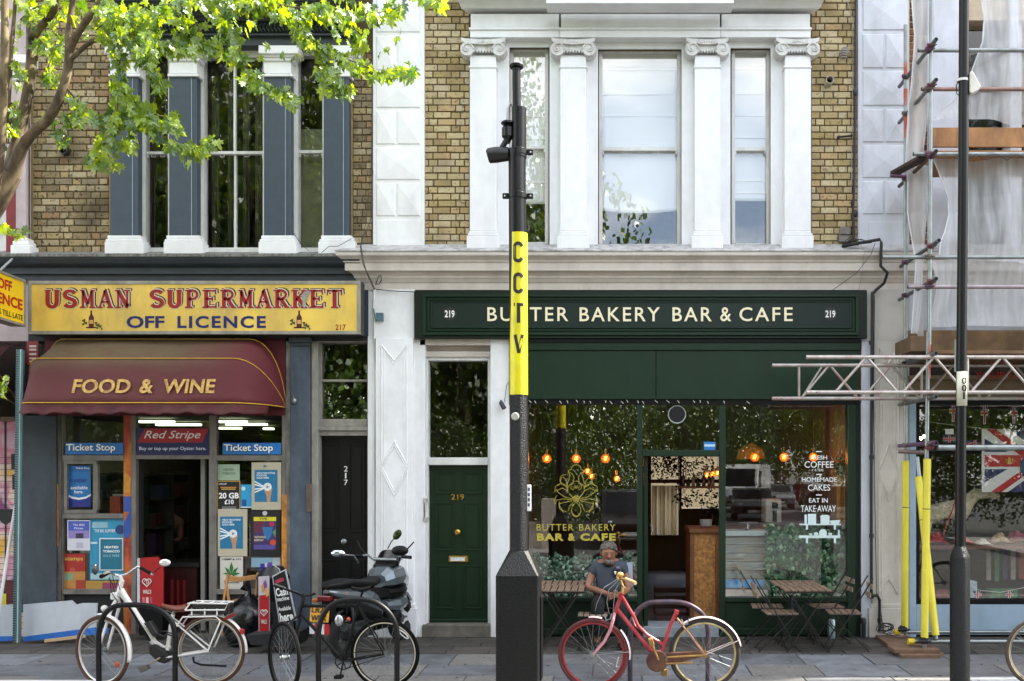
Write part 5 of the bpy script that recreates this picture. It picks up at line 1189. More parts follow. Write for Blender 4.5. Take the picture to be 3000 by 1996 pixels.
fit('stub_pipe', MB().tube([P(2458, 402, .05), P(2497, 398, .05)], .014, 6).ball(P(2456, 403, .05), .022, 8, 5), M('#1c150f', .7), 'short dark horizontal pipe against the right brick strip', 'pipe', P(2476, 400, 0))
fit('flue_vent', MB().lathe([(.055, 0), (.055, -.1), (.045, -.1), (.045, -.02)], (X(197), 0, Z(446)), 'Y', 16, close=False).lathe([(.044, -.02), (.044, -.03)], (X(197), 0, Z(446)), 'Y', 16), M('#2a2826', .6), 'round dark flue outlet in the sooty brick wall by the tree', 'flue', P(197, 446, 0), smooth=True)
CBW = M('#b5b1a8', .6)
m = MB(); m.tube([P(1092, 150, .06), P(1088, 480, .07), P(1074, 640, .1), P(1065, 690, .16), P(1058, 722, .3), P(1066, 770, .33), P(1078, 810, .22), P(1096, 850, .1)], .0045, 5); m.tube([P(1093, 500, .08), P(1085, 650, .1), P(1062, 700, .2), P(1056, 724, .3), P(1064, 776, .3), P(1086, 820, .2), P(1098, 848, .1)], .006, 5)
fit('hanging_cable', m, M('#3a3734', .6), 'twisted cables dropping from the brick strip across the cornice end', 'cable', P(1065, 722, .3))
fit('cable_loop', MB().tube([P(1100, 836, .12), P(1108, 812, .13), P(1116, 806, .13), P(1117, 822, .13), P(1110, 834, .13), P(1102, 832, .12)], .006, 5), PIPEM, 'small loop of black cable on the frieze over the white pier', 'cable', P(1108, 836, .12))
fit('frieze_cable', MB().tube([P(1100, 848, .1), P(1150, 853, .1), P(1214, 856, .13)], .006, 5), PIPEM, 'black cable running from the white pier to the green sign', 'cable', P(1150, 853, .1))
fit('pier_cable', MB().tube([P(1098, 850, .1), P(1094, 900, .1), P(1097, 950, .09), P(1096, 1040, .05), P(1100, 1100, .05), P(1096, 1300, .05), P(1097, 1500, .05), P(1096, 1700, .05)], .0065, 5), WPAINT, 'white painted cable running down the edge of the left diamond pier', 'cable', P(1096, 1700, .05))
fit('alarm_box', MB().pb(1101, 1122, 917, 940, .07, .11).tube([P(1095, 905, .1), P(1100, 930, .12), P(1106, 938, .12)], .007, 5), M('#56707c', .5, metal=.3), 'small bluish metal cable box on the white pier block', 'cable box', P(1110, 940, .07))
fit('thin_cable', MB().tube([P(842, 660, .14), P(866, 692, .2), P(884, 718, .22), P(905, 735, .25)], .004, 5).tube([P(942, 741, .25), P(965, 722, .24), P(990, 722, .26), P(1030, 700, .2)], .004, 5), PIPEM, 'loose black wire lying over the third slate pilaster base', 'wire', P(884, 718, .2))
fit('wall_camera', MB().tube([P(1468, 1181, .09), P(1477, 1197, .12)], .03, 10).tube([P(1468, 1175, .05), P(1466, 1180, .09)], .015, 6).tube([P(1478, 1178, .06), P(1484, 1130, .05), P(1490, 1120, .05)], .004, 5), M('#15171c', .4), 'small dark camera with dangling wire on the white jamb beside door 219', 'camera', P(1470, 1190, .03), smooth=True)
fit('red_notice', MB().pb(78, 112, 1000, 1068, .05, .058), M('#7d161a', .5), 'small red notice board tucked left of the dome awning', 'notice', P(95, 1068, .05))
nb = bpy.data.objects['red_notice']
for k, (a, b) in enumerate(((1012, 1018), (1022, 1028), (1035, 1041), (1048, 1053), (1057, 1062))): MB().pb(86, 106, a, b, .058, .06).build('notice_line', M('#c9b9b4', .6), nb)
fit('bell_light', MB().ball(P(862, 1175, .08), .035, 10, 6, (1, 1, 1.2)).tube([P(858, 1160, .05), P(862, 1172, .08)], .012, 6), M('#85898c', .3, metal=.6), 'small metal lamp fitting on the slate pilaster beside the awning', 'wall lamp', P(862, 1180, .05), smooth=True)
fit('door_bracket', MB().pb(1239, 1250, 1462, 1472, -.05, .03).pb(1239, 1250, 1518, 1530, -.05, .03).tube([P(1246, 1468, .03), P(1246, 1524, .03)], .009, 6), M('#b3b3b0', .4, metal=.4), 'pale metal pull bracket on the jamb left of the green door', 'bracket', P(1245, 1530, 0))
fit('intercom', MB().pb(896, 912, 1418, 1500, .04, .07), M('#5b4a44', .6, var=.3), 'dark brown entry panel on the frame left of the black door', 'entry panel', P(903, 1500, .04), bevel=.004)
# ================================================================= CCTV pole
DP = 3.55
cp = thing('camera_pole', 'tall black pole with yellow CCTV sleeve and a fat black base box', 'pole', P(1522, 2200, DP) * 1)
cp.location.z = 0; ORG[cp.name] = Vector(cp.location)
def PC(px, py): return P(px, py, DP)
PM = bpy.data.materials.new('stippled_black_paint'); n, l = nodes(PM); bb = n['Principled BSDF']; bb.inputs['Roughness'].default_value = .45; bb.inputs['Specular IOR Level'].default_value = .35; bb.inputs['Base Color'].default_value = lin('#08090b')
tc = n.new('ShaderNodeTexCoord'); nt = n.new('ShaderNodeTexVoronoi'); nt.inputs['Scale'].default_value = 110; l.new(tc.outputs['Object'], nt.inputs['Vector'])
bp = n.new('ShaderNodeBump'); bp.inputs['Strength'].default_value = .9; bp.inputs['Distance'].default_value = .006; l.new(nt.outputs['Distance'], bp.inputs['Height']); l.new(bp.outputs['Normal'], bb.inputs['Normal'])
c0 = PC(1522, 1160);
MB().tube([PC(1520, 1250), PC(1521, 1630)], .083, 28).tube([PC(1519, 1160), PC(1520, 1255)], .082, 28).build('lower_shaft', [PM], cp, smooth=True)
MB().tube([PC(1515, 460), PC(1519, 1162)], .0795, 28).build('shaft', BLK_PAINT, cp, smooth=True)
MB().tube([PC(1521, 318), PC(1521, 465)], .066, 24).tube([PC(1516, 440), PC(1516, 462)], .084, 24).build('upper_shaft', BLK_PAINT, cp, smooth=True)
MB().tube([PC(1513, 193), PC(1514, 322)], .038, 18).lathe([(.062, -.02), (.066, 0), (.05, .012)], PC(1513, 193)).build('mast_tip', BLK_PAINT, cp, smooth=True)
ys = MB().tube([PC(1518.5, 685), PC(1520, 1158)], .0835, 32).build('yellow_sleeve', M('#d8cd1a', .4, var=.08, scale=5, dirt='#9c9020', dirtamt=.6, dscale=9), cp, smooth=True)
def round_pole(c):
 q = PC(1520, 900); dx = c.x - q.x - .004; r_ = .0845; a = min(max(dx/r_, -1.2), 1.2); return Vector((q.x + r_*math.sin(a), q.y - r_*math.cos(a) + (c.y + DP), c.z))
for i, ch in enumerate('CCTV'):
 ym = (745, 835, 922, 1013)[i]; a_, b_ = X(1507+i*.6, DP), X(1537+i*.6, DP); ax_, az_ = b_-a_, Z(ym-29, DP)-Z(ym+28, DP); m = MB()
 for pts, w in {'C': [(arc(.5, .76, .38, .19, 10, 180, 8) + arc(.5, .24, .38, .19, 180, 350, 8), .33)], 'T': [([(.5, 0), (.5, .98)], .34), ([(0, .93), (.5, .93), (1, .93)], .3)], 'V': [([(.12, 1), (.5, .06)], .32), ([(.88, 1), (.5, .06)], .32)]}[ch]: ribbon(m, pts, w, ax_, az_, a_, Z(ym+28, DP), -DP, .002)
 m.v = [round_pole(v) for v in m.v]; m.build('lettering', PRINTK, ys)
# brackets with lugs
for py, lug in ((575, 1), (447, 0)):
 m = MB(); m.tube([PC(1517, py-9), PC(1517, py+9)], .086, 24)
 for s in ((-1, 1) if lug else (1,)): q = PC(1517 + s*36, py); m.box(q.x-.028, q.x+.03, q.y-.012, q.y+.012, q.z-.026, q.z+.026)
 o = m.build('clamp_band', BLK_PAINT, cp, bevel=.006)
 for s in ((-1, 1) if lug else (1,)): q = PC(1517 + s*38, py); MB().lathe([(.008, -.0125), (.008, -.0145)], q, 'Y', 8).build('bolt_hole', M('#c5c5c5', .5), o)
q = PC(1512, 1222)
MB().lathe([(.037, 0), (.037, -.012), (.028, -.02)], (q.x, q.y-.078, q.z), 'Y', 20).build('round_cap', M('#a7a59b', .5, var=.2), cp, smooth=True)
# base box: octagonal-shouldered square casing
m = MB(); zt_, zs, w = Z(1612, DP), Z(1682, DP), 61/sc(DP); q = PC(1521, 1682); qx = q.x
wb = 62/sc(DP); a = wb*.42
def octo(w_, ch, z, ox=0): return [Vector((qx+ox+sx_, -DP+sy_, z)) for sx_, sy_ in ((-w_, -w_+ch), (-w_+ch, -w_), (w_-ch, -w_), (w_, -w_+ch), (w_, w_-ch), (w_-ch, w_), (-w_+ch, w_), (-w_, w_-ch))]
rg = [octo(wb, .012, 0), octo(wb, .012, zs), octo(.085, .035, zt_)]
vs_ = [v for r_ in rg for v in r_]; fs = [tuple(range(8))[::-1], tuple(range(16, 24))] + [(i*8+j, i*8+(j+1) % 8, (i+1)*8+(j+1) % 8, (i+1)*8+j) for i in range(2) for j in range(8)]
base = m.add(vs_, fs).build('base_box', M('#08090a', .5, var=.25, scale=18, bump=.6, bscale=70, dirt='#141310', dirtamt=.4, spec=.3), cp, bevel=.008, bseg=2)
MB().box(qx+wb, qx+wb+.018, -DP-wb*.3, -DP+wb*.6, .2, Z(1745, DP)).build('access_door', BLK_PAINT, base, bevel=.004)
nt_ = MB().pb(1541, 1556, 1421, 1498, DP+.02, DP+.03).build('pole_notice', PRINTW, cp, bevel=.002); nt_['label'] = 'narrow white notice plate'
for k in range(4): MB().pb(1546, 1552, 1430+k*15, 1439+k*15, DP+.03, DP+.032).build('notice_text', M('#3a3f78', .6), nt_)
# camera unit hanging at left
m = MB(); m.tube([PC(1500, 450), PC(1508, 400), PC(1510, 350), PC(1508, 325), PC(1500, 306), PC(1494, 306), PC(1489, 318), PC(1488, 340), PC(1488, 355)], .013, 8)
m.build('camera_arm', M('#9b9c9c', .3, metal=.7), cp, smooth=True)
m = MB(); m.lathe([(.052, .0), (.064, -.01), (.064, -.022), (.04, -.03), (.045, -.05), (.055, -.06), (.055, -.14), (.03, -.17), (.02, -.2)], PC(1488, 357)); m.tube([PC(1490, 400), PC(1470, 436)], .026, 10); m.ball(PC(1487, 403), .03, 10, 6)
m.build('camera_mount', M('#121317', .3, metal=.3), cp, smooth=True)
m = MB(); m.tube([PC(1428, 458), PC(1432, 457), PC(1455, 454), PC(1490, 452), PC(1494, 452)], [.052, .068, .072, .062, .045], 18)
m.build('camera_housing', M('#141415', .35, var=.2), cp, smooth=True)
MB().tube([PC(1480, 446), PC(1494, 445)], [.05, .036], 14).build('camera_collar', M('#8c8a88', .3, metal=.7), cp, smooth=True)
# ================================================================= lamp post right
DL = 3.0
lp_ = thing('lamp_post', 'slim black lamp post with a white 001 plate and fat lower casing', 'lamp post', Vector((X(2813, DL), -DL, 0)))
def PL(px, py): return P(px, py, DL)
MB().tube([PL(2826, -500), PL(2822, 500), PL(2816, 1100), PL(2813, 1600), PL(2813, 1622)], [.046, .048, .049, .052, .054], 22).build('shaft', BLK_PAINT, lp_, smooth=True)
MB().lathe([(.054, Z(1600, DL)), (.06, Z(1606, DL)), (.092, Z(1630, DL)), (.094, Z(1636, DL)), (.094, 0)], (X(2812, DL), -DL, 0), n=24).build('lower_casing', PM, lp_, smooth=True)
m = MB(); q = PL(2816, 1145); r_ = .0535
rows = [[Vector((q.x + r_*math.sin(a), q.y - r_*math.cos(a), z)) for a in [(-1.25 + 2.5*i/10) for i in range(11)]] for z in (Z(1190, DL), Z(1090, DL))]
pl = MB().grid(rows).build('number_plate', M('#c9c6b4', .5, var=.1, dirt='#8a846c', dirtamt=.5, dscale=12), lp_, smooth=True, solid=.002)
for i, ch in enumerate('001'): text(ch, 2812 if ch == '0' else 2815, 2826 if ch == '0' else 2821, 1107+i*22, 1127+i*22, DL, PRINTK, pl, .002, .03, fn=lambda c: Vector((c.x, c.y - .056, c.z)))
MB().pb(2797, 2812, 995, 1090, DL-.02, DL-.012).build('side_plate', M('#9aa39f', .5, var=.2), lp_)
sb = thing('strapped_box', 'white wrapped sensor box with a blue end strapped to the lamp post', 'sensor box', PL(2848, 270))
MB().pp([(2842, 212), (2850, 208), (2858, 222), (2874, 252), (2868, 264), (2846, 274), (2842, 268)], DL-.05, DL+.05).build('wrapped_box', M('#cfcac0', .7, var=.1), sb, bevel=.008, bseg=2)
MB().tube([PL(2848, 268), PL(2866, 258)], .022, 10).build('blue_end', M('#234a8c', .4), sb, smooth=True)
MB().tube([PL(2820, 233), PL(2820, 240)], .055, 20).build('strap', M('#d0cfcc', .5), sb, smooth=True)
MB().tube([PL(2812, 232), PL(2802, 250), PL(2803, 275), PL(2812, 282)], .005, 5).build('dangling_wire', BLACK, sb)
# ================================================================= signs & posters on the grocer windows
def poster(name, lab, px0, px1, py0, py1, bgc, items=(), d=.004, cat='poster', th=.004, d0=None, rough=.5):
 org = P((px0+px1)/2, py1, d)
 o = MB().pb(px0, px1, py0, py1, d-th if d0 is None else d0, d).build(name, M(bgc, rough, var=.06, scale=6), None, origin=org, bevel=.001)
 tag(o, lab, cat)
 for k, it in enumerate(items):
  dd = d + .0012*(1 + k*.15)
  if it[0] == 't': text(it[1], it[2], it[3], it[4], it[5], dd, M(it[6], .5, var=.02), o, .001, it[7] if len(it) > 7 else .0, shear=it[8] if len(it) > 8 else 0)
  elif it[0] == 'r': MB().pb(it[1], it[2], it[3], it[4], d, dd).build('printed_block', M(it[5], .5, var=.1, scale=14), o)
  elif it[0] == 'c': q = P(it[1], it[2], dd); r_ = it[3]/230; MB().lathe([(r_, 0), (r_, .001)], q, 'Y', 18).build('printed_disc', M(it[4], .5, var=.08), o)
  elif it[0] == 'p': MB().pp(it[1], d, dd).build('printed_shape', M(it[2], .5, var=.1), o)
 return o
poster('ticket_sign', 'blue ticket stop strip over the left grocer window', 192, 360, 1298, 1332, '#1f6db2', [('t', 'Ticket Stop', 196, 341, 1303, 1329, '#0d3c6b', .02), ('t', 'Ticket Stop', 194, 338, 1301, 1327, '#f0f2f2', .02)], d=.03, cat='sign', th=.03)
poster('ticket_sign', 'blue ticket stop strip over the right grocer window', 652, 823, 1298, 1332, '#1f6db2', [('t', 'Ticket Stop', 658, 802, 1305, 1330, '#0d3c6b', .02), ('t', 'Ticket Stop', 656, 800, 1302, 1328, '#f0f2f2', .02)], d=.03, cat='sign', th=.03)
poster('beer_sign', 'red and navy beer brand sign above the open grocer doorway', 400, 612, 1255, 1334, '#14174f', [('p', [(402, 1297), (425, 1256), (612, 1256), (592, 1297)], '#a31620'),
  ('t', 'Red Stripe', 422, 588, 1262, 1292, '#e6e2dd', .008, .35), ('t', 'Buy or top up your Oyster here.', 408, 604, 1309, 1322, '#d6d8e6', .012)], d=.03, cat='sign', th=.02)
poster('travel_poster', 'blue travel card poster in the small opening window', 196, 266, 1365, 1486, '#1d6fae', [('r', 196, 266, 1365, 1382, '#1f5f9e'), ('p', [(196, 1447), (210, 1455), (231, 1459), (252, 1455), (266, 1447), (266, 1486), (196, 1486)], '#e2e6ea'),
  ('p', [(196, 1453), (210, 1461), (231, 1465), (252, 1461), (266, 1453), (266, 1486), (196, 1486)], '#1a2a7c'), ('t', 'oyster', 206, 255, 1402, 1418, '#173a7c', .02), ('t', 'available', 207, 257, 1424, 1434, '#e8eef2', .01), ('t', 'here.', 218, 244, 1436, 1446, '#e8eef2', .01), ('t', 'Ticket Stop', 222, 262, 1369, 1376, '#e8eef2', .01)], d=-.018)
poster('purple_poster', 'white framed blue to purple leaflet poster, upper left of the lower window', 197, 264, 1524, 1613, '#d7d6dc', [('r', 200, 262, 1527, 1578, '#4a5cb4'), ('r', 200, 262, 1555, 1578, '#9382bd'), ('r', 222, 245, 1563, 1578, '#3a3350'), ('r', 224, 244, 1590, 1606, '#b8b5c4'), ('t', 'The 2022', 214, 248, 1535, 1541, '#e8e8f4', .01), ('t', 'Prices', 218, 244, 1545, 1551, '#e8e8f4', .01)], d=-.008)
poster('big_blue_poster', 'large turquoise poster behind the heated tobacco notice', 263, 362, 1521, 1700, '#2f8fb4', [('t', 'THE BIG SUMMER', 277, 338, 1551, 1560, '#e6eef0', .01), ('r', 270, 315, 1530, 1547, '#8fb9c6'), ('c', 352, 1552, 14, '#173a70'), ('r', 265, 285, 1588, 1594, '#bfe0e8'), ('r', 266, 350, 1680, 1698, '#a9c4c4')], d=-.02)
poster('stamps_poster', 'red stamps poster in the bottom left corner of the window', 184, 250, 1623, 1727, '#a3291f', [('t', 'stamps', 190, 243, 1633, 1646, '#d9b54a', .01), ('c', 212, 1671, 8, '#b9493a'), ('r', 184, 250, 1675, 1725, '#b8803e'), ('r', 184, 215, 1680, 1700, '#7f9a7a'), ('r', 222, 250, 1700, 1726, '#a23a2a')], d=-.02)
poster('heated_tobacco_notice', 'teal notice with white border reading heated tobacco sold here', 291, 361, 1577, 1672, '#dfe5e4', [('r', 294, 358, 1580, 1669, '#186d84'), ('t', 'HEATED', 306, 347, 1600, 1607, '#eef2f2', .03), ('t', 'TOBACCO', 302, 351, 1612, 1619, '#eef2f2', .03), ('t', 'SOLD HERE', 303, 350, 1625, 1632, '#9ec4cc', .0)], d=-.004)
poster('lower_banner', 'yellow and magenta printed strip along the foot of the left window', 251, 361, 1702, 1727, '#b08a3a', [('r', 300, 361, 1708, 1727, '#8c3a5c')], d=-.02)
poster('green_notice', 'pale green faded notice, top left of the right window', 638, 702, 1361, 1408, '#9db39a', [('t', 'HEATED', 655, 685, 1373, 1380, '#4f6b58', .01), ('t', 'TOBACCO', 652, 690, 1384, 1391, '#4f6b58', .01)], d=-.02)
poster('sim_offer_poster', 'black poster with gold edge offering 20 GB for 10 pounds', 636, 704, 1409, 1504, '#b08a34', [('r', 639, 701, 1412, 1501, '#101013'), ('t', '20 GB', 641, 700, 1444, 1461, '#f2f2f0', .03), ('t', '£10', 658, 685, 1464, 1478, '#f2f2f0', .03), ('t', 'giffgaff', 640, 664, 1416, 1422, '#d0d0d0', .02), ('r', 646, 692, 1427, 1430, '#c08a30'), ('r', 649, 690, 1432, 1435, '#c9a24a'), ('r', 650, 692, 1485, 1487, '#9a9a9a'), ('r', 650, 692, 1490, 1492, '#9a9a9a')], d=-.004)
poster('cyan_leaflet', 'small bright cyan leaflet between the sim poster and pouch poster', 705, 737, 1420, 1488, '#2a9fd0', [('c', 713, 1432, 6, '#bfe6f2'), ('r', 709, 722, 1464, 1484, '#1a4f8a'), ('r', 705, 737, 1485, 1488, '#e0ecf0')], d=-.015)
for (a, b, c, e, lab) in ((737, 824, 1355, 1494, 'cream framed blue nicotine pouch poster, top right of the window'), (638, 724, 1492, 1630, 'cream framed blue nicotine pouch poster, below the sim poster')):
 bx0, bx1 = a+9, a+76; y0 = c+22
 if a < 700: bx0, bx1 = a+7, a+74
 poster('pouch_poster', lab, a, b, c, e, '#b5ad96', [('r', bx0, bx1, y0, y0+94, '#1c6e96'), ('t', 'VELO NICOTINE', bx0+6, bx0+60, y0+7, y0+12, '#e8eef0', .02), ('t', 'POUCHES', bx0+6, bx0+36, y0+14, y0+19, '#e8eef0', .02), ('t', 'SOLD HERE', bx0+6, bx0+42, y0+21, y0+26, '#e8eef0', .02),
  *[('p', [(bx0, y0+32+i*9), (bx0, y0+36+i*9), (bx0+28, y0+50+i*2), (bx0+28, y0+47+i*2)], '#e8eef0') for i in range(2)], *[('p', [(bx0, y0+68-i*9), (bx0, y0+64-i*9), (bx0+28, y0+53-i*2), (bx0+28, y0+56-i*2)], '#e8eef0') for i in range(2)],
  ('p', [(bx0+28, y0+58), (bx0+52, y0+55), (bx0+47, y0+80), (bx0+46, y0+94), (bx0+36, y0+94), (bx0+35, y0+78)], '#b08a68'), ('c', bx0+38, y0+50, 12, '#dfe0d8'), ('p', [(bx0+35, y0+45), (bx0+43, y0+50), (bx0+35, y0+55)], '#3f8aa8'), ('p', [(a+35, c+6), (a+48, c+11), (a+35, c+17)], '#6f7d7c')] if a > 700 else
  [('r', bx0, bx1, y0, y0+94, '#1c6e96'), ('t', 'VELO NICOTINE', bx0+6, bx0+60, y0+7, y0+12, '#e8eef0', .02), ('t', 'POUCHES', bx0+6, bx0+36, y0+14, y0+19, '#e8eef0', .02), ('t', 'SOLD HERE', bx0+6, bx0+42, y0+21, y0+26, '#e8eef0', .02),
  *[('p', [(bx0, y0+32+i*9), (bx0, y0+36+i*9), (bx0+28, y0+50+i*2), (bx0+28, y0+47+i*2)], '#e8eef0') for i in range(2)], *[('p', [(bx0, y0+68-i*9), (bx0, y0+64-i*9), (bx0+28, y0+53-i*2), (bx0+28, y0+56-i*2)], '#e8eef0') for i in range(2)],
  ('p', [(bx0+28, y0+58), (bx0+52, y0+55), (bx0+47, y0+80), (bx0+46, y0+94), (bx0+36, y0+94), (bx0+35, y0+78)], '#b08a68'), ('c', bx0+38, y0+50, 12, '#dfe0d8'), ('p', [(bx0+35, y0+45), (bx0+43, y0+50), (bx0+35, y0+55)], '#3f8aa8')], d=.012, th=.015)
poster('vape_poster', 'black framed purple and red drink poster with yellow header', 734, 822, 1496, 1630, '#0c0c0f', [('r', 743, 809, 1515, 1611, '#3a2a5c'), ('r', 743, 776, 1527, 1560, '#5c2438'), ('r', 743, 809, 1515, 1527, '#cfc42a'), ('t', 'VYPE', 760, 782, 1517, 1524, '#3a3a20', .02), ('p', [(768, 1545), (800, 1545), (794, 1572), (786, 1584), (776, 1578)], '#2a6a9c'), ('c', 796, 1536, 7, '#b0283a'), ('p', [(798, 1560), (808, 1550), (807, 1575)], '#4f8a58'), ('c', 800, 1590, 9, '#c0452a'), ('t', 'TASTE IS BOLD', 745, 778, 1571, 1577, '#d9c9a8', .02), ('t', 'EVERYDAY', 745, 772, 1580, 1586, '#d9c9a8', .02), ('r', 744, 806, 1597, 1610, '#54488c'), ('c', 776, 1504, 7, '#b9b9b4')], d=.02, th=.02)
poster('leaf_poster', 'off white poster with a green seven pointed leaf beside the chair', 645, 712, 1630, 1726, '#c9c5ba', [('t', 'HEMP & 101', 652, 705, 1636, 1642, '#3a3a38', .02),
  *[('p', [(678 + L_*math.sin(R(a_))*.0, 1684), (678 + L_*.5*math.sin(R(a_)) - L_*.16*math.cos(R(a_)), 1684 - L_*.5*math.cos(R(a_)) - L_*.16*math.sin(R(a_))), (678 + L_*math.sin(R(a_)), 1684 - L_*math.cos(R(a_))), (678 + L_*.5*math.sin(R(a_)) + L_*.16*math.cos(R(a_)), 1684 - L_*.5*math.cos(R(a_)) + L_*.16*math.sin(R(a_)))], '#2c6a2e') for a_, L_ in ((0, 38), (-42, 30), (42, 30), (-80, 26), (80, 26), (-112, 14), (112, 14))], ('r', 660, 700, 1706, 1709, '#6a6a66')], d=.0)
poster('blue_strip_poster', 'light blue and grey sticker low in the right grocer window', 736, 822, 1634, 1662, '#7fa3b4', [('r', 800, 820, 1634, 1660, '#a9b0b0')], d=.0)
# ================================================================= cafe window decals
YG = M('#b3a43e', .45, var=.05)
dc = thing('flower_emblem', 'yellow outline lotus emblem on the left café window', 'window logo', P(1688, 1510, .0))
LC = [(1688, 1455)]
def plot(pts, r=.0034, mirror=True, nm='petal'):
 for s in ((1, -1) if mirror else (1,)):
  MB().tube([P(1688 + s*(x-1688), y, -.008) for x, y in pts], r, 5).build(nm, YG, dc)
def scal(pts, n=3, amp=2.5):
 out = []
 for i in range(len(pts)-1):
  (x0, y0), (x1, y1) = pts[i], pts[i+1]; L_ = math.hypot(x1-x0, y1-y0) or 1; k = max(2, int(L_/2.5))
  for j in range(k): t = j/k; out.append((x0+(x1-x0)*t + amp*.5*abs(math.sin(t*math.pi*n))*(y1-y0)/L_, y0+(y1-y0)*t - amp*.5*abs(math.sin(t*math.pi*n))*(x1-x0)/L_))
 return out + [pts[-1]]
plot(scal([(1688, 1362), (1698, 1366), (1702, 1376)])); plot([(1702, 1376), (1708, 1378), (1712, 1382), (1700, 1388), (1694, 1400), (1697, 1412), (1690, 1410)]); plot([(1712, 1378), (1706, 1394), (1711, 1412), (1716, 1425)])
plot([(1713, 1430), (1716, 1410), (1726, 1398), (1732, 1402), (1734, 1412), (1727, 1420), (1716, 1428)]); plot(scal([(1718, 1392), (1730, 1394), (1735, 1404), (1733, 1416)]))
plot([(1711, 1430), (1718, 1422), (1733, 1418), (1745, 1424)]); plot(scal([(1735, 1418), (1748, 1426), (1750, 1440)])); plot([(1697, 1461), (1712, 1440), (1728, 1430), (1749, 1440)])
plot([(1697, 1463), (1722, 1456), (1740, 1444), (1748, 1433)]); plot([(1700, 1466), (1725, 1462), (1745, 1466), (1750, 1478)]); plot([(1745, 1452), (1752, 1465), (1750, 1478)]); plot([(1699, 1468), (1725, 1473), (1737, 1476)]); plot([(1738, 1470), (1737, 1482), (1728, 1496), (1716, 1500)])
plot(scal([(1738, 1476), (1736, 1490), (1724, 1502)])); plot([(1690, 1466), (1705, 1480), (1712, 1498)]); plot([(1689, 1472), (1700, 1485), (1702, 1500), (1694, 1510), (1688, 1513)]); plot(scal([(1702, 1497), (1697, 1510), (1688, 1515)]))
plot([(1688, 1410), (1694, 1411), (1702, 1418), (1711, 1425), (1713, 1438), (1704, 1452), (1694, 1460)]); plot([(1694, 1416), (1702, 1420), (1704, 1430), (1697, 1436), (1692, 1430), (1698, 1426)]); plot([(1692, 1422), (1688, 1432)])
for a_ in range(5): plot([(1688 + 5*math.sin(a_*1.257) + 5*math.cos(t), 1461 - 5*math.cos(a_*1.257) + 5*math.sin(t)) for t in [k*.9 for k in range(8)]], .0036, False, 'flower_centre')
cl = thing('window_lettering', 'yellow café name lettering below the lotus emblem', 'lettering', P(1690, 1586, 0))
text('BUTTER', 1572, 1680, 1536, 1555, -.006, YG, cl, .002, .0, spacing=1.15); text('BAKERY', 1697, 1803, 1536, 1555, -.006, YG, cl, .002, .0, spacing=1.15); text('BAR', 1573, 1652, 1563, 1585, -.006, YG, cl, .002, .05, spacing=1.2); text('&', 1664, 1685, 1563, 1585, -.006, YG, cl, .002, .05); text('CAFE', 1700, 1804, 1563, 1585, -.006, YG, cl, .002, .05, spacing=1.2)
wt = M('#e6ecec', .5, var=.02)
wlt = thing('window_menu', 'white hand drawn menu lettering on the right café window', 'lettering', P(2400, 1505, 0))
for (t_, a, b, y0, y1, bo) in (('FRESH', 2375, 2423, 1335, 1347, .01), ('COFFEE', 2357, 2442, 1352, 1371, .005), ('& TEAS', 2387, 2412, 1374, 1381, .01), ('HOMEMADE', 2349, 2452, 1399, 1412, .01), ('CAKES', 2367, 2432, 1420, 1438, .005), ('EAT IN', 2370, 2425, 1460, 1473, .01), ('TAKE·AWAY', 2346, 2449, 1481, 1500, .005)):
 text(t_, a, b, y0, y1, -.006, wt, wlt, .0015, bo)
for (a, b, y) in ((2391, 2408, 1322), (2391, 2408, 1389), (2391, 2408, 1449)): MB().pb(a, b, y, y+3, -.01, -.006).build('rule', wt, wlt)
kd = thing('kitchen_shelf_decal', 'white picture of kitchen shelves with pots on the right café window', 'window picture', P(2405, 1590, 0))
GW = M('#cfe2e4', .5, var=.03)
m = MB(); m.pb(2342, 2464, 1535, 1539, -.01, -.006); m.pb(2340, 2462, 1569, 1577, -.01, -.006);
for x_ in (2361, 2443): m.pb(x_, x_+6, 1539, 1552, -.01, -.006); m.pb(x_, x_+6, 1577, 1592, -.01, -.006)
m.build('shelf', GW, kd)
m = MB(); m.pb(2367, 2391, 1506, 1535, -.01, -.006); m.pb(2357, 2364, 1508, 1535, -.01, -.006); m.pb(2404, 2430, 1515, 1535, -.01, -.006); m.pp([(2401, 1515), (2408, 1509), (2426, 1509), (2433, 1515)], -.01, -.006)
m.pp([(2430, 1526), (2462, 1524), (2458, 1535), (2434, 1535)], -.01, -.006); m.pp([(2400, 1569), (2400, 1558), (2406, 1551), (2416, 1551), (2422, 1558), (2422, 1569)], -.01, -.006); m.pp([(2384, 1562), (2392, 1559), (2398, 1563), (2394, 1570), (2386, 1570)], -.01, -.006); m.pp([(2427, 1562), (2438, 1562), (2436, 1570), (2429, 1570)], -.01, -.006); m.pp([(2370, 1563), (2380, 1563), (2377, 1571), (2373, 1571)], -.01, -.006); m.pb(2455, 2460, 1553, 1569, -.01, -.006)
m.build('pots', GW, kd)
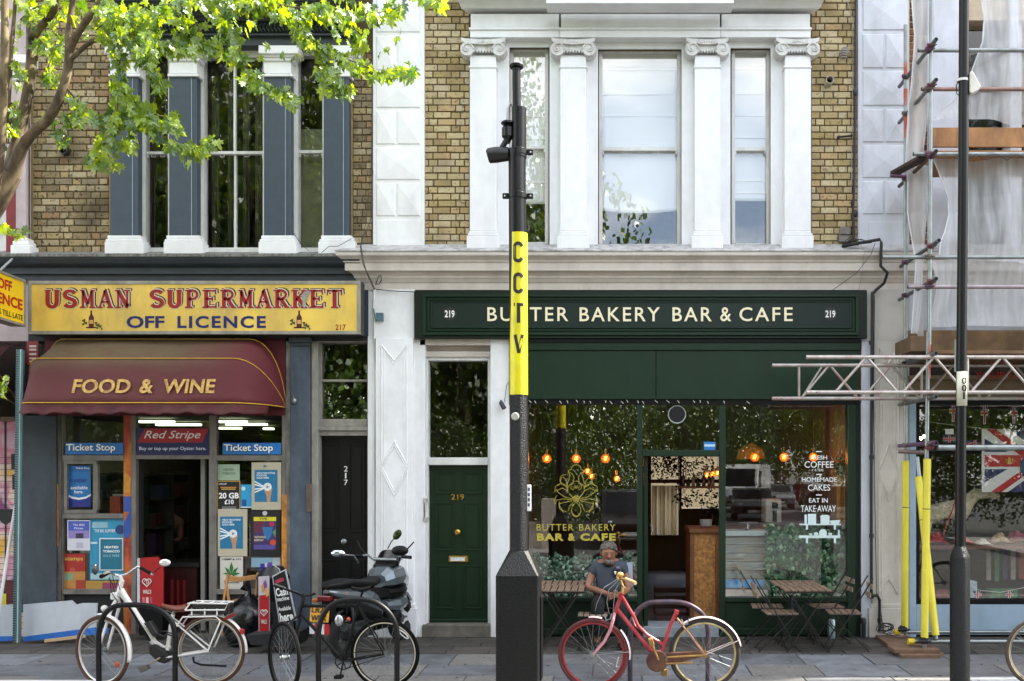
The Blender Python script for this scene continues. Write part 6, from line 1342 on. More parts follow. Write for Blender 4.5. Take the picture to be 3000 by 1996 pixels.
# ================================================================= cafe interior
AMB = glass_mat('amber_glass', (1., .55, .2), 1.45)
_n, _l = AMB.node_tree.nodes, AMB.node_tree.links; _e = _n.new('ShaderNodeEmission'); _e.inputs[0].default_value = lin('#e0701c'); _e.inputs[1].default_value = .16; _a = _n.new('ShaderNodeAddShader')
_s = _n['Material Output'].inputs['Surface']; _l.new(_s.links[0].from_socket, _a.inputs[0]); _l.new(_e.outputs[0], _a.inputs[1]); _l.new(_a.outputs[0], _s)
def bulb(px, py, dp, lab, grp=None, r=.062, str_=160, light=True):
 q = P(px, py, dp); t = thing('pendant_lamp', lab, 'pendant lamp', q, group=grp)
 MB().ball(q, r, 14, 10).build('glass_globe', AMB, t, smooth=True)
 MB().tube([q + Vector((-.012, 0, -.02)), q + Vector((-.004, 0, .03)), q + Vector((.006, 0, -.02)), q + Vector((.013, 0, .03))], .006, 5).build('filament', FIL, t)
 MB().tube([q + Vector((0, 0, r*.9)), q + Vector((0, 0, r+.07))], .017, 8).build('lamp_holder', BRASS, t)
 MB().tube([q + Vector((0, 0, r+.07)), Vector((q.x, q.y, 3.62))], .003, 5).build('flex', M('#5a4d3a', .7), t)
 if light:
  ld = bpy.data.lights.new('filament_light', 'POINT'); ld.energy = .7; ld.color = (1, .55, .22); ld.shadow_soft_size = .05
  l_ = bpy.data.objects.new('filament_light', ld); COL.objects.link(l_); l_.parent = t; l_.location = (0, 0, 0)
FIL = emit_mat('filament_glow', '#ffb45a', 9)
AMB2 = emit_mat('amber_shine', '#d06a1c', .5)
for i, (px, py) in enumerate(((1602, 1344), (1688, 1344), (1774, 1344), (2211, 1340), (2297, 1340), (2383, 1340))):
 bulb(px, py, -.75, ['first amber globe lamp in the left café window, next to the pole', 'amber globe lamp hanging right above the lotus emblem', 'amber globe lamp nearest the café door in the left window', 'amber globe lamp behind the white van reflection', 'middle amber globe lamp in the right café window', 'amber globe lamp overlapping the coffee lettering'][i], 'amber globe pendant lamps in the café windows')
for i, (px, py, dp) in enumerate(((1721, 1381, -2.6), (1733, 1396, -3.2), (1807, 1403, -2.2), (2071, 1393, -4.0), (2088, 1390, -4.4), (2102, 1387, -4.8))):
 bulb(px, py, dp, ['far amber lamp deep in the café, upper of a close pair', 'far amber lamp deep in the café, lower of a close pair', 'tall amber lamp deep behind the left café window', 'first small lamp seen through the café doorway', 'middle small lamp seen through the café doorway', 'last small lamp at the right of the café doorway'][i], None, .05, light=(i in (0, 2, 4)))
o = MB().lathe([(.04, .22), (.17, .14), (.21, .0), (.2, .0), (.15, .13)], P(2200, 1345, -1.6), n=20, close=False).build('basket_lampshade', M('#a06a24', .7, var=.3, scale=30, emit=.04), None, smooth=True, origin=P(2205, 1330, -1.6)); tag(o, 'wide woven amber lampshade glowing in the right café window', 'lampshade')
WDD = M('#6b3f20', .6, var=.25, scale=6, bump=.15)
OSB = M('#a8743a', .6, var=.45, scale=26, dirt='#6a3f1a', dirtamt=.7, dscale=18)
ct = thing('cafe_counter', 'café counter with an orange chipboard front seen through the doorway', 'counter', P(2065, 1800, -.55))
MB().pb(2030, 2112, 1562, 1812, -1.3, -.5).build('chipboard_front', OSB, ct)
m = MB(); m.pb(2020, 2118, 1550, 1562, -1.35, -.45); m.pb(2022, 2034, 1562, 1812, -1.3, -.48); m.pb(2096, 2104, 1562, 1812, -1.3, -.48); m.build('timber_edge', WDD, ct, bevel=.004)
for i, (a, b, y) in enumerate(((2000, 2110, 1422), (1990, 2110, 1490))):
 pass
sh = thing('back_shelf', 'dark wooden shelf with bottles above the café counter', 'shelf', P(2060, 1430, -2.2)); MB().pb(1990, 2120, 1425, 1431, -2.4, -2.1).build('plank', WDD, sh)
rs = random.Random(6)
for k in range(7):
 px = 2000 + k*15 + rs.uniform(-3, 3); q = P(px, 1425, -2.2); h = rs.uniform(.13, .26)
 MB().lathe([(.026, 0), (.028, h*.6), (.01, h*.75), (.01, h)], q, n=10).build('bottle', M(rs.choice(['#3a2216', '#26301f', '#7a6a5a', '#1c1a1c']), .2), sh, smooth=True)
o = MB().lathe([(.07, 0), (.09, .16), (.085, .16), (.06, .01)], P(2068, 1556, -1.2), n=16).build('white_pot', M('#a9aba8', .5), None, smooth=True, origin=P(2068, 1556, -1.2)); tag(o, 'white bucket pot on the café counter seen in the doorway', 'pot')
def leafball(name, c, rad_, n, size, mat, root, seed=0, flat=1., zs=1.):
 r2 = random.Random(seed); m = MB()
 for _ in range(n):
  while True:
   v = Vector((r2.uniform(-1, 1), r2.uniform(-1, 1), r2.uniform(-1, 1)))
   if .3 < v.length < 1: break
  q = Vector(c) + Vector((v.x*rad_, v.y*rad_*flat, v.z*rad_*zs)); a = Vector((r2.uniform(-1, 1), r2.uniform(-1, .2), r2.uniform(-1, .6))).normalized(); b = a.orthogonal().normalized(); cc = a.cross(b); s_ = size*r2.uniform(.6, 1.3)
  m.add([q, q + a*s_*.5 + b*s_*.32, q + a*s_, q + a*s_*.5 - b*s_*.32 + cc*s_*.1], [(0, 1, 2), (0, 2, 3)])
 m.noflip = True
 o = m.build(name, mat, root); return o
PLD = M('#16200f', .6, var=.4)
for i, (px, py, r_, n_) in enumerate(((1935, 1365, .32, 200), (1975, 1360, .25, 150), (2050, 1370, .35, 220), (2010, 1450, .25, 130), (2085, 1470, .3, 160))):
 c = P(px, py, -6.5); t = thing('trailing_plant', ['dark trailing plant over the striped curtain', 'dark trailing plant beside the back window bar', 'trailing plant above the bottle shelf in the doorway', 'small dark plant between curtain and shelf', 'leafy plant silhouetted below the bottle shelf'][i], 'plant', c)
 leafball('foliage', c, r_, n_, .07, PLD, t, i, .4); MB().tube([c + Vector((0, 0, .2)), c + Vector((0, .1, .6))], .01, 5).build('stem', PLD, t)
cu = thing('striped_curtain', 'beige striped curtain lit by daylight at the back of the café', 'curtain', P(1948, 1568, -7.2))
cm = bpy.data.materials.new('lit_curtain'); n, l = nodes(cm); n.remove(n['Principled BSDF']); tl = n.new('ShaderNodeBsdfTranslucent'); df = n.new('ShaderNodeBsdfDiffuse'); mx = n.new('ShaderNodeMixShader'); mx.inputs[0].default_value = .2
sx_ = n.new('ShaderNodeTexWave'); sx_.inputs['Scale'].default_value = 1.6; sx_.inputs['Distortion'].default_value = .6; geo = n.new('ShaderNodeNewGeometry'); l.new(geo.outputs['Position'], sx_.inputs['Vector']); cr = n.new('ShaderNodeValToRGB'); cr.color_ramp.elements[0].color = lin('#c9b48a'); cr.color_ramp.elements[1].color = lin('#fff0cc')
l.new(sx_.outputs['Fac'], cr.inputs['Fac']); l.new(cr.outputs['Color'], tl.inputs['Color']); l.new(cr.outputs['Color'], df.inputs['Color']); l.new(tl.outputs[0], mx.inputs[1]); l.new(df.outputs[0], mx.inputs[2]); l.new(mx.outputs[0], n['Material Output'].inputs['Surface'])
MB().grid([[P(1910 + 74*i/40, py, -7.4) + Vector((0, .05*math.sin(i*.95), 0)) for i in range(41)] for py in (1423, 1495, 1568)]).build('cloth', cm, cu, smooth=True)
o = MB().box(X(1990, -8), X(1996, -8), 7.9, 8.0, 1.3, 3.5).pb(1905, 2125, 1405, 1416, -7.95, -7.7).build('window_bar', WDD, b219)
for k in range(5):
 MB().pb(1918+k, 2030, 1722 + k*24, 1743 + k*24, -3.4+k*.55, -3.0+k*.55).build('interior_step', M('#3a2313', .6, var=.3), b219)
# display fridge, cake stand, coffee machine, pallet, green walls
dcx = thing('cake_display', 'white glass fronted cake display counter in the right café window', 'display counter', P(2185, 1752, -.3))
WWD = bpy.data.materials.new('weathered_boards'); n, l = nodes(WWD); bb = n['Principled BSDF']; bb.inputs['Roughness'].default_value = .7
tc = n.new('ShaderNodeTexCoord'); mp = n.new('ShaderNodeMapping'); mp.inputs['Scale'].default_value = (.9, 1, 11); nt = n.new('ShaderNodeTexNoise'); nt.inputs['Scale'].default_value = 2.2; nt.inputs['Detail'].default_value = 6
l.new(tc.outputs['Object'], mp.inputs[0]); l.new(mp.outputs[0], nt.inputs['Vector']); cr = n.new('ShaderNodeValToRGB')
for i, (p_, c_) in enumerate(((.3, '#4f4a40'), (.45, '#8a8676'), (.55, '#6f7a74'), (.66, '#b0ae9f'))):
 e = cr.color_ramp.elements[i] if i < 2 else cr.color_ramp.elements.new(p_); e.position = p_; e.color = lin(c_)
l.new(nt.outputs['Fac'], cr.inputs['Fac']); l.new(cr.outputs['Color'], bb.inputs['Base Color'])
for k in range(7): MB().pb(2124, 2248, 1572+k*25, 1595+k*25, -.42, -.40+.004*(k % 2)).build('front_board', WWD, dcx)
MB().pb(2122, 2250, 1556, 1570, -.8, -.36).build('top', M('#aebcb8', .4), dcx); MB().pb(2122, 2250, 1700, 1722, -.40, -.36).build('blue_band', M('#5b9ccb', .4, var=.3, scale=12), dcx)
MB().pb(2124, 2250, 1730, 1750, -.4, -.3).build('pale_bundle', M('#cbbcae', .7, var=.2), dcx)
cs = thing('cake_stand', 'small silver cake stand on the white display counter', 'cake stand', P(2192, 1555, -.55)); q = P(2192, 1554, -.55)
MB().lathe([(.05, 0), (.02, .02), (.015, .09), (.12, .1), (.13, .11), (.02, .112)], q, n=20).build('stand', M('#b0b5b5', .25, metal=.8), cs, smooth=True)
cf = thing('coffee_machine', 'tall white and steel coffee machine behind the right café window', 'coffee machine', P(2268, 1532, -.9))
MB().pb(2243, 2290, 1463, 1532, -1.3, -.9).build('body', M('#a9a8a2', .3, metal=.3), cf, bevel=.01); MB().pb(2262, 2279, 1472, 1490, -.9, -.89).build('screen', BLACK, cf); MB().pb(2264, 2276, 1496, 1530, -.9, -.885).build('spout_recess', BLACK, cf)
for i, px in enumerate((2243, 2262)):
 o = MB().ball(P(px, 1541, -.55), .035, 10, 6, (1, .9, .5)).build('bread_roll', M('#c9a468', .7), None, smooth=True, origin=P(px, 1545, -.55)); tag(o, ('left', 'right')[i] + ' of two small bread rolls on the counter beside the ivy', 'bread roll')
bk = MB().pb(2124, 2484, 1545, 1556, -1.4, -.8).build('rear_worktop', M('#4a2a1a', .6), b219)
pa = thing('pallet_planks', 'orange pallet wood planter box at the right edge of the café window', 'wooden crate', P(2470, 1545, -.3))
for k in range(4): MB().pb(2452, 2484, 1398 + k*37, 1428 + k*37, -.35, -.33).build('plank', M('#a8742f', .7, var=.2, scale=8), pa)
for px in (2453, 2474): MB().pb(px, px+9, 1394, 1545, -.33, -.3).build('batten', M('#b5803a', .7, var=.2), pa)
o = MB().lathe([(.06, 0), (.075, .13), (.07, .13), (.05, .02)], P(2466, 1394, -.35), n=14).build('tin_planter', M('#7f8b84', .4, metal=.4), None, smooth=True, origin=P(2466, 1394, -.35)); tag(o, 'small tin planter standing on the orange pallet crate', 'planter')
q = P(2466, 1362, -.35); t = thing('potted_plant', 'dark leafy plant growing from the tin planter', 'plant', q); leafball('foliage', q, .13, 90, .06, M('#223a1a', .6, var=.4), t, 5); MB().tube([q, q - Vector((0, 0, .14))], .008, 5).build('stem', PLD, t)
IVY = [M('#225030', .5, var=.4, scale=20), M('#3a6a44', .5, var=.4, scale=20), M('#7c9c78', .5, var=.3, scale=20)]
def leafpanel(name, lab, px0, px1, py0, py1, dp, n, size, seed, mats, nparts=260, jag=8):
 t = thing(name, lab, 'artificial hedge', P((px0+px1)/2, py1, dp)); r2 = random.Random(seed)
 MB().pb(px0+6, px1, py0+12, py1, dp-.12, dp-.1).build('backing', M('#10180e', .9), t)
 lm = []
 for k in range(3):
  me = bpy.data.meshes.new('leaf'); s_ = size
  pts = [(0, 0, -.5), (.42, .06, -.1), (.3, .1, .35), (0, .0, .55), (-.3, .1, .35), (-.42, .06, -.1)]
  me.from_pydata([(a*s_, b*s_, c*s_) for a, b, c in pts] + [(0, -.08*s_, .05*s_)], [], [(0, 1, 6), (1, 2, 6), (2, 3, 6), (3, 4, 6), (4, 5, 6), (5, 0, 6)]); me.materials.append(mats[k]); lm.append(me)
 mm = [MB() for _ in range(3)]; org = ORG[t.name]
 for i in range(n):
  px = r2.uniform(px0, px1); lo = py0 + jag*math.sin(px*.09 + seed) + r2.uniform(-jag, jag); py = r2.uniform(lo, py1)
  q = P(px, py, dp + r2.uniform(-.09, .03)); rx, ry, rz = r2.uniform(-.9, .5), r2.uniform(-3.1, 3.1), r2.uniform(-.8, .8); k = r2.choice((0, 0, 1, 1, 2)); s_ = r2.uniform(.7, 1.3)
  if i < nparts:
   o = bpy.data.objects.new('leaf', lm[k]); COL.objects.link(o); o.parent = t; o.location = q - org; o.rotation_euler = (rx, ry, rz); o.scale = (s_,)*3
  else:
   mt = Matrix.Translation(q) @ Matrix.Rotation(rz, 4, 'Z') @ Matrix.Rotation(ry, 4, 'Y') @ Matrix.Rotation(rx, 4, 'X') @ Matrix.Scale(s_, 4)
   b = [mt @ v.co for v in lm[k].vertices]; mm[k].add(b, [tuple(p.vertices) for p in lm[k].polygons])
 for k in range(3):
  if mm[k].v: mm[k].noflip = True; o = mm[k].build('leaf_mass', mats[k], t); o['kind'] = 'stuff'
leafpanel('ivy_wall', 'wall of round ivy leaves behind the right café window', 2246, 2484, 1548, 1750, -.28, 1500, .075, 3, IVY)
HG = [M('#35583e', .5, var=.3), M('#587c68', .5, var=.3), M('#a3bcae', .5, var=.2)]
leafpanel('hedge_planter', 'low grey green hedge inside the left café window behind the man', 1552, 1864, 1632, 1750, -.22, 1900, .052, 8, HG, 280)
# papers inside left window right of man
o = MB().pb(1838, 1855, 1648, 1718, -.01, -.004).build('paper_notice', M('#9fa9bd', .6, var=.05), None, origin=P(1846, 1718, 0)); tag(o, 'pale blue paper sheet taped low on the café window beside the man', 'paper'); o.rotation_euler = (0, R(-2), 0)
# ================================================================= folding cafe furniture
SLW = M('#75604e', .75, var=.25, scale=12, bump=.3, dirt='#4a3c30', dirtamt=.5); SLW2 = M('#8a7866', .75, var=.25, scale=12, bump=.3)
IR = M('#17130f', .5, var=.3)
def chair(lab, grp, loc, rotz):
 "folding slatted chair, facing +x in its own frame"
 t = thing('folding_chair', lab, 'chair', (0, 0, 0), grp)
 for k in range(5):
  x = -.17 + k*.078; MB().box(x, x+.066, -.17, .17, .44, .455).build('seat_slat', SLW, t, bevel=.003)
 for k in range(2): z = .66 + k*.1; MB().obox((-.27-.05*k*.4-.0, -.17, z), (-.27-.05*k*.4, .17, z), .014, .06, up=(0, 0, 1)).build('back_slat', SLW2, t, bevel=.003)
 for s in (-1, 1):
  MB().obox((.22, s*.165, 0), (-.3, s*.165, .86), .012, .026, up=(0, 1, 0)).build('back_leg', IR, t)
  MB().obox((-.26, s*.145, 0), (.19, s*.145, .445), .012, .026, up=(0, 1, 0)).build('front_leg', IR, t)
  MB().tube([(-.17, s*.17, .435), (.2, s*.17, .435)], .008, 6).build('seat_rail', IR, t)
 MB().tube([(.2, -.165, .03), (.2, .165, .03)], .006, 6).build('stretcher', IR, t); MB().tube([(-.24, -.145, .03), (-.24, .145, .03)], .006, 6).build('stretcher', IR, t)
 t.location = loc; t.rotation_euler = (0, 0, rotz); ORG[t.name] = Vector((0, 0, 0)); return t
def place(src, lab, loc, rotz):
 c = copy_tree(src); c.location = loc; c.rotation_euler = (0, 0, rotz); c['label'] = lab; return c
G1 = 'folding slatted chairs outside the café'
c0 = chair('front left folding chair at the right pair of tables, empty and facing right', G1, (1.93, -.95, 0), R(2))
place(c0, 'back left folding chair at the right pair of tables, close to the window', (1.86, -.42, 0), R(-4))
place(c0, 'front right folding chair at the right tables, back toward the white pier', (2.72, -.92, 0), R(176))
place(c0, 'back right folding chair at the right tables, nearest the window corner', (2.62, -.4, 0), R(184))
st_ = thing('slatted_stool', 'low slatted folding stool in front of the seated man', 'stool', (-.26, -.85, 0))
for k in range(5): x = -.43 + k*.072; MB().box(x, x+.06, -1.0, -.7, .4, .414).build('seat_slat', SLW2, st_, bevel=.003)
for s in (-.98, -.72): MB().obox((-.44, s, 0), (-.08, s, .4), .012, .024, up=(0, 1, 0)).build('leg', IR, st_); MB().obox((-.08, s+.02, 0), (-.44, s+.02, .4), .012, .024, up=(0, 1, 0)).build('leg', IR, st_)
place(c0, 'folding chair the man in the grey t-shirt sits on', (-.08, -.42, 0), R(-88))
def table(lab, grp, loc, rotz=0, w=.56, l=.5):
 t = thing('folding_table', lab, 'table', (0, 0, 0), grp)
 for k in range(7): x = -w/2 + k*w/7; MB().box(x, x+w/7-.014, -l/2, l/2, .715, .733).build('table_slat', SLW, t, bevel=.003)
 for s in (-1, 1):
  MB().obox((-.25, s*.2, 0), (.22, s*.2, .71), .012, .028, up=(0, 1, 0)).build('leg', IR, t); MB().obox((.25, s*.17, 0), (-.22, s*.17, .71), .012, .028, up=(0, 1, 0)).build('leg', IR, t)
  MB().box(-w/2, w/2, s*.22-.012, s*.22+.012, .695, .714).build('apron', IR, t)
 MB().tube([(.22, -.2, .03), (.22, .2, .03)], .007, 6).build('stretcher', IR, t); MB().tube([(-.22, -.2, .03), (-.22, .2, .03)], .007, 6).build('stretcher', IR, t)
 t.location = loc; t.rotation_euler = (0, 0, rotz); return t
G2 = 'small folding slatted tables outside the café'
t0 = table('front one of the two tables at the right, before the ivy window', G2, (2.25, -.93, 0))
place(t0, 'back one of the two tables at the right, against the ivy window', (2.23, -.4, 0), 0)
place(t0, 'front table at the left, between the black pole and the seated man', (-.62, -.95, 0), 0)
place(t0, 'back table at the left, against the hedge window', (-.64, -.42, 0), 0)
o = MB().tube([P(2320, 1746, .75), P(2322, 1810, .75)], .018, 8).build('table_post', M('#3a4456', .3, metal=.7), None, origin=P(2322, 1812, .75)); tag(o, 'short shiny metal upright under the right tables', 'post')
pot = MB().lathe([(.05, 0), (.05, .22), (.04, .24)], (2.74, -.12, 0), n=14).build('metal_bottle', M('#8fa0a4', .3, metal=.6), None, smooth=True, origin=(2.74, -.12, 0)); tag(pot, 'small pale metal canister standing by the dark green end post', 'canister')
# ================================================================= clutter in front of the grocer
HW = M('#d9d2cc', .5)
def heart(m, cx, cy, r, d, w=.006):
 pts = []
 for k in range(25):
  t = k/24*2*math.pi; x = 16*math.sin(t)**3; y = 13*math.cos(t) - 5*math.cos(2*t) - 2*math.cos(3*t) - math.cos(4*t); pts.append(P(cx + x*r/16, cy - y*r/16, d))
 m.tube(pts, w, 5); m.tube([P(cx + (p_[0])*r, cy + p_[1]*r, d) for p_ in ((-.5, -.1), (-.3, -.55), (0, -.1), (0, .5), (0, -.1), (.3, -.55), (.5, -.1), (.25, .35))], w*.8, 5)
ib = thing('freezer_front', 'red ice cream freezer front with a heart swirl standing in the grocer doorway', 'sign board', P(440, 1860, .35))  # flat red board stands in for the front of a freezer
MB().pp([(403, 1636), (462, 1632), (478, 1655), (478, 1778), (408, 1778)], .3, .33).build('board', M('#9f1219', .4, var=.1), ib); MB().pb(402, 409, 1636, 1778, .33, .34).build('white_edge', M('#b9bfc8', .5), ib)
MB().pb(408, 476, 1779, 1862, .15, .31).build('stand', BLACK, ib); m = MB(); heart(m, 430, 1706, 13, .335); m.build('heart_logo', HW, ib); text("WALL'S", 419, 443, 1728, 1740, .334, HW, ib, .002, .02)
for k in range(3): MB().pb(417+k*11, 424+k*11, 1750, 1768, .33, .334).build('ice_lolly_picture', M(('#c9787c', '#d9b0a8', '#b0485a')[k], .5, var=.3, scale=30), ib)
fz = thing('ice_cream_freezer', 'dark red ice cream freezer cabinet inside the grocer doorway', 'freezer', P(520, 1840, -.8))
MB().pb(470, 580, 1660, 1840, -1.5, -.8).build('cabinet', M('#3d0d10', .35, var=.3), fz, bevel=.02); MB().pb(466, 584, 1650, 1662, -1.52, -.78).build('lid', M('#2a2a2c', .3), fz)
for k in range(3): MB().pb(500+k*18, 508+k*18, 1700, 1790, -.8, -.79).build('red_stripe', M('#8c1a1e', .5), fz)
fg2 = thing('person', 'dim figure in dark clothes standing behind the freezer inside the grocer shop', 'person', P(490, 1840, -2.0))
q = P(490, 1490, -2.0); SK = M('#5a3526', .6, var=.1)
skin_fig('body', [(q + Vector((0, 0, -.75)), .15), (q + Vector((0, 0, -.45)), .15), (q + Vector((0, 0, -.2)), .17), (q + Vector((0, 0, -.06)), .06), (q + Vector((0, -.02, .08)), .1), (q + Vector((-.2, 0, -.2)), .06), (q + Vector((-.26, -.1, -.45)), .045), (q + Vector((-.08, -.3, -.5)), .035), (q + Vector((.2, 0, -.2)), .06), (q + Vector((.24, -.1, -.45)), .045), (q + Vector((.08, -.3, -.5)), .035), (q + Vector((-.1, 0, -1.2)), .08), (q + Vector((-.1, 0, -1.62)), .05), (q + Vector((.1, 0, -1.2)), .08), (q + Vector((.1, 0, -1.62)), .05)],
 [(0,1),(1,2),(2,3),(3,4),(2,5),(5,6),(6,7),(2,8),(8,9),(9,10),(0,11),(11,12),(0,13),(13,14)], SK, fg2)
skin_fig('dark_shirt', [(q + Vector((0, 0, -.78)), .165), (q + Vector((0, 0, -.45)), .165), (q + Vector((0, 0, -.2)), .185), (q + Vector((-.22, 0, -.24)), .075), (q + Vector((.22, 0, -.24)), .075)], [(0,1),(1,2),(2,3),(2,4)], M('#1b1c22', .8), fg2)
# second red panel sign on chair (hanging) and black A board
hb = thing('hanging_sign', 'tall narrow red and white ice cream sign hanging in front of the bin bag', 'sign', P(772, 1870, .95))
MB().pp([(757, 1690), (788, 1688), (790, 1855), (758, 1874)], .93, .945).build('board', M('#b8b6b8', .5), hb)
MB().pp([(759, 1745), (788, 1742), (788, 1848), (760, 1864)], .945, .95).build('red_panel', M('#a5141c', .4), hb)
m = MB(); heart(m, 773, 1795, 10, .955, .005); m.build('heart_logo', HW, hb); text("WALL'S", 765, 782, 1815, 1828, .953, HW, hb, .002, .02)
for k, (c, y) in enumerate((('#c9b0b8', 1700), ('#d08a4a', 1718), ('#7a4a8a', 1708), ('#d9a35a', 1732))): MB().pp([(759+k*6, y), (766+k*6, y-10), (771+k*6, y+12), (762+k*6, y+18)], .945, .951+k*.0005).build('ice_cream_picture', M(c, .5), hb)
ab = thing('cash_machine_board', 'tilted black pavement board reading cash machine available here', 'sign board', P(835, 1880, 1.15))
q0 = [(800, 1690), (834, 1672), (863, 1812), (822, 1838)]
MB().pp([(797, 1688), (836, 1668), (868, 1816), (820, 1842)], 1.1, 1.13).build('white_edge', M('#b4b7ba', .5), ab); MB().pp([(800, 1691), (834, 1672), (864, 1814), (822, 1837)], 1.13, 1.135).build('board', M('#0f1013', .4), ab)
def tilt(cx, cy, a):
 c0_ = P(cx, cy, 1.14)
 def f(c):
  v = c - c0_; return c0_ + Vector((v.x*math.cos(a) - v.z*math.sin(a), v.y, v.x*math.sin(a) + v.z*math.cos(a)))
 return f
for w, a, b, c_, e, sk in (('Cash', 808, 843, 1722, 1746, .02), ('machine', 811, 847, 1748, 1760, .01), ('Available', 815, 852, 1777, 1789, .01), ('here', 820, 859, 1794, 1820, .03)): text(w, a, b, c_, e, 1.138, PRINTW, ab, .002, sk, fn=tilt((a+b)/2, (c_+e)/2, R(9)))
MB().pp([(806, 1700), (829, 1692), (832, 1702), (808, 1712)], 1.135, 1.14).build('red_print', M('#a03048', .5), ab)
for a, b in (((805, 1835), (790, 1880)), ((862, 1815), (868, 1878))): MB().obox(P(*a, 1.05), P(b[0], b[1]+10, .9), .02, .02).build('leg', BLACK, ab)
MB().pp([(720, 1862), (880, 1850), (868, 1895), (735, 1890)], .8, 1.2).build('rubber_foot', M('#1a1b1d', .8), ab)
bb_ = thing('bin_bag', 'full black rubbish bag slumped beside the wooden chair', 'bin bag', P(722, 1868, .6))
q = P(725, 1800, .6); rows = []
r2 = random.Random(5)
for i in range(13):
 t = i/12; z = .02 + t*.58; rr_ = (.2 + .07*math.sin(t*2.6+.4)) * (1 - max(0, t-.72)*2.4); row = []
 for j in range(25):
  a = j/24*2*math.pi; w_ = 1 + .12*noise.noise(Vector((math.cos(a)*2.2, math.sin(a)*2.2, t*5))) + .07*noise.noise(Vector((math.cos(a)*7, math.sin(a)*7, t*9)))
  row.append(Vector((q.x + rr_*w_*math.cos(a), -.6 + rr_*w_*math.sin(a), z)))
 rows.append(row)
MB().grid(rows).build('bag', M('#0b0c0e', .22, var=.2, bump=.5, bscale=14), bb_, smooth=True); MB().tube([Vector((q.x, -.6, .56)), Vector((q.x+.02, -.6, .66)), Vector((q.x-.05, -.62, .72))], [.05, .03, .06], 8).build('knot', M('#0b0c0e', .25), bb_, smooth=True)
wc = thing('wooden_chair', 'light wooden folding chair leaning behind the bin bag', 'chair', P(705, 1800, .3)); LW = M('#a97a45', .6, var=.2, scale=10, bump=.2)
MB().pp([(664, 1686), (700, 1691), (752, 1684), (756, 1697), (700, 1706), (662, 1703)], .3, .33).build('back_rest', LW, wc, bevel=.004)
for a, b in (((668, 1682), (656, 1760)), ((756, 1678), (750, 1745)), ((660, 1700), (672, 1764))): MB().obox(P(*a, .32), P(*b, .36), .026, .03).build('leg', LW, wc, bevel=.003)
MB().obox(P(656, 1760, .36), P(652, 1862, .4), .026, .03).build('leg', LW, wc); MB().obox(P(672, 1764, .36), P(690, 1862, .5), .026, .03).build('leg', LW, wc); MB().pp([(664, 1764), (752, 1764), (752, 1771), (664, 1771)], .2, .5).build('seat', LW, wc)
pt = thing('purple_display', 'bundle of purple and blue goods hanging behind the black board', 'goods', P(780, 1700, .5))
for (a, b, c, e, col) in ((762, 772, 1652, 1690, '#2d2a86'), (776, 782, 1650, 1695, '#b4b2c2'), (785, 794, 1648, 1700, '#5a3a8c'), (796, 812, 1668, 1682, '#8a8a94'), (768, 776, 1660, 1710, '#3a2f9c')): MB().pb(a, b, c, e, .5, .54).build('packet', M(col, .4, var=.3, scale=30), pt, bevel=.006)
MB().lathe([(.16, 0), (.2, .3), (.12, .42)], P(800, 1760, .45), n=14).build('black_bag', M('#0d0d11', .3, bump=.3), pt, smooth=True); MB().tube([P(800, 1655, .6), P(818, 1668, .62), P(826, 1690, .62), P(838, 1695, .6)], .005, 5).build('cord', M('#b9b9b9', .5), pt)
wb_ = thing('blue_striped_panel', 'broken white panel with a blue bottom stripe leaning below the grocer window', 'panel', P(170, 1880, .55))
MB().pp([(68, 1772), (208, 1760), (222, 1772), (240, 1768), (284, 1768), (280, 1846), (68, 1874)], .5, .53).build('board', M('#b9bec4', .5, var=.04, dirt='#85888c', dirtamt=.4), wb_); MB().pp([(68, 1866), (280, 1838), (320, 1842), (318, 1856), (70, 1880)], .53, .535).build('blue_stripe', M('#1f62b0', .5), wb_)
wb2 = thing('blue_striped_panel', 'left end of a white panel with blue stripe below the mural', 'panel', P(10, 1880, .55)); MB().pp([(-120, 1778), (44, 1772), (44, 1864), (-120, 1870)], .48, .5).build('board', M('#aeb4ba', .5, var=.04, dirt='#85888c', dirtamt=.4), wb2); MB().pp([(-120, 1866), (44, 1864), (44, 1878), (-120, 1882)], .5, .505).build('blue_stripe', M('#1f62b0', .5), wb2)
o = MB().obox(P(132, 1878, .75), P(250, 1864, .72), .03, .035).build('timber_batten', M('#b59a76', .8, var=.1), None, origin=P(190, 1872, .75)); tag(o, 'short raw timber batten lying on the paving', 'batten')
o = MB().box(X(-400, 2.95), X(292, 2.95), -3.0, -2.9, 0, .058).build('white_plank', M('#cfd0d2', .5, var=.04), None, origin=(X(0, 2.95), -2.95, 0), bevel=.005); tag(o, 'long white plank lying on the pavement at the bottom left corner', 'plank')
# ================================================================= cycle stands and bicycles
def stand(lab, pts, d, mat):
 V = [P(a, b, d) for a, b in pts]; V[0].z = 0; V[-1].z = 0
 # smooth
 out = []
 for i in range(len(V)-1):
  p0, p1, p2, p3 = V[max(i-1, 0)], V[i], V[i+1], V[min(i+2, len(V)-1)]
  for k in range(4):
   t = k/4; out.append(.5*((2*p1) + (-p0+p2)*t + (2*p0-5*p1+4*p2-p3)*t*t + (-p0+3*p1-3*p2+p3)*t**3))
 out.append(V[-1])
 o = MB().tube(out, .0255, 14).build('cycle_stand', mat, None, smooth=True, origin=V[0]); return tag(o, lab, 'cycle stand', 'steel hoop cycle stands on the pavement')
stand('black hoop stand in front of the white electric bicycle', [(290, 2040), (289, 1900), (291, 1845), (303, 1805), (330, 1780), (365, 1773), (430, 1775), (472, 1790), (500, 1817), (512, 1855), (513, 1920), (513, 2040)], 3.1, M('#050607', .45, var=.3, spec=.25))
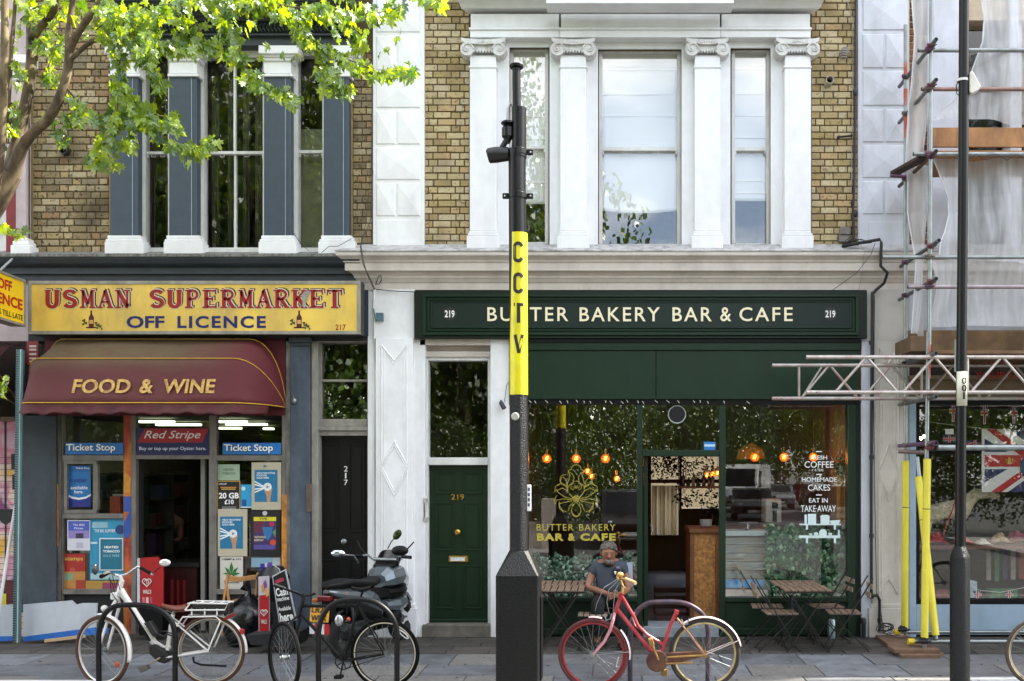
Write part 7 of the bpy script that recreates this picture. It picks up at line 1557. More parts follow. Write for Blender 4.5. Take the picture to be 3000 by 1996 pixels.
stand('black hoop stand behind the black bicycle', [(934, 2040), (932, 1900), (934, 1845), (947, 1802), (975, 1771), (1015, 1758), (1080, 1759), (1120, 1777), (1150, 1810), (1163, 1850), (1163, 1920), (1163, 2040)], 3.2, M('#07080a', .42, var=.3, spec=.3))
stand('worn purple grey hoop stand behind the red bicycle', [(1846, 2040), (1846, 1900), (1850, 1830), (1866, 1792), (1896, 1769), (1930, 1764), (1993, 1765), (2035, 1781), (2064, 1808), (2074, 1845), (2074, 1900), (2074, 2040)], 2.85, M('#4a4350', .4, metal=.5, var=.3, dirt='#6a4238', dirtamt=.6, dscale=8))
def wheel(root, name, px, py, d, r, steer, tyre, rim, rimw=.011, hubm=None, lab=None, tyr=.02, nsp=28, ring=None):
 c = P(px, py, d); c.z = r; h = Vector((math.cos(steer), -math.sin(steer), 0)); ax = Vector((-h.y, h.x, 0))
 def circ(rr, n=44, off=0): return [c + h*(rr*math.cos(2*math.pi*i/n)) + Vector((0, 0, rr*math.sin(2*math.pi*i/n))) + ax*off for i in range(n)]
 t = MB().tube(circ(r-tyr), tyr, 8, closed=True).build(name, tyre, root, smooth=True)
 if lab: t['label'] = lab
 MB().tube(circ(r-2*tyr-.008), rimw, 6, closed=True).build('rim', rim, t, smooth=True)
 if ring:
  for s in (-1, 1): MB().tube(circ(r-2*tyr+.004, off=s*tyr*.75), .0045, 4, closed=True).build('pale_ring', ring, t)
 m = MB()
 for i in range(nsp):
  a = 2*math.pi*i/nsp; b = a + (.9 if i % 2 else -.9); s = 1 if (i//2) % 2 else -1
  m.tube([c + h*(.028*math.cos(b)) + Vector((0, 0, .028*math.sin(b))) + ax*.03*s, c + h*((r-.05)*math.cos(a)) + Vector((0, 0, (r-.05)*math.sin(a)))], .0016, 3, cap=False)
 o = m.build('spokes', STEEL, t); o['kind'] = 'stuff'
 MB().tube([c - ax*.05, c + ax*.05], .02, 10).tube([c - ax*.032, c - ax*.028], .034, 12).tube([c + ax*.028, c + ax*.032], .034, 12).build('hub', hubm or STEEL, t, smooth=True)
 return t, c, h, ax
def mudguard(root, c, h, r, a0, a1, mat, w=.028, name='mudguard'):
 ax = Vector((-h.y, h.x, 0)); rows = []
 for i in range(25):
  a = R(a0 + (a1-a0)*i/24); rows.append([c + h*((r+.018 - .012*abs(j))*math.cos(a)) + Vector((0, 0, (r+.018-.012*abs(j))*math.sin(a))) + ax*w*j for j in (-1, -.5, 0, .5, 1)])
 return MB().grid(rows).build(name, mat, root, smooth=True, solid=.004)
def tb(root, name, pts, r, d, mat, dz=None, n=10):
 V = [P(p[0], p[1], p[2] if len(p) > 2 else d) for p in pts]; return MB().tube(V, r, n).build(name, mat, root, smooth=True)
TYREB = M('#080808', .8, var=.2, spec=.15); TYREBR = M('#4a2f1f', .8, var=.2)
# -------- white e-bike
WB = M('#d3d0cc', .3, var=.04, coat=.5); de = 2.88
wbk = thing('bicycle', 'white electric step through bicycle with brown saddle and rear rack', 'bicycle', (P(470, 1990, de).x, -de, 0))
rw, rc, rh, rax = wheel(wbk, 'rear_wheel', 617, 1908, de, .345, 0, TYREBR, M('#8f8c88', .3, metal=.6), ring=M('#c9bda6', .6))
fw, fc, fh, fax = wheel(wbk, 'front_wheel', 300, 1900, 2.95, .35, R(21), TYREBR, M('#b9b6b2', .3, metal=.6))
mudguard(wbk, rc, rh, .345, 78, -4, WB); mudguard(wbk, fc, fh, .35, 100, -14, WB)
tb(wbk, 'down_tube', [(354, 1728), (372, 1758), (462, 1900), (472, 1912)], .031, de, WB); tb(wbk, 'down_tube', [(352, 1742), (400, 1795), (455, 1880), (480, 1896), (500, 1896)], .016, de, WB)
tb(wbk, 'battery_strip', [(378, 1778), (440, 1878)], .012, de+.032, BLACK)
tb(wbk, 'seat_tube', [(507, 1800), (490, 1905)], .02, de, WB); tb(wbk, 'head_tube', [(358, 1700), (346, 1745)], .024, de, WB)
m = MB()
for s in (-1, 1): m.tube([P(345, 1750, de) + fax*.05*s*0 + Vector((0, 0, 0)), P(340, 1775, de) + fax*.045*s, fc + fax*.055*s], [.018, .016, .012], 8)
m.build('fork', WB, wbk, smooth=True)
for s in (-1, 1): MB().tube([P(494, 1924, de) + Vector((0, .05*s, 0)), rc + Vector((0, .06*s, 0))], .011, 8).build('chain_stay', WB, wbk, smooth=True); MB().tube([P(508, 1815, de) + Vector((0, .03*s, 0)), rc + Vector((0, .06*s, 0))], .009, 8).build('seat_stay', WB, wbk, smooth=True)
MB().pp([(434, 1893), (450, 1888), (492, 1916), (496, 1934), (482, 1946), (462, 1940), (438, 1918)], de-.06, de+.06).build('motor', M('#101113', .4), wbk, bevel=.012, bseg=2)
tb(wbk, 'crank', [(470, 1927, de+.09), (430, 1952, de+.11), (418, 1958, de+.14)], .009, de, M('#a89a84', .3, metal=.7)); MB().pp([(402, 1957), (424, 1950), (432, 1962), (412, 1972)], de+.12, de+.2).build('pedal', M('#57524c', .5, metal=.4), wbk, bevel=.004)
tb(wbk, 'seat_post', [(510, 1785), (505, 1815)], .014, de, STEEL)
BRL = M('#6a3320', .45, var=.15)
m = MB(); rows = []
for i in range(11):
 t = i/10; px = 475 + 78*t; wd = (.018 + .07*t**1.5) if t < .9 else .075; top = 1768 + 7*math.sin(t*3) - 2*t; hh_ = .022 + .02*t; q = P(px, top, de)
 rows.append([q + Vector((0, wd*math.cos(a), hh_*math.sin(a) - hh_)) for a in [k/12*2*math.pi for k in range(13)]])
m.grid(rows).build('saddle', BRL, wbk, smooth=True)
tb(wbk, 'saddle_rail', [(487, 1788), (505, 1796), (535, 1788)], .006, de, STEEL)
# rack
m = MB()
for s in (-.075, .075): m.tube([P(552, 1785, de) + Vector((0, s, 0)), P(568, 1764, de) + Vector((0, s, 0)), P(676, 1766, de) + Vector((0, s, 0)), P(668, 1784, de) + Vector((0, s, 0)), P(552, 1785, de) + Vector((0, s, 0))], .0085, 6)
for px in (560, 588, 618, 648, 672): m.tube([P(px, 1766, de) + Vector((0, -.075, 0)), P(px, 1766, de) + Vector((0, .075, 0))], .0075, 6)
for px in (562, 600, 636): m.tube([P(px, 1784, de+.07), P(px, 1803, de+.07)], .0075, 6)
for s in (-.075, .075): m.tube([P(527, 1832, de) + Vector((0, s, 0)), P(545, 1805, de) + Vector((0, s, 0)), P(640, 1803, de) + Vector((0, s, 0)), P(655, 1815, de) + Vector((0, s, 0)), rc + Vector((0, s, 0))], .0085, 8)
m.build('rack', WB, wbk, smooth=True); MB().pb(560, 672, 1770, 1800, de-.06, de+.06).build('rack_battery', M('#111113', .4), wbk, bevel=.01)
MB().pp([(700, 1843), (712, 1846), (712, 1860), (703, 1858)], de-.02, de+.03).build('rear_light', M('#a01a1a', .3), wbk, bevel=.004)
MB().pp([(654, 1812), (676, 1800), (684, 1806), (660, 1818)], de-.04, de+.04).build('rack_light', M('#7a1418', .3), wbk)
hb_ = [P(447, 1684, de-.12), P(430, 1672, de-.2), P(402, 1661, de-.16), P(372, 1682, de-.02), P(352, 1688, de), P(335, 1684, de+.03), P(318, 1676, de+.2), P(306, 1680, de+.3)]
MB().tube(hb_, .012, 8).build('handlebar', M('#b9b9ba', .25, metal=.8), wbk, smooth=True)
MB().tube([P(352, 1688, de), P(357, 1702, de)], .018, 8).build('stem', WB, wbk, smooth=True)
tb(wbk, 'grip', [(412, 1664, de-.16), (442, 1680, de-.14)], .017, de, BLACK); tb(wbk, 'grip', [(318, 1678, de+.16), (296, 1690, de+.28)], .02, de, BLACK)
MB().ball(P(483, 1649, de-.15), .055, 12, 8, (1.05, .4, .68)).build('mirror', M('#d8dad6', .15, metal=.5), wbk, smooth=True); tb(wbk, 'mirror_stalk', [(450, 1678, de-.14), (470, 1662, de-.15)], .005, de, BLACK)
MB().ball(P(279, 1668, de+.28), .05, 12, 8, (.5, .7, 1.1)).build('mirror', M('#3a3d40', .2, metal=.5), wbk, smooth=True)
MB().pb(322, 334, 1737, 1758, de+.02, de+.09).build('front_light', M('#d5d7d8', .3), wbk, bevel=.012, bseg=2)
MB().ball(P(306, 1783, de+.0), .034, 10, 6).build('brake_boss', WB, wbk, smooth=True)
for pts in ([(322, 1690, de+.15), (326, 1735, de+.12), (346, 1765, de+.04)], [(330, 1688, de+.1), (338, 1722, de+.1), (344, 1700, de+.1), (352, 1730, de+.04)], [(318, 1694, de+.15), (330, 1710, de+.14), (340, 1760, de)]): tb(wbk, 'cable', pts, .0035, de, BLACK, n=5)
MB().pp([(420, 1826), (438, 1820), (463, 1858), (448, 1868)], de+.02, de+.09).build('frame_lock', M('#121214', .5), wbk, bevel=.008)
m = MB(); pc = [P(466, 1858, de+.08), P(478, 1864, de+.1), P(490, 1858, de+.1), P(504, 1864, de+.1), P(514, 1866, de+.13), P(502, 1856, de+.08), P(484, 1850, de+.05), P(468, 1852, de+.05)]; m.tube(pc, .0075, 6, closed=True); m.build('chain_lock', M('#17181b', .4, metal=.3), wbk)
q = fc + fh*.19 + Vector((0, 0, -.12)); MB().ball(q, .03, 10, 6, (.7, .5, 1.1)).build('orange_reflector', M('#c0521a', .3), wbk, smooth=True)
tb(wbk, 'kick_stand', [(566, 1925, de+.05), (568, 1940, de+.06), (590, 1948, de+.08), (662, 1952, de+.1)], .011, de, BLACK)
# -------- black bike
BB = M('#060709', .4, var=.25, spec=.25); db = 3.08
bbk = thing('bicycle', 'black single speed bicycle locked to the middle hoop in front of the scooter', 'bicycle', (P(1000, 1990, db).x, -db, 0))
CRR = M('#c9bfa8', .6)
rw, rc, rh, rax = wheel(bbk, 'rear_wheel', 1128, 1913, db-.05, .34, R(3), TYREB, M('#1a1b1e', .4, metal=.4), ring=None, nsp=30)
MB().tube([rc + rh*(.298*math.cos(2*math.pi*i/44)) + Vector((0, 0, .298*math.sin(2*math.pi*i/44))) - rax*.012 for i in range(44)], .0065, 5, closed=True).build('cream_ring', CRR, rw)
fw, fc, fh, fax = wheel(bbk, 'front_wheel', 833, 1927, db+.15, .34, R(47), TYREB, M('#1a1b1e', .4, metal=.4))
tb(bbk, 'top_tube', [(887, 1776), (1053, 1776)], .015, db, BB); tb(bbk, 'down_tube', [(880, 1796), (1004, 1935)], .017, db, BB); tb(bbk, 'seat_tube', [(1051, 1769), (1007, 1938)], .015, db, BB)
tb(bbk, 'head_tube', [(889, 1755), (876, 1802)], .019, db, BB)
for s in (-1, 1): MB().tube([P(1053, 1780, db) + Vector((0, .02*s, 0)), rc + Vector((0, .055*s, 0))], .008, 8).build('seat_stay', BB, bbk, smooth=True); MB().tube([P(1008, 1937, db) + Vector((0, .03*s, 0)), rc + Vector((0, .055*s, 0))], .009, 8).build('chain_stay', BB, bbk, smooth=True)
m = MB()
for s in (-1, 1): m.tube([P(875, 1803, db), P(866, 1820, db+.02) + fax*.045*s, fc + fax*.05*s], [.015, .014, .009], 8)
m.build('fork', BB, bbk, smooth=True)
tb(bbk, 'seat_post', [(1064, 1726), (1051, 1770)], .012, db, BB)
rows = []
for i in range(11):
 t = i/10; px = 1030 + 62*t; wd = .015 + .062*t**1.6; q = P(px, 1720 + 4*math.sin(t*4), db); rows.append([q + Vector((0, wd*math.cos(a), .018*math.sin(a) - .01)) for a in [k/10*2*math.pi for k in range(11)]])
MB().grid(rows).build('saddle', BLACK, bbk, smooth=True); tb(bbk, 'saddle_rail', [(1038, 1728), (1062, 1736), (1082, 1728)], .005, db, BLACK)
MB().tube([P(806, 1716, db+.32), P(835, 1726, db+.28), P(868, 1737, db+.1), P(885, 1746, db), P(905, 1745, db-.15), P(922, 1740, db-.28)], .012, 8).build('handlebar', BB, bbk, smooth=True)
MB().tube([P(884, 1740, db), P(889, 1757, db)], .02, 8).build('stem', BB, bbk, smooth=True)
tb(bbk, 'grip', [(802, 1714, db+.34), (832, 1724, db+.3)], .016, db, BLACK)
tb(bbk, 'brake_cable', [(878, 1742, db+.05), (896, 1770, db+.05), (886, 1796, db+.04)], .003, db, BLACK, n=5)
cq = P(1006, 1938, db+.04); m = MB(); m.tube([cq + Vector((.078*math.cos(a), 0, .078*math.sin(a))) for a in [k/24*2*math.pi for k in range(24)]], .006, 5, closed=True)
for k in range(5): m.tube([cq, cq + Vector((.075*math.cos(k*1.257), 0, .075*math.sin(k*1.257)))], .006, 5)
m.build('chainring', M('#1b1c1e', .3, metal=.6), bbk); tb(bbk, 'chain', [(1006, 1914, db+.04), (1128, 1905, db+.04)], .004, db, BLACK, n=5); tb(bbk, 'chain', [(1006, 1962, db+.04), (1128, 1922, db+.04)], .004, db, BLACK, n=5)
tb(bbk, 'crank', [(1006, 1938, db+.06), (996, 1984, db+.08)], .009, db, BB); MB().pb(978, 1000, 1982, 1990, db+.08, db+.17).build('pedal', BLACK, bbk); tb(bbk, 'crank', [(1006, 1938, db-.06), (1014, 1905, db-.06)], .009, db, BB)
tb(bbk, 'seat_lock_strap', [(1016, 1750, db+.02), (1017, 1800, db+.02)], .006, db, BLACK)
MB().ball(P(993, 1818, db-.25), .05, 12, 8, (.85, .5, 1.15)).build('silver_lock', M('#b9bcc0', .2, metal=.6), bbk, smooth=True); MB().ball(P(1021, 1815, db-.28), .022, 8, 6).build('orange_reflector', M('#b8431c', .4), bbk)
m = MB(); q = rc + rh*.19 + Vector((0, 0, .19)); m.tube([q + Vector((.045*math.cos(a) , -.03, -.035*math.cos(a) + .02*math.sin(a))) for a in [k/14*2*math.pi for k in range(14)]], .006, 5, closed=True); m.build('white_loop_reflector', M('#c9cbc6', .4), rw)
# -------- red bike
RB = M('#962026', .42, var=.12, dirt='#b8606a', dirtamt=.75, dscale=5); GO = M('#a07c42', .45, metal=.4, var=.3, dirt='#5a3d20', dirtamt=.6, dscale=10); PK = M('#c9848c', .4, var=.15, dirt='#d8c9c9', dirtamt=.6); dr_ = 3.08
rbk = thing('bicycle', 'weathered red ladies bicycle without a saddle locked to the right hoop', 'bicycle', (P(1900, 1990, dr_).x, -dr_, 0))
fw, fc, fh, fax = wheel(rbk, 'front_wheel', 1738, 1912, dr_, .345, R(6), M('#5e2a2c', .75, var=.25, dirt='#2a1c1c', dirtamt=.6), M('#8f2024', .45, var=.2), rimw=.013)
rw, rc, rh, rax = wheel(rbk, 'rear_wheel', 2064, 1914, dr_, .345, 0, M('#2a2420', .8, var=.3), M('#a5936c', .4, metal=.4, var=.3), rimw=.013, hubm=GO)
mudguard(rbk, fc, fh, .345, 42, -8, M('#c4b2b2', .35, var=.2), .022); mudguard(rbk, fc, fh, .345, 97, 76, M('#d3b9b9', .35, var=.2), .022)
mudguard(rbk, rc, rh, .345, 128, 12, M('#c9b5b2', .35, var=.25, dirt='#9c4a44', dirtamt=.7, dscale=6), .026)
tb(rbk, 'head_tube', [(1822, 1738), (1802, 1795)], .02, dr_, RB); tb(rbk, 'down_tube', [(1808, 1786), (1912, 1914)], .021, dr_, RB)
tb(rbk, 'top_tube', [(1822, 1748), (1840, 1778), (1857, 1806), (1868, 1832), (1895, 1860), (1943, 1889)], .0165, dr_, RB); tb(rbk, 'seat_tube', [(1982, 1792), (1964, 1832), (1936, 1918)], .018, dr_, RB)
MB().tube([P(1983, 1788, dr_), P(1980, 1800, dr_)], .023, 10).build('seat_clamp', RB, rbk, smooth=True)
m = MB()
for s in (-1, 1): m.tube([P(1801, 1795, dr_), P(1797, 1812, dr_) + Vector((0, .045*s, 0)), P(1788, 1845, dr_) + Vector((0, .048*s, 0)), P(1770, 1880, dr_) + Vector((0, .05*s, 0)), fc + Vector((0, .052*s, 0))], [.016, .015, .014, .011, .009], 8)
m.build('fork', PK, rbk, smooth=True)
for s in (-1, 1): MB().tube([P(1984, 1812, dr_) + Vector((0, .03*s, 0)), rc + Vector((0, .06*s, 0))], .009, 8).build('seat_stay', GO if s > 0 else M('#9c6a5a', .4, var=.3), rbk, smooth=True); MB().tube([P(1936, 1925, dr_) + Vector((0, .04*s, 0)), rc + Vector((0, .06*s, 0))], .011, 8).build('chain_stay', GO, rbk, smooth=True)
for s in (-1, 1): MB().tube([fc + Vector((0, .05*s, 0)), fc + fh*.35 + Vector((0, .03*s, .03))], .0035, 5).build('mudguard_stay', STEEL, rbk); MB().tube([rc + Vector((0, .05*s, 0)), rc + Vector((.34, .03*s, .14))], .0045, 5).build('mudguard_stay', M('#b9aaa6', .4), rbk)
cc = P(1925, 1936, dr_+.035)
m = MB(); m.lathe([(.1, 0), (.108, -.01), (.1, -.025)], cc, 'Y', 24); m.pp([(1925, 1914), (2050, 1909), (2062, 1918), (2050, 1928), (1960, 1950), (1925, 1957)], dr_+.02, dr_+.045)
m.build('chain_case', M('#4a2420', .4, var=.3, dirt='#8a6a3a', dirtamt=.6), rbk, bevel=.006)
tb(rbk, 'crank', [(1929, 1934, dr_+.08), (1912, 1892, dr_+.09)], .011, dr_, GO); MB().pp([(1899, 1875), (1911, 1871), (1918, 1892), (1906, 1897)], dr_+.08, dr_+.17).build('pedal', GO, rbk, bevel=.004); tb(rbk, 'crank', [(1932, 1938, dr_-.06), (1946, 1966, dr_-.07)], .01, dr_, GO); MB().pb(1938, 1956, 1962, 1982, dr_-.16, dr_-.08).build('pedal', GO, rbk, bevel=.004)
tb(rbk, 'kick_stand', [(1950, 1930, dr_+.06), (1952, 1945, dr_+.06), (2030, 1942, dr_+.08)], .009, dr_, GO)
BG = M('#b08c5a', .4, metal=.3, var=.25, dirt='#6a4a2a', dirtamt=.5)
tb(rbk, 'stem', [(1822, 1738), (1824, 1716), (1818, 1700)], .013, dr_, BG); tb(rbk, 'handlebar', [(1862, 1708, dr_+.28), (1838, 1700, dr_+.2), (1822, 1696, dr_+.08), (1812, 1700, dr_), (1808, 1690, dr_-.1), (1814, 1684, dr_-.25)], .012, dr_, BG)
tb(rbk, 'grip', [(1832, 1697, dr_+.2), (1862, 1709, dr_+.3)], .019, dr_, M('#a98a66', .6, var=.2)); MB().ball(P(1817, 1684, dr_+.05), .034, 12, 8, (1, .8, .8)).build('bell', M('#c9a25a', .35, metal=.5, var=.2), rbk, smooth=True)
tb(rbk, 'brake_lever', [(1818, 1700, dr_+.08), (1824, 1715, dr_+.14), (1832, 1724, dr_+.2)], .006, dr_, BG)
for pts in ([(1812, 1700, dr_+.05), (1784, 1728, dr_+.08), (1778, 1765, dr_+.06), (1785, 1800, dr_+.02)], [(1808, 1698, dr_+.05), (1770, 1722, dr_+.1), (1748, 1770, dr_+.1), (1744, 1790, dr_+.04)], [(1818, 1702, dr_), (1802, 1730, dr_), (1798, 1770, dr_), (1796, 1800, dr_)]): tb(rbk, 'brake_cable', pts, .0035, dr_, M('#8a8a86', .5), n=5)
for (cx, cy) in ((1782, 1806), (2008, 1820)): tb(rbk, 'brake_caliper', [(cx-12, cy-6, dr_+.04), (cx-6, cy+12, dr_+.05), (cx+6, cy+8, dr_+.05), (cx+10, cy-8, dr_+.04)], .007, dr_, STEEL)
MB().obox(P(1812, 1926, dr_+.01), P(1805, 1955, dr_+.01), .022, .008).build('spoke_reflector', M('#d8b9a8', .4), fw)
tb(rbk, 'lock_cable', [(1859, 1795, dr_-.1), (1853, 1810, dr_-.1), (1862, 1835, dr_-.05), (1880, 1846, dr_)], .008, dr_, M('#b98a92', .5))
# -------- bicycle cut by the right edge
dk = 3.0; kbk = thing('bicycle', 'dark bicycle cut off by the right edge of the picture', 'bicycle', (P(3150, 1990, dk).x, -dk, 0))
fw, fc, fh, fax = wheel(kbk, 'front_wheel', 3050, 1912, dk, .345, R(4), M('#4a4038', .8, var=.2), M('#8c8274', .4, metal=.5), ring=M('#a5977c', .6))
rw, rc, rh, rax = wheel(kbk, 'rear_wheel', 3370, 1912, dk, .345, 0, TYREB, STEEL)
for pts, r_ in (([(3110, 1760), (3096, 1800)], .018), ([(3098, 1795), (3230, 1925)], .017), ([(3108, 1770), (3280, 1765)], .015), ([(3285, 1750), (3230, 1925)], .015), ([(3230, 1925), (3370, 1912)], .01), ([(3280, 1775), (3370, 1912)], .009), ([(3096, 1800), (3080, 1840), (3050, 1912)], .012)): tb(kbk, 'frame_tube', pts, r_, dk, BB)
tb(kbk, 'mudguard_stay', [(3050, 1912), (2978, 1866)], .004, dk, STEEL, n=5)
# ================================================================= scooter
sct = thing('motor_scooter', 'silver grey and black motor scooter parked nose in, number plate toward the road', 'motor scooter', (-3.02, -1.55, 0))
FWD = Vector((.27, .963, 0)).normalized(); LAT = Vector((FWD.y, -FWD.x, 0)); SB = Vector((-3.03, -1.56, 0))
def L(u, v, w): return SB + FWD*u + LAT*v + Vector((0, 0, w))
def loft(name, secs, mat, n=14, ex=.75, bevel=0, voff=0., edge=35):
 rows = []
 for (u, w, hw, hh_) in secs:
  row = []
  for k in range(n+1):
   a = 2*math.pi*k/n; c_, s_ = math.cos(a), math.sin(a)
   row.append(L(u, voff + hw*math.copysign(abs(c_)**ex, c_), w + hh_*math.copysign(abs(s_)**ex, s_)))
  rows.append(row)
 m = MB().grid(rows); k = len(rows[0])
 b = len(m.v) - k; m.f.append(tuple(range(k-1))); m.m.append(0); m.f.append(tuple(range(b, b+k-1))); m.m.append(0)
 return m.build(name, mat, sct, smooth=True, edge=edge)
SIL = M('#666f74', .25, metal=.4, var=.05, coat=.6); BP = M('#07080a', .45, var=.2, spec=.25)
loft('tail_panel', [(-.34, .80, .04, .02), (-.25, .77, .10, .05), (0, .72, .15, .085), (.3, .66, .17, .12), (.52, .58, .17, .14), (.66, .48, .14, .12)], SIL, ex=.8)
loft('under_tail', [(-.3, .70, .07, .04), (-.1, .62, .12, .09), (.2, .52, .15, .13), (.6, .40, .16, .13)], BP)
loft('seat', [(-.36, .865, .05, .02), (-.25, .87, .12, .035), (.0, .87, .15, .04), (.25, .83, .155, .045), (.5, .80, .14, .045), (.68, .82, .09, .05), (.74, .80, .05, .03)], M('#0c0d0f', .6, var=.15, bump=.1, spec=.3))
loft('foot_well', [(.55, .34, .19, .1), (.8, .30, .2, .06), (1.0, .36, .2, .12)], BP)
loft('front_shield', [(.76, .80, .12, .08), (.86, .83, .19, .13), (1.04, .85, .24, .14), (1.24, .80, .17, .12), (1.46, .70, .05, .05)], SIL, n=10, ex=.8, edge=18)
loft('lower_fairing', [(.80, .50, .13, .06), (1.0, .49, .20, .10), (1.2, .50, .18, .09), (1.4, .54, .06, .04)], SIL, n=10, ex=.8, edge=18)
loft('fairing_gap', [(.8, .66, .14, .07), (1.0, .65, .19, .08), (1.2, .64, .16, .07), (1.4, .64, .07, .03)], BP)
loft('windscreen', [(1.0, .98, .16, .07), (1.08, 1.06, .15, .09), (1.2, 1.05, .11, .06)], M('#0c0d10', .2, var=.1))
def swheel(u, r, nm):
 m = MB(); c = L(u, 0, r); n = 30; pts = [c + FWD*((r-.055)*math.cos(2*math.pi*i/n)) + Vector((0, 0, (r-.055)*math.sin(2*math.pi*i/n))) for i in range(n)]
 w_ = m.tube(pts, .056, 10, closed=True).build(nm, M('#101010', .75, var=.2), sct, smooth=True)
 m = MB(); m.tube([c - LAT*.03, c + LAT*.03], .05, 12)
 for k in range(5): a = k*1.257; m.tube([c, c + FWD*((r-.09)*math.cos(a)) + Vector((0, 0, (r-.09)*math.sin(a)))], .014, 6)
 m.build('wheel_hub', M('#5a5e60', .35, metal=.6), w_, smooth=True)
swheel(0.02, .275, 'rear_wheel'); swheel(1.34, .275, 'front_wheel')
loft('rear_mudguard', [(-.36, .42, .06, .02), (-.3, .52, .08, .03), (-.1, .58, .09, .03)], BP)
loft('front_mudguard', [(1.08, .46, .05, .02), (1.2, .56, .08, .03), (1.4, .58, .08, .03), (1.58, .46, .05, .02)], SIL)
def lbox(name, u0, u1, v0, v1, w0, w1, mat, parent=None, tilt_=0., bevel=.004):
 m = MB().box(u0, u1, v0, v1, w0, w1); cu, cw = (u0+u1)/2, (w0+w1)/2
 for i, v in enumerate(m.v):
  du, dw = v.x-cu, v.z-cw; uu = cu + du*math.cos(tilt_) - dw*math.sin(tilt_); ww = cw + du*math.sin(tilt_) + dw*math.cos(tilt_); m.v[i] = L(uu, v.y, ww)
 return m.build(name, mat, parent or sct, bevel=bevel)
pl_ = lbox('number_plate', -.475, -.47, -.115, .115, .49, .67, M('#d99a12', .4, var=.04), tilt_=R(-10))
def plate_text(txt, w0, w1):
 me = text_mesh(txt, -.095, .095, w0, w1, 0, .003, .02); org = ORG[sct.name]
 for v in me.vertices: v.co = L(-.482 + v.co.y*1 + (v.co.z-.58)*math.tan(R(10)), v.co.x, v.co.z) - org
 me.materials.clear(); me.materials.append(PRINTK); link_mesh('lettering', me, None, pl_)
plate_text('LR22', .592, .655); plate_text('WPX', .505, .568)
lbox('plate_bracket', -.465, -.3, -.09, .09, .5, .66, BP, tilt_=R(-10))
for k, c in enumerate(('#c9cbcc', '#b01a20', '#c9cbcc', '#b01a20')): lbox('reflective_strip', -.478, -.472, -.12+k*.06, -.062+k*.06, .36, .47, M(c, .35), bevel=.0)
lbox('tail_light', -.40, -.33, -.08, .08, .70, .76, M('#5a0f12', .2), bevel=.01)
for s in (-1, 1): lbox('indicator', -.36, -.30, s*.1, s*.17, .68, .72, M('#a0541a', .3), bevel=.008)
m = MB(); m.tube([L(.35, .16, .25), L(.1, .19, .3), L(-.05, .2, .34), L(-.32, .2, .42)], [.025, .05, .062, .05], 12); m.build('exhaust', M('#3f4244', .35, metal=.6, var=.2), sct, smooth=True)
lbox('engine_block', -.05, .45, -.12, .14, .22, .42, M('#222426', .5, metal=.3), bevel=.02)
m = MB()
for s in (-1, 1): m.tube([L(.04, s*.13, .3), L(-.06, s*.14, .62)], .018, 8)
m.build('shock_absorber', M('#55585a', .35, metal=.5), sct)
HBU, HBW = .9, 1.06
m = MB(); m.tube([L(HBU+.05, -.16, HBW-.02), L(HBU, -.2, HBW+.03), L(HBU-.03, -.36, HBW+.02)], .014, 8); m.tube([L(HBU+.05, .16, HBW-.02), L(HBU, .2, HBW+.03), L(HBU-.03, .36, HBW+.02)], .014, 8); m.tube([L(HBU+.05, -.16, HBW-.02), L(HBU+.05, .16, HBW-.02)], .02, 8); m.build('handlebar', STEEL, sct, smooth=True)
for s in (-1, 1):
 MB().tube([L(HBU-.01, s*.26, HBW+.025), L(HBU-.04, s*.39, HBW+.02)], .021, 10).build('grip', BP, sct, smooth=True)
 MB().tube([L(HBU+.03, s*.24, HBW+.03), L(HBU+.02, s*.32, HBW+.12), L(HBU+.02, s*(.36 if s < 0 else .4), HBW+.2)], .008, 6).build('mirror_stalk', BP, sct)
MB().tube([L(1.08, .0, .96), L(1.0, 0, 1.04)], .03, 8).build('steering_column', BP, sct)
q = P(1164, 1567, .7); MB().ball(q, .065, 12, 8, (.7, .35, 1.05)).xf(Matrix.Translation(q) @ Matrix.Rotation(R(35), 4, 'Y') @ Matrix.Translation(-q)).build('mirror', M('#39451f', .1, metal=.6, var=.6, scale=14), sct, smooth=True)
tb(sct, 'mirror_stalk', [(1136, 1608, .72), (1146, 1588, .71), (1160, 1572, .7)], .007, .7, BP)
q = P(1172, 1614, 1.0); MB().ball(q, .1, 12, 8, (1, .5, .62)).build('mirror', BP, sct, smooth=True)
q = P(990, 1622, 1.1); MB().ball(q, .085, 12, 8, (1, .4, .55)).build('mirror', M('#cfd6de', .06, metal=1.), sct, smooth=True); tb(sct, 'mirror_stalk', [(1008, 1626, 1.05), (1036, 1628, .95), (1050, 1650, .85)], .012, 1., STEEL)
lbox('dash_panel', .9, 1.02, -.14, .14, .94, 1.0, BP, tilt_=R(20), bevel=.015)
# ================================================================= seated man
man = thing('person', 'grey haired man in a grey t-shirt sitting hunched with crossed forearms outside the café', 'person', Vector((X(1784, .5), -.45, 0)))
SKN = M('#8a5f49', .55, var=.08, scale=14)
def mp_(px, py, d): return P(px, py, d)
V = []; E = []
def add(p, r, par=None):
 V.append((p, r)); i = len(V)-1
 if par is not None: E.append((par, i))
 return i
pel = add(mp_(1788, 1752, .42), (.15, .13)); bel = add(mp_(1786, 1722, .50), (.165, .145), pel); che = add(mp_(1784, 1682, .50), (.16, .125), bel); uch = add(mp_(1783, 1660, .50), (.14, .10), che)
nk = add(mp_(1784, 1645, .57), .062, uch); jaw = add(mp_(1784, 1632, .65), (.076, .074), nk); hd = add(mp_(1783, 1615, .66), (.095, .102), jaw); tp = add(mp_(1781, 1602, .62), (.088, .092), hd)
chn = add(mp_(1785, 1643, .72), (.05, .038), jaw)
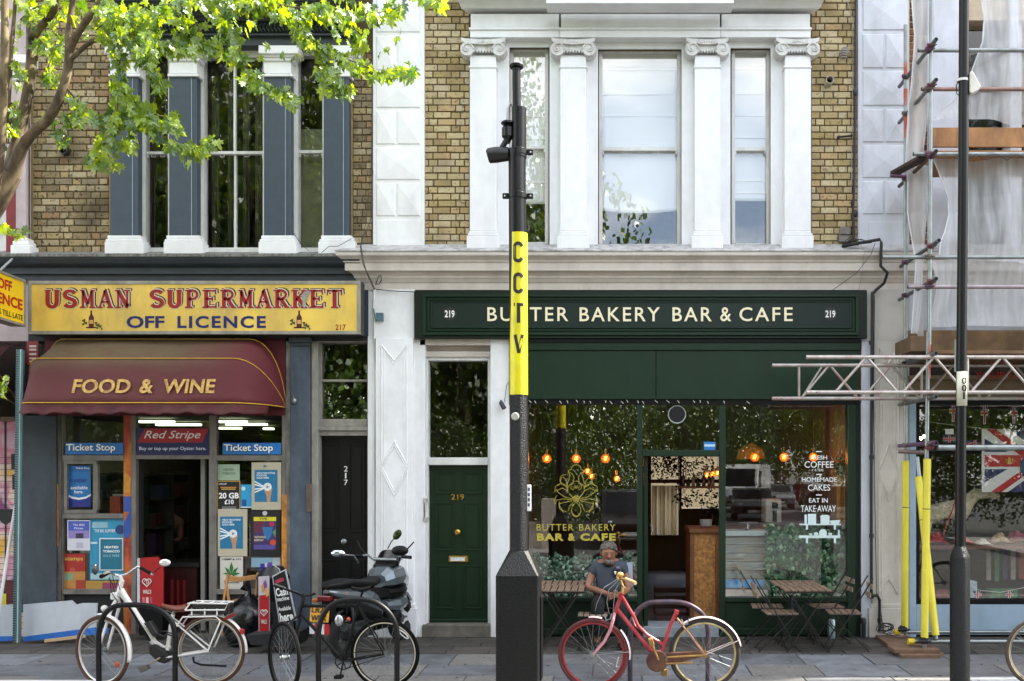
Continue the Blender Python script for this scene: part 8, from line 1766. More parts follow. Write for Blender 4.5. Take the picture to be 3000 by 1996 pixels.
for (s, spx, epx, wpx, hx) in ((-1, 1746, 1720, 1783, 1806), (1, 1824, 1842, 1818, 1800)):
 sh_ = add(mp_(spx, 1662, .5), .068, uch); ua = add(mp_((spx*.45+epx*.55), 1692, .53), .052, sh_); el = add(mp_(epx, 1722, .6), .044, ua); fa = add(mp_(epx*.55+wpx*.45, 1730 if s < 0 else 1734, .72), .042, el); wr = add(mp_(wpx, 1741, .83), .029, fa)
 pa_ = add(mp_(hx - (4 if s < 0 else -4), 1746, .86), (.04, .024), wr)
 for k in range(4):
  b = mp_(hx - (4 if s < 0 else -4), 1746, .86) + Vector((-s*.045, -.01, .028 - k*.019)); f1 = add(b, .0105, pa_); f2 = add(b + Vector((-s*.03, -.015, -.008)), .0095, f1); add(b + Vector((-s*.045 + s*.004*k, .0, -.026)), .008, f2)
 t1 = add(mp_(hx - (8 if s < 0 else -8), 1740, .87) + Vector((0, -.01, .025)), .012, pa_); add(mp_(hx, 1736, .88) + Vector((-s*.012, -.01, .02)), .010, t1)
for s, hx_, kx, fx in ((-1, 1768, 1752, 1750), (1, 1806, 1822, 1820)):
 hp = add(mp_(hx_, 1760, .46), .095, pel); kn = add(mp_(kx, 1768, .88), .068, hp); ka = add(Vector((X(fx, .86), -.84, .28)), .058, kn); an = add(Vector((X(fx, .84), -.80, .09)), .037, ka); add(Vector((X(fx, .9), -.93, .045)), (.042, .032), an)
skin_fig('body', V, E, SKN, man, 2)
# t-shirt
TS = M('#3d454f', .85, var=.08, scale=10, bump=.25, bscale=12)
V2 = []; E2 = []
def add2(p, r, par=None):
 V2.append((p, r)); i = len(V2)-1
 if par is not None: E2.append((par, i))
 return i
a = add2(mp_(1788, 1746, .44), (.17, .15)); b = add2(mp_(1786, 1722, .50), (.182, .162), a); c = add2(mp_(1784, 1682, .50), (.175, .142), b); d = add2(mp_(1783, 1661, .50), (.155, .118), c)
add2(mp_(1784, 1650, .54), (.118, .09), d)
for s, spx, epx in ((-1, 1746, 1720), (1, 1824, 1842)): e = add2(mp_(spx, 1662, .5), .084, d); add2(mp_(spx*.42+epx*.58, 1689, .535), .067, e)
skin_fig('t_shirt', V2, E2, TS, man, 2)
MB().pp([(1795, 1668), (1815, 1668), (1817, 1690), (1797, 1690)], .62, .655).build('dark_pocket', M('#12141c', .8), man, bevel=.004); MB().pb(1799, 1806, 1674, 1678, .655, .66).pb(1801, 1804, 1678, 1683, .655, .66).build('pocket_print', PRINTW, man); MB().pb(1806, 1815, 1661, 1666, .63, .655).build('pocket_tag', M('#8a8496', .8), man)
q = mp_(1784, 1650, .56); MB().tube([q + Vector((.082*math.cos(t), -.08*math.sin(t) + .01, -.03*math.sin(t))) for t in [k/20*2*math.pi for k in range(20)]], .012, 6, closed=True).build('collar', M('#15171d', .85), man, smooth=True)
V3 = [(mp_(1788, 1757, .42), (.165, .14))]; E3 = []
for hx_, kx, fx in ((1768, 1752, 1750), (1806, 1822, 1820)):
 i = len(V3); V3 += [(mp_(hx_, 1760, .46), .108), (mp_(kx, 1768, .87), .094), (Vector((X(fx, .86), -.86, .30)), .08), (Vector((X(fx, .84), -.81, .13)), .055)]; E3 += [(0, i), (i, i+1), (i+1, i+2), (i+2, i+3)]
skin_fig('trousers', V3, E3, M('#0e0f13', .85, bump=.2), man, 2)
for fx in (1750, 1820): MB().ball(Vector((X(fx, .9), -.91, .045)), .07, 12, 8, (.62, 1.5, .62)).build('shoe', M('#15130f', .5), man, smooth=True)
# head details: face down, looking at the lap
hc = mp_(1783, 1613, .655)
def tufts(name, mat, c, rad3, rng, n, acc, tilt, ln=.014, seed=1):
 r_ = random.Random(seed); m = MB(); m.noflip = True; rt = Matrix.Rotation(R(tilt), 3, 'X')
 for _ in range(n):
  th = math.acos(r_.uniform(rng[0], rng[1])); a = r_.uniform(0, 2*math.pi)
  if r_.random() > acc(th, a): continue
  u = Vector((math.sin(th)*math.cos(a), -math.sin(th)*math.sin(a), math.cos(th))); p = Vector((u.x*rad3[0], u.y*rad3[1], u.z*rad3[2])); t = Vector((0, -.25, -1)) + Vector((r_.gauss(0, .5), r_.gauss(0, .5), r_.gauss(0, .3))); t = (t - u*t.dot(u)).normalized()
  p, t, u = c + rt @ p, rt @ t, rt @ u; w = t.cross(u)*.0035; L_ = ln*r_.uniform(.6, 1.2); m.add([p - w, p + w, p + t*L_ + u*.004], [(0, 1, 2)])
 return m.build(name, mat, man)
def hair_ok(th, a):
 f = math.sin(a); lim = R(100 - 52*max(0, f)**1.1 + (8 if f < 0 else 0)); return max(0, min(1, (lim - th)/R(14) + .35)) * (1 if th < lim + .1 else 0)
HR2 = M('#8a837b', .95, var=.5, scale=90); HR3 = M('#2c2723', .95, var=.4, scale=90)
tufts('hair', HR3, hc + Vector((0, .008, .008)), (.101, .108, .106), (-.4, 1), 5200, hair_ok, 22, seed=3)
tufts('grey_hair', HR2, hc + Vector((0, .008, .008)), (.1025, .1095, .1075), (-.4, 1), 2600, hair_ok, 22, seed=4)
tufts('grey_beard', M('#8c8278', .95, var=.4, scale=90), mp_(1785, 1642, .722), (.060, .052, .046), (-1, .25), 1500, lambda th, a: .9 if math.sin(a) > -.2 else 0, 0, .009, 5)
MB().ball(mp_(1785, 1628, .762), .019, 10, 8, (.85, 1.1, 1.5)).ball(mp_(1785, 1632, .775), .017, 8, 6, (1.4, .9, .8)).build('nose', SKN, man, smooth=True)
for s in (-1, 1):
 MB().ball(mp_(1784 + s*8.5, 1623.5, .747), .014, 10, 6, (1.2, .4, .35)).build('closed_eye', M('#74442f', .6), man, smooth=True)
 MB().tube([mp_(1784 + s*3, 1620, .765), mp_(1784 + s*9, 1618, .760), mp_(1784 + s*15, 1620.5, .74)], [.0025, .0035, .002], 6).build('eyebrow', M('#5a4a3e', .9), man)
 MB().ball(mp_(1783 + s*23, 1622, .64), .026, 10, 8, (.35, .6, 1.15)).build('ear', SKN, man, smooth=True)
MB().tube([mp_(1779, 1638, .765), mp_(1785, 1637.5, .77), mp_(1791, 1638, .765)], .004, 5).build('mouth', M('#5a2c24', .6), man)
m = MB(); q = mp_(1783, 1741, .83); m.tube([q + Vector((.0*k, .033*math.sin(k*.8), .033*math.cos(k*.8))) for k in range(8)], .009, 6, closed=True); m.build('wrist_watch', M('#6a6258', .3, metal=.5), man, smooth=True)
# ================================================================= street tree at the left
def leaf_mat(name, c1, c2, tr=.5, tv=1.9, hue=.47):
 m = bpy.data.materials.new(name); n, l = nodes(m); n.remove(n['Principled BSDF']); o = n['Material Output']
 oi = n.new('ShaderNodeObjectInfo'); g = n.new('ShaderNodeNewGeometry'); ad = n.new('ShaderNodeMath'); ad.operation = 'ADD'; fr = n.new('ShaderNodeMath'); fr.operation = 'FRACT'
 l.new(oi.outputs['Random'], ad.inputs[0]); l.new(g.outputs['Random Per Island'], ad.inputs[1]); l.new(ad.outputs[0], fr.inputs[0])
 cr = n.new('ShaderNodeValToRGB'); cr.color_ramp.elements[0].color = lin(c1); cr.color_ramp.elements[1].color = lin(c2); l.new(fr.outputs[0], cr.inputs['Fac'])
 df = n.new('ShaderNodeBsdfDiffuse'); tl = n.new('ShaderNodeBsdfTranslucent'); gl = n.new('ShaderNodeBsdfGlossy'); gl.inputs['Roughness'].default_value = .35; gl.inputs['Color'].default_value = (.8, .8, .8, 1)
 hs = n.new('ShaderNodeHueSaturation'); hs.inputs['Hue'].default_value = hue; hs.inputs['Saturation'].default_value = 1.15; hs.inputs['Value'].default_value = tv
 l.new(cr.outputs[0], df.inputs[0]); l.new(cr.outputs[0], hs.inputs['Color']); l.new(hs.outputs[0], tl.inputs[0])
 a = n.new('ShaderNodeMixShader'); a.inputs[0].default_value = tr; b = n.new('ShaderNodeMixShader'); b.inputs[0].default_value = .09
 l.new(df.outputs[0], a.inputs[1]); l.new(tl.outputs[0], a.inputs[2]); l.new(a.outputs[0], b.inputs[1]); l.new(gl.outputs[0], b.inputs[2]); l.new(b.outputs[0], o.inputs[0]); return m
LEAFM = leaf_mat('maple_leaf', '#2f5c14', '#94b03a', .5, 2.0, .468)
def maple_pts(fold=.12):
 pol = [(0, 0), (.10, .10), (.34, .02), (.28, .18), (.50, .30), (.36, .40), (.38, .56), (.20, .48), (.13, .58), (.14, .74), (0, 1.0)]
 pts = [Vector((x, -fold*abs(x)*1.6, y)) for x, y in pol]; left = [Vector((-x, -fold*abs(x)*1.6, y)) for x, y in pol[1:-1]][::-1]
 v = pts + left; c = Vector((0, .0, .36)); return v, c
LM = []
for k in range(4):
 r2 = random.Random(k); v, c = maple_pts(.05 + .14*k/3); v = [p + Vector((0, r2.uniform(-.05, .05), 0)) for p in v] ; allv = v + [c]; nn = len(v)
 me = bpy.data.meshes.new('leaf'); me.from_pydata([tuple((p - Vector((0, 0, 0)))*1) for p in allv], [], [(i, (i+1) % nn, nn) for i in range(nn)]); me.materials.append(LEAFM); me.update(); LM.append(me)
tree = thing('street_tree', 'young maple street tree with several stems and bright spring leaves at the top left', 'tree', (X(-230, 3.0), -3.0, 0))
def bark():
 m = bpy.data.materials.new('bark'); n, l = nodes(m); b = n['Principled BSDF']; b.inputs['Roughness'].default_value = .85
 g = n.new('ShaderNodeNewGeometry'); nt = n.new('ShaderNodeTexNoise'); nt.inputs['Scale'].default_value = 9; nt.inputs['Detail'].default_value = 7; mp = n.new('ShaderNodeMapping'); mp.inputs['Scale'].default_value = (1, 1, .35)
 l.new(g.outputs['Position'], mp.inputs[0]); l.new(mp.outputs[0], nt.inputs['Vector']); cr = n.new('ShaderNodeValToRGB')
 for i, (p_, c_) in enumerate(((.3, '#2f251b'), (.48, '#5a4b37'), (.6, '#75654b'), (.75, '#8a7a5c'))):
  e = cr.color_ramp.elements[i] if i < 2 else cr.color_ramp.elements.new(p_); e.position = p_; e.color = lin(c_)
 l.new(nt.outputs['Fac'], cr.inputs['Fac']); l.new(cr.outputs[0], b.inputs['Base Color']); bp = n.new('ShaderNodeBump'); bp.inputs['Strength'].default_value = .6; bp.inputs['Distance'].default_value = .02
 l.new(nt.outputs['Fac'], bp.inputs['Height']); l.new(bp.outputs[0], b.inputs['Normal']); return m
BARK = bark()
def smooth_path(V, k=4):
 out = []
 for i in range(len(V)-1):
  p0, p1, p2, p3 = V[max(i-1, 0)], V[i], V[i+1], V[min(i+2, len(V)-1)]
  for j in range(k):
   t = j/k; out.append(tuple(.5*((2*b) + (-a+c)*t + (2*a-5*b+4*c-d)*t*t + (-a+3*b-3*c+d)*t**3) for a, b, c, d in zip(p0, p1, p2, p3)))
 out.append(tuple(V[-1])); return out
def limb(name, pts, parent=None):
 "pts: (px, py, d, width px)"
 sp_ = smooth_path(pts, 4); V = [P(a, b, d) for a, b, d, w in sp_]; rr = [max(.003, w*.43/sc(d)) * (1 + .05*math.sin(i*2.3)) for i, (a, b, d, w) in enumerate(sp_)]
 return MB().tube(V, rr, 12).build(name, BARK, parent or tree, smooth=True)
tk = MB(); base = Vector((X(-230, 3.0), -3.0, 0)); q1 = P(-95, 700, 3.0);
MB().tube([base, base.lerp(q1, .25) + Vector((.02, 0, 0)), base.lerp(q1, .6) + Vector((-.02, 0, 0)), q1, P(-25, 590, 3.0), P(26, 505, 3.0)], [.21, .165, .15, .145, .14, .12], 16).build('trunk', BARK, tree, smooth=True)
limb('limb', [(24, 530, 3.0, 54), (46, 440, 2.97, 44), (66, 350, 2.93, 38), (84, 260, 2.9, 35), (92, 180, 2.88, 34), (94, 105, 2.85, 28), (91, 20, 2.8, 24), (92, -60, 2.8, 20)])
limb('limb', [(92, 120, 2.87, 30), (112, 88, 2.92, 26), (138, 58, 3.0, 24), (162, 22, 3.05, 22), (176, -50, 3.1, 18)])
limb('limb', [(34, 520, 3.0, 50), (62, 440, 3.05, 38), (95, 392, 3.1, 34), (140, 350, 3.15, 34), (166, 305, 3.2, 32), (184, 262, 3.2, 30), (198, 205, 3.2, 29), (203, 150, 3.2, 28), (200, 105, 3.2, 24), (207, 50, 3.2, 20), (220, -50, 3.2, 16)])
limb('limb', [(201, 158, 3.2, 26), (222, 108, 3.25, 24), (252, 62, 3.3, 23), (288, 14, 3.35, 21), (330, -60, 3.4, 18)])
limb('branch', [(212, 172, 3.2, 14), (245, 140, 3.22, 15), (288, 108, 3.25, 14), (326, 78, 3.3, 8)])
limb('limb', [(-30, 640, 3.2, 50), (2, 430, 3.25, 28), (10, 250, 3.3, 27), (14, 120, 3.3, 25), (14, -60, 3.3, 22)])
limb('branch', [(20, 420, 3.1, 14), (30, 200, 3.1, 14), (42, 40, 3.1, 12), (50, -50, 3.1, 10)])
TW = [ # twig polylines with (px, py, d) and leaf density, spread
 ([(326, 78, 3.3), (348, 130, 3.2), (350, 200, 3.15), (346, 300, 3.1), (330, 380, 3.1)], 1.15, 30), ([(330, 76, 3.3), (380, 100, 3.3), (420, 165, 3.2), (455, 210, 3.2), (480, 260, 3.1)], 1.2, 26),
 ([(420, 165, 3.2), (400, 120, 3.2), (440, 60, 3.2), (480, 20, 3.2)], 1, 26), ([(350, 250, 3.1), (385, 300, 3.05), (440, 330, 3.0), (500, 350, 3.0), (522, 372, 3.0)], 1.25, 22), ([(385, 300, 3.05), (430, 345, 3.0), (468, 392, 2.95), (540, 432, 2.95), (590, 430, 2.95), (628, 410, 2.95)], 1.35, 20),
 ([(198, 260, 3.2), (235, 310, 3.1), (270, 335, 3.1), (300, 352, 3.1)], 1.1, 20), ([(300, 352, 3.1), (350, 330, 3.05), (385, 360, 3.0), (370, 410, 3.0), (345, 430, 3.0)], 1.2, 24), ([(330, 400, 3.05), (295, 430, 3.0), (270, 450, 3.0), (300, 478, 3.0), (335, 470, 3.0)], 1.0, 22),
 ([(140, 330, 3.1), (180, 345, 3.1), (215, 330, 3.1), (235, 360, 3.1)], .8, 20), ([(175, 380, 3.1), (195, 400, 3.1), (170, 410, 3.1)], .8, 14), ([(120, 120, 3.0), (150, 150, 3.0), (165, 130, 3.0), (140, 200, 3.0)], .9, 22), ([(120, 230, 3.0), (150, 215, 3.0), (160, 240, 3.0)], .8, 18),
 ([(60, 60, 3.0), (110, 20, 3.0), (160, 30, 3.0), (210, 10, 3.1)], 1.1, 34), ([(40, 180, 3.1), (60, 215, 3.1), (50, 250, 3.1)], .7, 18), ([(20, 300, 3.1), (45, 310, 3.1), (35, 350, 3.1), (20, 400, 3.0), (35, 430, 3.0)], .7, 16), ([(10, 660, 2.9), (35, 668, 2.9), (58, 672, 2.9)], .8, 10),
 ([(290, -10, 3.35), (340, 30, 3.3), (400, 40, 3.3), (440, 90, 3.2), (430, 140, 3.2)], 1.3, 30), ([(300, 20, 3.35), (310, 60, 3.3), (280, 90, 3.3)], 1.1, 30), ([(480, -20, 3.2), (500, 20, 3.1), (540, 70, 3.1), (555, 120, 3.1), (520, 140, 3.1), (500, 120, 3.1)], 1.1, 22), ([(540, 95, 3.1), (575, 70, 3.1), (590, 100, 3.1)], .8, 10),
 ([(330, 90, 3.3), (390, 70, 3.3), (455, 130, 3.1), (540, 120, 3.05), (560, 130, 3.0)], 1.0, 22),
 ([(600, -30, 3.0), (630, 20, 3.0), (660, 60, 2.95), (680, 105, 2.95), (700, 150, 2.9), (720, 200, 2.9), (755, 240, 2.85), (790, 258, 2.85), (830, 268, 2.8), (865, 300, 2.8)], 1.35, 18), ([(590, 110, 3.0), (620, 135, 3.0), (655, 150, 2.95), (690, 165, 2.9)], .9, 16),
 ([(700, -40, 2.9), (740, -10, 2.9), (800, 0, 2.9), (850, 50, 2.85), (880, 90, 2.8), (920, 120, 2.8), (970, 155, 2.75), (1020, 175, 2.7), (1080, 200, 2.7), (1120, 215, 2.7), (1170, 205, 2.7), (1200, 208, 2.7)], 1.5, 19), ([(920, 120, 2.8), (955, 175, 2.75), (970, 215, 2.75), (1000, 250, 2.7), (1030, 262, 2.7)], 1.2, 18), ([(940, 195, 2.75), (925, 215, 2.75), (945, 245, 2.7)], .9, 14), ([(1000, 250, 2.7), (1000, 285, 2.7)], .9, 10),
 ([(640, -30, 3.0), (720, -5, 2.9), (780, 5, 2.9), (850, 20, 2.85), (930, 28, 2.8), (1000, 35, 2.75), (1080, 40, 2.7), (1130, 35, 2.7), (1170, 20, 2.7)], 1.5, 24), ([(960, 40, 2.8), (1010, 70, 2.75), (1050, 95, 2.7), (1070, 120, 2.7)], 1.1, 20), ([(1140, 30, 2.7), (1165, 55, 2.7)], .7, 12), ([(1200, -30, 2.6), (1260, -8, 2.6), (1300, 10, 2.6)], 1.0, 12), ([(0, 1150, 2.6), (16, 1115, 2.6), (24, 1100, 2.6)], .55, 10),
 ([(560, -20, 3.1), (600, 10, 3.0), (700, 15, 3.0)], .9, 24)]
lo = []; r2 = random.Random(42)
for ti, (pts, dens, spread) in enumerate(TW):
 sp_ = smooth_path(pts, 5); V = [P(*a) for a in sp_]
 MB().tube(V, [.0075*(1 - .75*i/len(V)) + .0015 for i in range(len(V))], 6).build('twig', BARK, tree, smooth=True)
 tot = sum(math.hypot(sp_[i+1][0]-sp_[i][0], sp_[i+1][1]-sp_[i][1]) for i in range(len(sp_)-1)); n = int(tot/4.6*dens)
 for k in range(n):
  t = r2.random()*(len(sp_)-1); i = int(t); f = t-i; a = [x+(y-x)*f for x, y in zip(sp_[i], sp_[min(i+1, len(sp_)-1)])]
  q = P(a[0] + r2.gauss(0, spread*.46), a[1] + r2.gauss(3, spread*.5), a[2] + r2.gauss(0, .10)); s_ = r2.uniform(.085, .15)
  rot = (r2.uniform(-.9, .6), r2.gauss(math.pi, .8), r2.uniform(-1.2, 1.2))
  lo.append((q, s_, rot, r2.randrange(4)))
# the rest of the crown above the frame
for k in range(2600):
 q = Vector((X(r2.uniform(-700, 1100), 3.0), -r2.uniform(1.6, 5.0), r2.uniform(6.6, 8.8))); lo.append((q, r2.uniform(.09, .13), (r2.uniform(-.9, .6), r2.gauss(math.pi, .9), r2.uniform(-3, 3)), r2.randrange(4)))
org = ORG[tree.name]; nvis = len(lo) - 2600; idx = list(range(nvis)); r2.shuffle(idx); big = set(sorted(idx, key=lambda i: -lo[i][1]*sc(-lo[i][0].y))[:300])
mm = MB(); mm.noflip = True; m3 = MB(); m3.noflip = True
for i, (q, s_, rot, k) in enumerate(lo):
 if i in big:
  o = bpy.data.objects.new('leaf', LM[k]); COL.objects.link(o); o.parent = tree; o.location = q - org; o.rotation_euler = rot; o.scale = (s_,)*3
 else:
  mt = Matrix.Translation(q) @ Matrix.Rotation(rot[2], 4, 'Z') @ Matrix.Rotation(rot[1], 4, 'Y') @ Matrix.Rotation(rot[0], 4, 'X') @ Matrix.Scale(s_, 4)
  (mm if i < nvis else m3).add([mt @ v.co for v in LM[k].vertices], [tuple(p.vertices) for p in LM[k].polygons])
o = mm.build('foliage', LEAFM, tree); o['kind'] = 'stuff'; o = m3.build('upper_foliage', LEAFM, tree); o['kind'] = 'stuff'
# ================================================================= further trees, opposite side of the street
FOL = leaf_mat('plane_tree_leaf', '#293f12', '#6a882e', .4, 1.5, .48)
crown_me = []
for k in range(3):
 r3 = random.Random(90+k); m = MB(); m.noflip = True
 cl = [(Vector((r3.gauss(0, .45), r3.gauss(0, .45), r3.gauss(0, .42))), r3.uniform(.22, .42)) for _ in range(26)]
 for _ in range(17000):
  c, rr_ = r3.choice(cl); v = Vector((r3.gauss(0, 1), r3.gauss(0, 1), r3.gauss(0, 1))).normalized()*rr_*r3.uniform(.75, 1.05); q = c + v
  a = Vector((r3.uniform(-1, 1), r3.uniform(-1, 1), r3.uniform(-1, .4))).normalized(); b = a.orthogonal().normalized(); s_ = r3.uniform(.028, .055)
  m.add([q, q + a*s_*.5 + b*s_*.4, q + a*s_, q + a*s_*.5 - b*s_*.4], [(0, 1, 2, 3)])
 me = bpy.data.meshes.new('crown'); me.from_pydata([tuple(v) for v in m.v], [], m.f); me.materials.append(FOL); crown_me.append(me)
def big_tree(lab, x, y, h, w, k, grp=None):
 t = thing('tall_tree', lab, 'tree', (x, y, 0), grp); c = bpy.data.objects.new('crown', crown_me[k]); COL.objects.link(c); c.parent = t; c.location = (0, 0, h*.56); c.scale = (w, w, h*.46); c.rotation_euler = (0, 0, k*1.3 + x)
 m = MB(); m.tube([(x, y, -.4), (x+.1, y, h*.25), (x, y+.1, h*.5), (x+.1, y, h*.8)], [.32, .25, .18, .05], 10)
 for a in range(5): m.tube([(x, y, h*(.3+.06*a)), (x+w*.4*math.cos(a*1.9), y+w*.4*math.sin(a*1.9), h*(.5+.07*a))], [.12, .03], 6)
 m.build('trunk', BARK, t, smooth=True); return t
TL = [(-14.5, -21, 17, 5.5, 0, 'tall dark tree reflected in the upper left windows'), (-8.8, -19, 17.5, 5, 1, 'tall tree reflected in the grocer upper windows'), (-5.6, -20, 17, 4.2, 2, 'tall leafy tree reflected behind the lotus emblem'), (-3.9, -27, 15, 3.2, 0, 'leafy tree reflected above the café door'),
  (2.6, -36, 10, 4.5, 1, 'far leafy tree reflected in the middle of the café glass'), (4.0, -75, 14, 8, 2, 'distant tree reflected above the white van'), (13.5, -70, 13, 8, 0, 'distant dark tree reflected at the right of the café glass'), (12.5, -34, 13, 4.5, 1, 'leafy tree reflected at the right edge of the café window'), (16.5, -22, 15, 5, 2, 'tall tree reflected in the flag shop window'),
  (-20, -26, 17, 6, 1, 'tall tree beyond the left end of the street'), (9.0, -52, 10, 4, 2, 'small far tree reflected above the parked cars'), (-24, -36, 17, 6, 2, 'added second row tree filling sky gaps beyond the street, furthest left'), (-17, -33, 17, 6, 1, 'added second row tree filling sky gaps behind the left garden'), (-11, -37, 17, 5.5, 0, 'added second row tree filling sky gaps behind the brick and cream house'), (-5.5, -36, 14, 4, 1, 'added second row tree filling sky gaps left of the side road')]  # second row trees added to dim sky gaps in the window reflections
for (x, y, h, w, k, lab) in TL: big_tree(lab, x, y, h, w, k)
for i, (x, y, w, h, k) in enumerate(((-16, -17.5, 3.4, 2.6, 0), (-11.5, -18, 3, 2.4, 1), (-7.5, -17.2, 2.8, 2.3, 2), (-4.3, -17.6, 2.4, 2.2, 0), (-2.2, -22, 2.0, 2.6, 1), (-3, -30, 3.4, 4.5, 2), (13, -24, 3.2, 3, 1), (17.5, -20, 3, 3, 2), (-1.5, -45, 5, 5, 0), (14, -50, 5, 5, 1), (11, -95, 9, 7, 2), (-4, -95, 9, 7, 0), (4, -125, 12, 7, 1), (22, -26, 4, 4, 0), (27, -20, 4, 3, 2))):  # bushes added to block the bright ground and sky gaps in the reflections
 t = thing('backing_bush', ['dark bush', 'rounded dense bush', 'loose leafy bush'][k] + ' added across the street as a dark backing, ' + ['far left', 'behind the left house garden', 'behind the white wall', 'beside the side road corner', 'at the side road corner', 'left of the side road', 'right of the side road', 'opposite the flag shop', 'half way down the side road, left', 'half way down the side road, right', 'at the far end, right', 'at the far end, left', 'closing the far end of the side road', 'beyond the flag shop', 'furthest right'][i], 'bush', (x, y, 0))
 c = bpy.data.objects.new('foliage', crown_me[k]); COL.objects.link(c); c.parent = t; c.location = (0, 0, h*.85); c.scale = (w, w*.6, h); c.rotation_euler = (0, 0, x)
# -------- opposite pavement, wall, railings, house, side road, vehicles
MB().box(-70, -1.6, -19, -12.95, -.4, .0).build('far_pavement', M('#8a8884', .9, var=.15), None)['kind'] = 'structure'
o = MB().box(10.5, 70, -19, -12.95, -.4, .0).build('far_pavement', M('#8a8884', .9, var=.15), None); o['kind'] = 'structure'
o = MB().box(-1.6, 10.5, -110, -14.2, -.4, -.13).build('side_road', M('#47474a', .85, var=.12), None); o['kind'] = 'structure'
o = MB().box(-70, -1.6, -80, -19, -.4, -.02).build('garden_ground', M('#3d4226', .9, var=.3), None); o['kind'] = 'structure'
lw = thing('garden_wall', 'low white garden wall reflected in the left café window', 'wall', (-6, -14.4, 0))
MB().box(-20, -1.9, -14.55, -14.3, 0, .66).build('wall_face', M('#e6dccd', .8, var=.06, bump=.2), lw); MB().box(-20.05, -1.85, -14.6, -14.25, .66, .73).build('coping', M('#a59a8c', .8), lw)
for px in (-1.75, -7.0): MB().box(px-.22, px+.22, -14.64, -14.2, 0, 1.35).build('pier', M('#c2b7ab', .8), lw)
m = MB()
for k in range(130): x = -19 + k*.13; m.box(x, x+.02, -14.44, -14.42, .73, 1.5)
m.box(-20, -1.9, -14.45, -14.41, 1.48, 1.51); o = m.build('railings', BLACK, lw); o['kind'] = 'stuff'
hz = thing('opposite_house', 'cream and brick house reflected in the fanlight above the black door', 'house', (-12, -26, 0))
MB().box(-22, -9.2, -34, -26, -.1, 11).build('wall', M('#4d3b2b', .9, var=.25, scale=10), hz); MB().box(-9.2, -6.2, -34, -25.7, -.1, 9.5).build('stucco_wing', M('#c9b7a2', .8, var=.05), hz)
for k in range(4):
 for j in range(3):
  w = MB().box(-21+k*3, -19.7+k*3, -26, -25.95, .9+j*3.3, 2.9+j*3.3).build('window', WPAINT, hz); MB().box(-20.9+k*3, -19.8+k*3, -25.95, -25.93, 1+j*3.3, 2.8+j*3.3).build('pane', M('#1c2226', .1), w)
MB().box(-22.3, -6, -34.3, -25.4, 11, 11.3).build('roof', M('#3b3d40', .8), hz)
CT = M('#0b0b0c', .85)
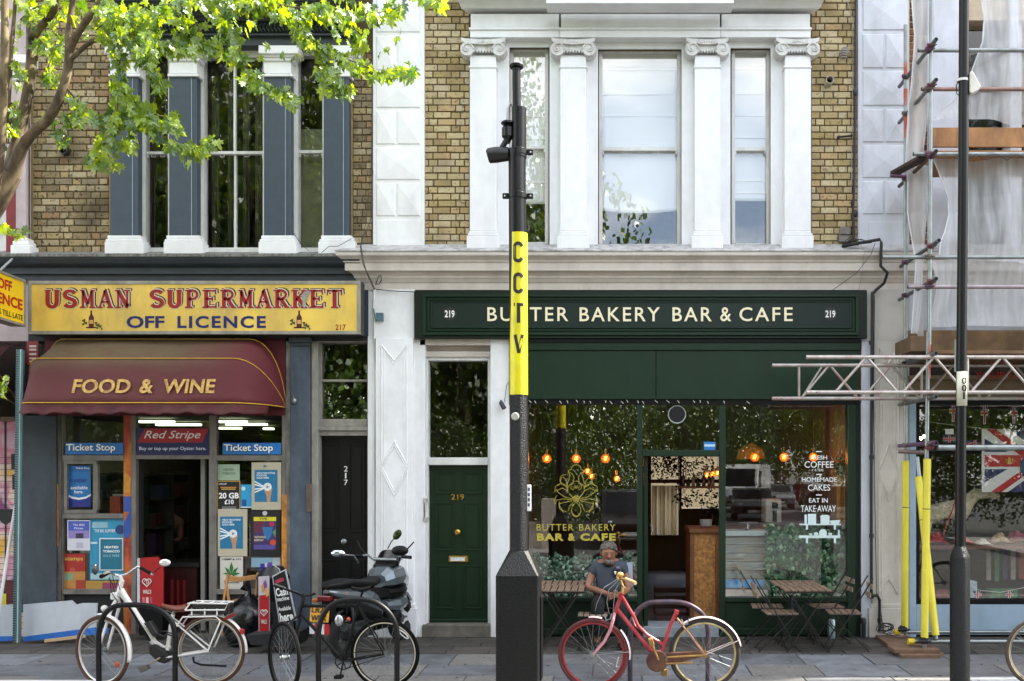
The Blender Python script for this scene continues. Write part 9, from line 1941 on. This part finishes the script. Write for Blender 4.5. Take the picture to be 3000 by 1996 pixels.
def car(lab, loc, rotz, col, L_=4.3, Hh=1.5, W=1.78, van=False, cat='car', plate=None):
 t = thing('delivery_van' if van else 'parked_car', lab, cat, (0, 0, 0)); b = M(col, .25, metal=.3, var=.04, coat=.7); g = M('#0d1216', .08, var=.1)
 m = MB(); hh_ = Hh
 if van: prof = [(-L_/2, .35), (L_/2, .35), (L_/2, .85), (L_/2-.35, 1.15), (L_/2-1.0, 1.35), (L_/2-1.6, hh_*.93), (L_/2-2.1, hh_), (-L_/2+.05, hh_), (-L_/2, hh_*.9)]
 else: prof = [(-L_/2, .35), (L_/2, .35), (L_/2, .72), (L_/2-.15, .88), (L_/2-1.1, 1.0), (L_/2-1.75, hh_*.96), (L_/2-2.2, hh_), (-L_/2+.9, hh_*.98), (-L_/2+.25, 1.05), (-L_/2, .9)]
 m.prism([Vector((x, -W/2, z)) for x, z in prof], (0, W, 0)); body = m.build('body', b, t, bevel=.06, bseg=3)
 f = L_/2
 if van: MB().add([(f-1.02, -W/2+.12, 1.36), (f-1.02, W/2-.12, 1.36), (f-1.57, W/2-.2, hh_*.9), (f-1.57, -W/2+.2, hh_*.9)], [(0, 1, 2, 3)]).build('windscreen', g, t, solid=.03)
 else: MB().add([(f-1.13, -W/2+.14, 1.03), (f-1.13, W/2-.14, 1.03), (f-1.72, W/2-.22, hh_*.94), (f-1.72, -W/2+.22, hh_*.94)], [(0, 1, 2, 3)]).build('windscreen', g, t, solid=.03)
 for s in (-1, 1):
  if van: MB().box(f-2.4, f-1.55, s*(W/2+.004), s*(W/2-.02), 1.35, hh_*.86).build('side_window', g, t)
  else:
   MB().prism([Vector((f-1.5, s*(W/2+.004), 1.02)), Vector((-f+.5, s*(W/2+.004), 1.05)), Vector((-f+1.05, s*(W/2+.004), hh_*.93)), Vector((f-2.1, s*(W/2+.004), hh_*.93))], (0, -s*.02, 0)).build('side_window', g, t)
  MB().ball((f-.12, s*(W/2-.3), .72), .14, 10, 6, (.6, 1.4, .8)).build('headlight', M('#c9ced2', .1, metal=.4), t, smooth=True)
  MB().box(f-1.5, f-1.35, s*(W/2+.02), s*(W/2+.17), 1.0, 1.14).build('wing_mirror', b, t, bevel=.02)
  for x in (f-.85, -f+.85):
   w_ = MB().lathe([(.2, -.1), (.32, -.1), (.33, 0), (.32, .1), (.2, .1)], (x, s*(W/2-.1), .32), 'Y', 20).build('wheel', CT, t, smooth=True); MB().lathe([(.19, -.105), (.19, .105)], (x, s*(W/2-.1), .32), 'Y', 14).build('rim', STEEL, w_)
 MB().box(f-.02, f+.02, -.45, .45, .5, .62).build('grille', BLACK, t); p_ = MB().box(f+.02, f+.035, -.26, .26, .40, .51).build('number_plate', M('#c9c9c4', .4), t)
 t.location = loc; t.rotation_euler = (0, 0, rotz); return t
car('dark four wheel drive car reflected in the left café window', (.5, -17.6, -.13), R(90), '#1d1a1c', 4.5, 1.68, 1.85)
car('white delivery van reflected in the right café window', (7.3, -43, -.13), R(108), '#cfd0cf', 5.6, 2.6, 2.0, True, 'van')
car('dark hatchback reflected below the white van', (6.3, -33, -.13), R(95), '#1a1c20', 4.0, 1.45)
car('silver car reflected right of the white van', (9.6, -46, -.13), R(95), '#7f8488', 4.2, 1.45)
car('red car reflected in the right café window', (11.8, -52, -.13), R(-60), '#8a1218', 4.0, 1.42)
car('black car parked by the far kerb reflected under the menu lettering', (12.4, -40, -.13), R(20), '#121316', 4.3, 1.44)
car('grey car parked further along the side road', (8.8, -62, -.13), R(92), '#5c6064', 4.3, 1.44)
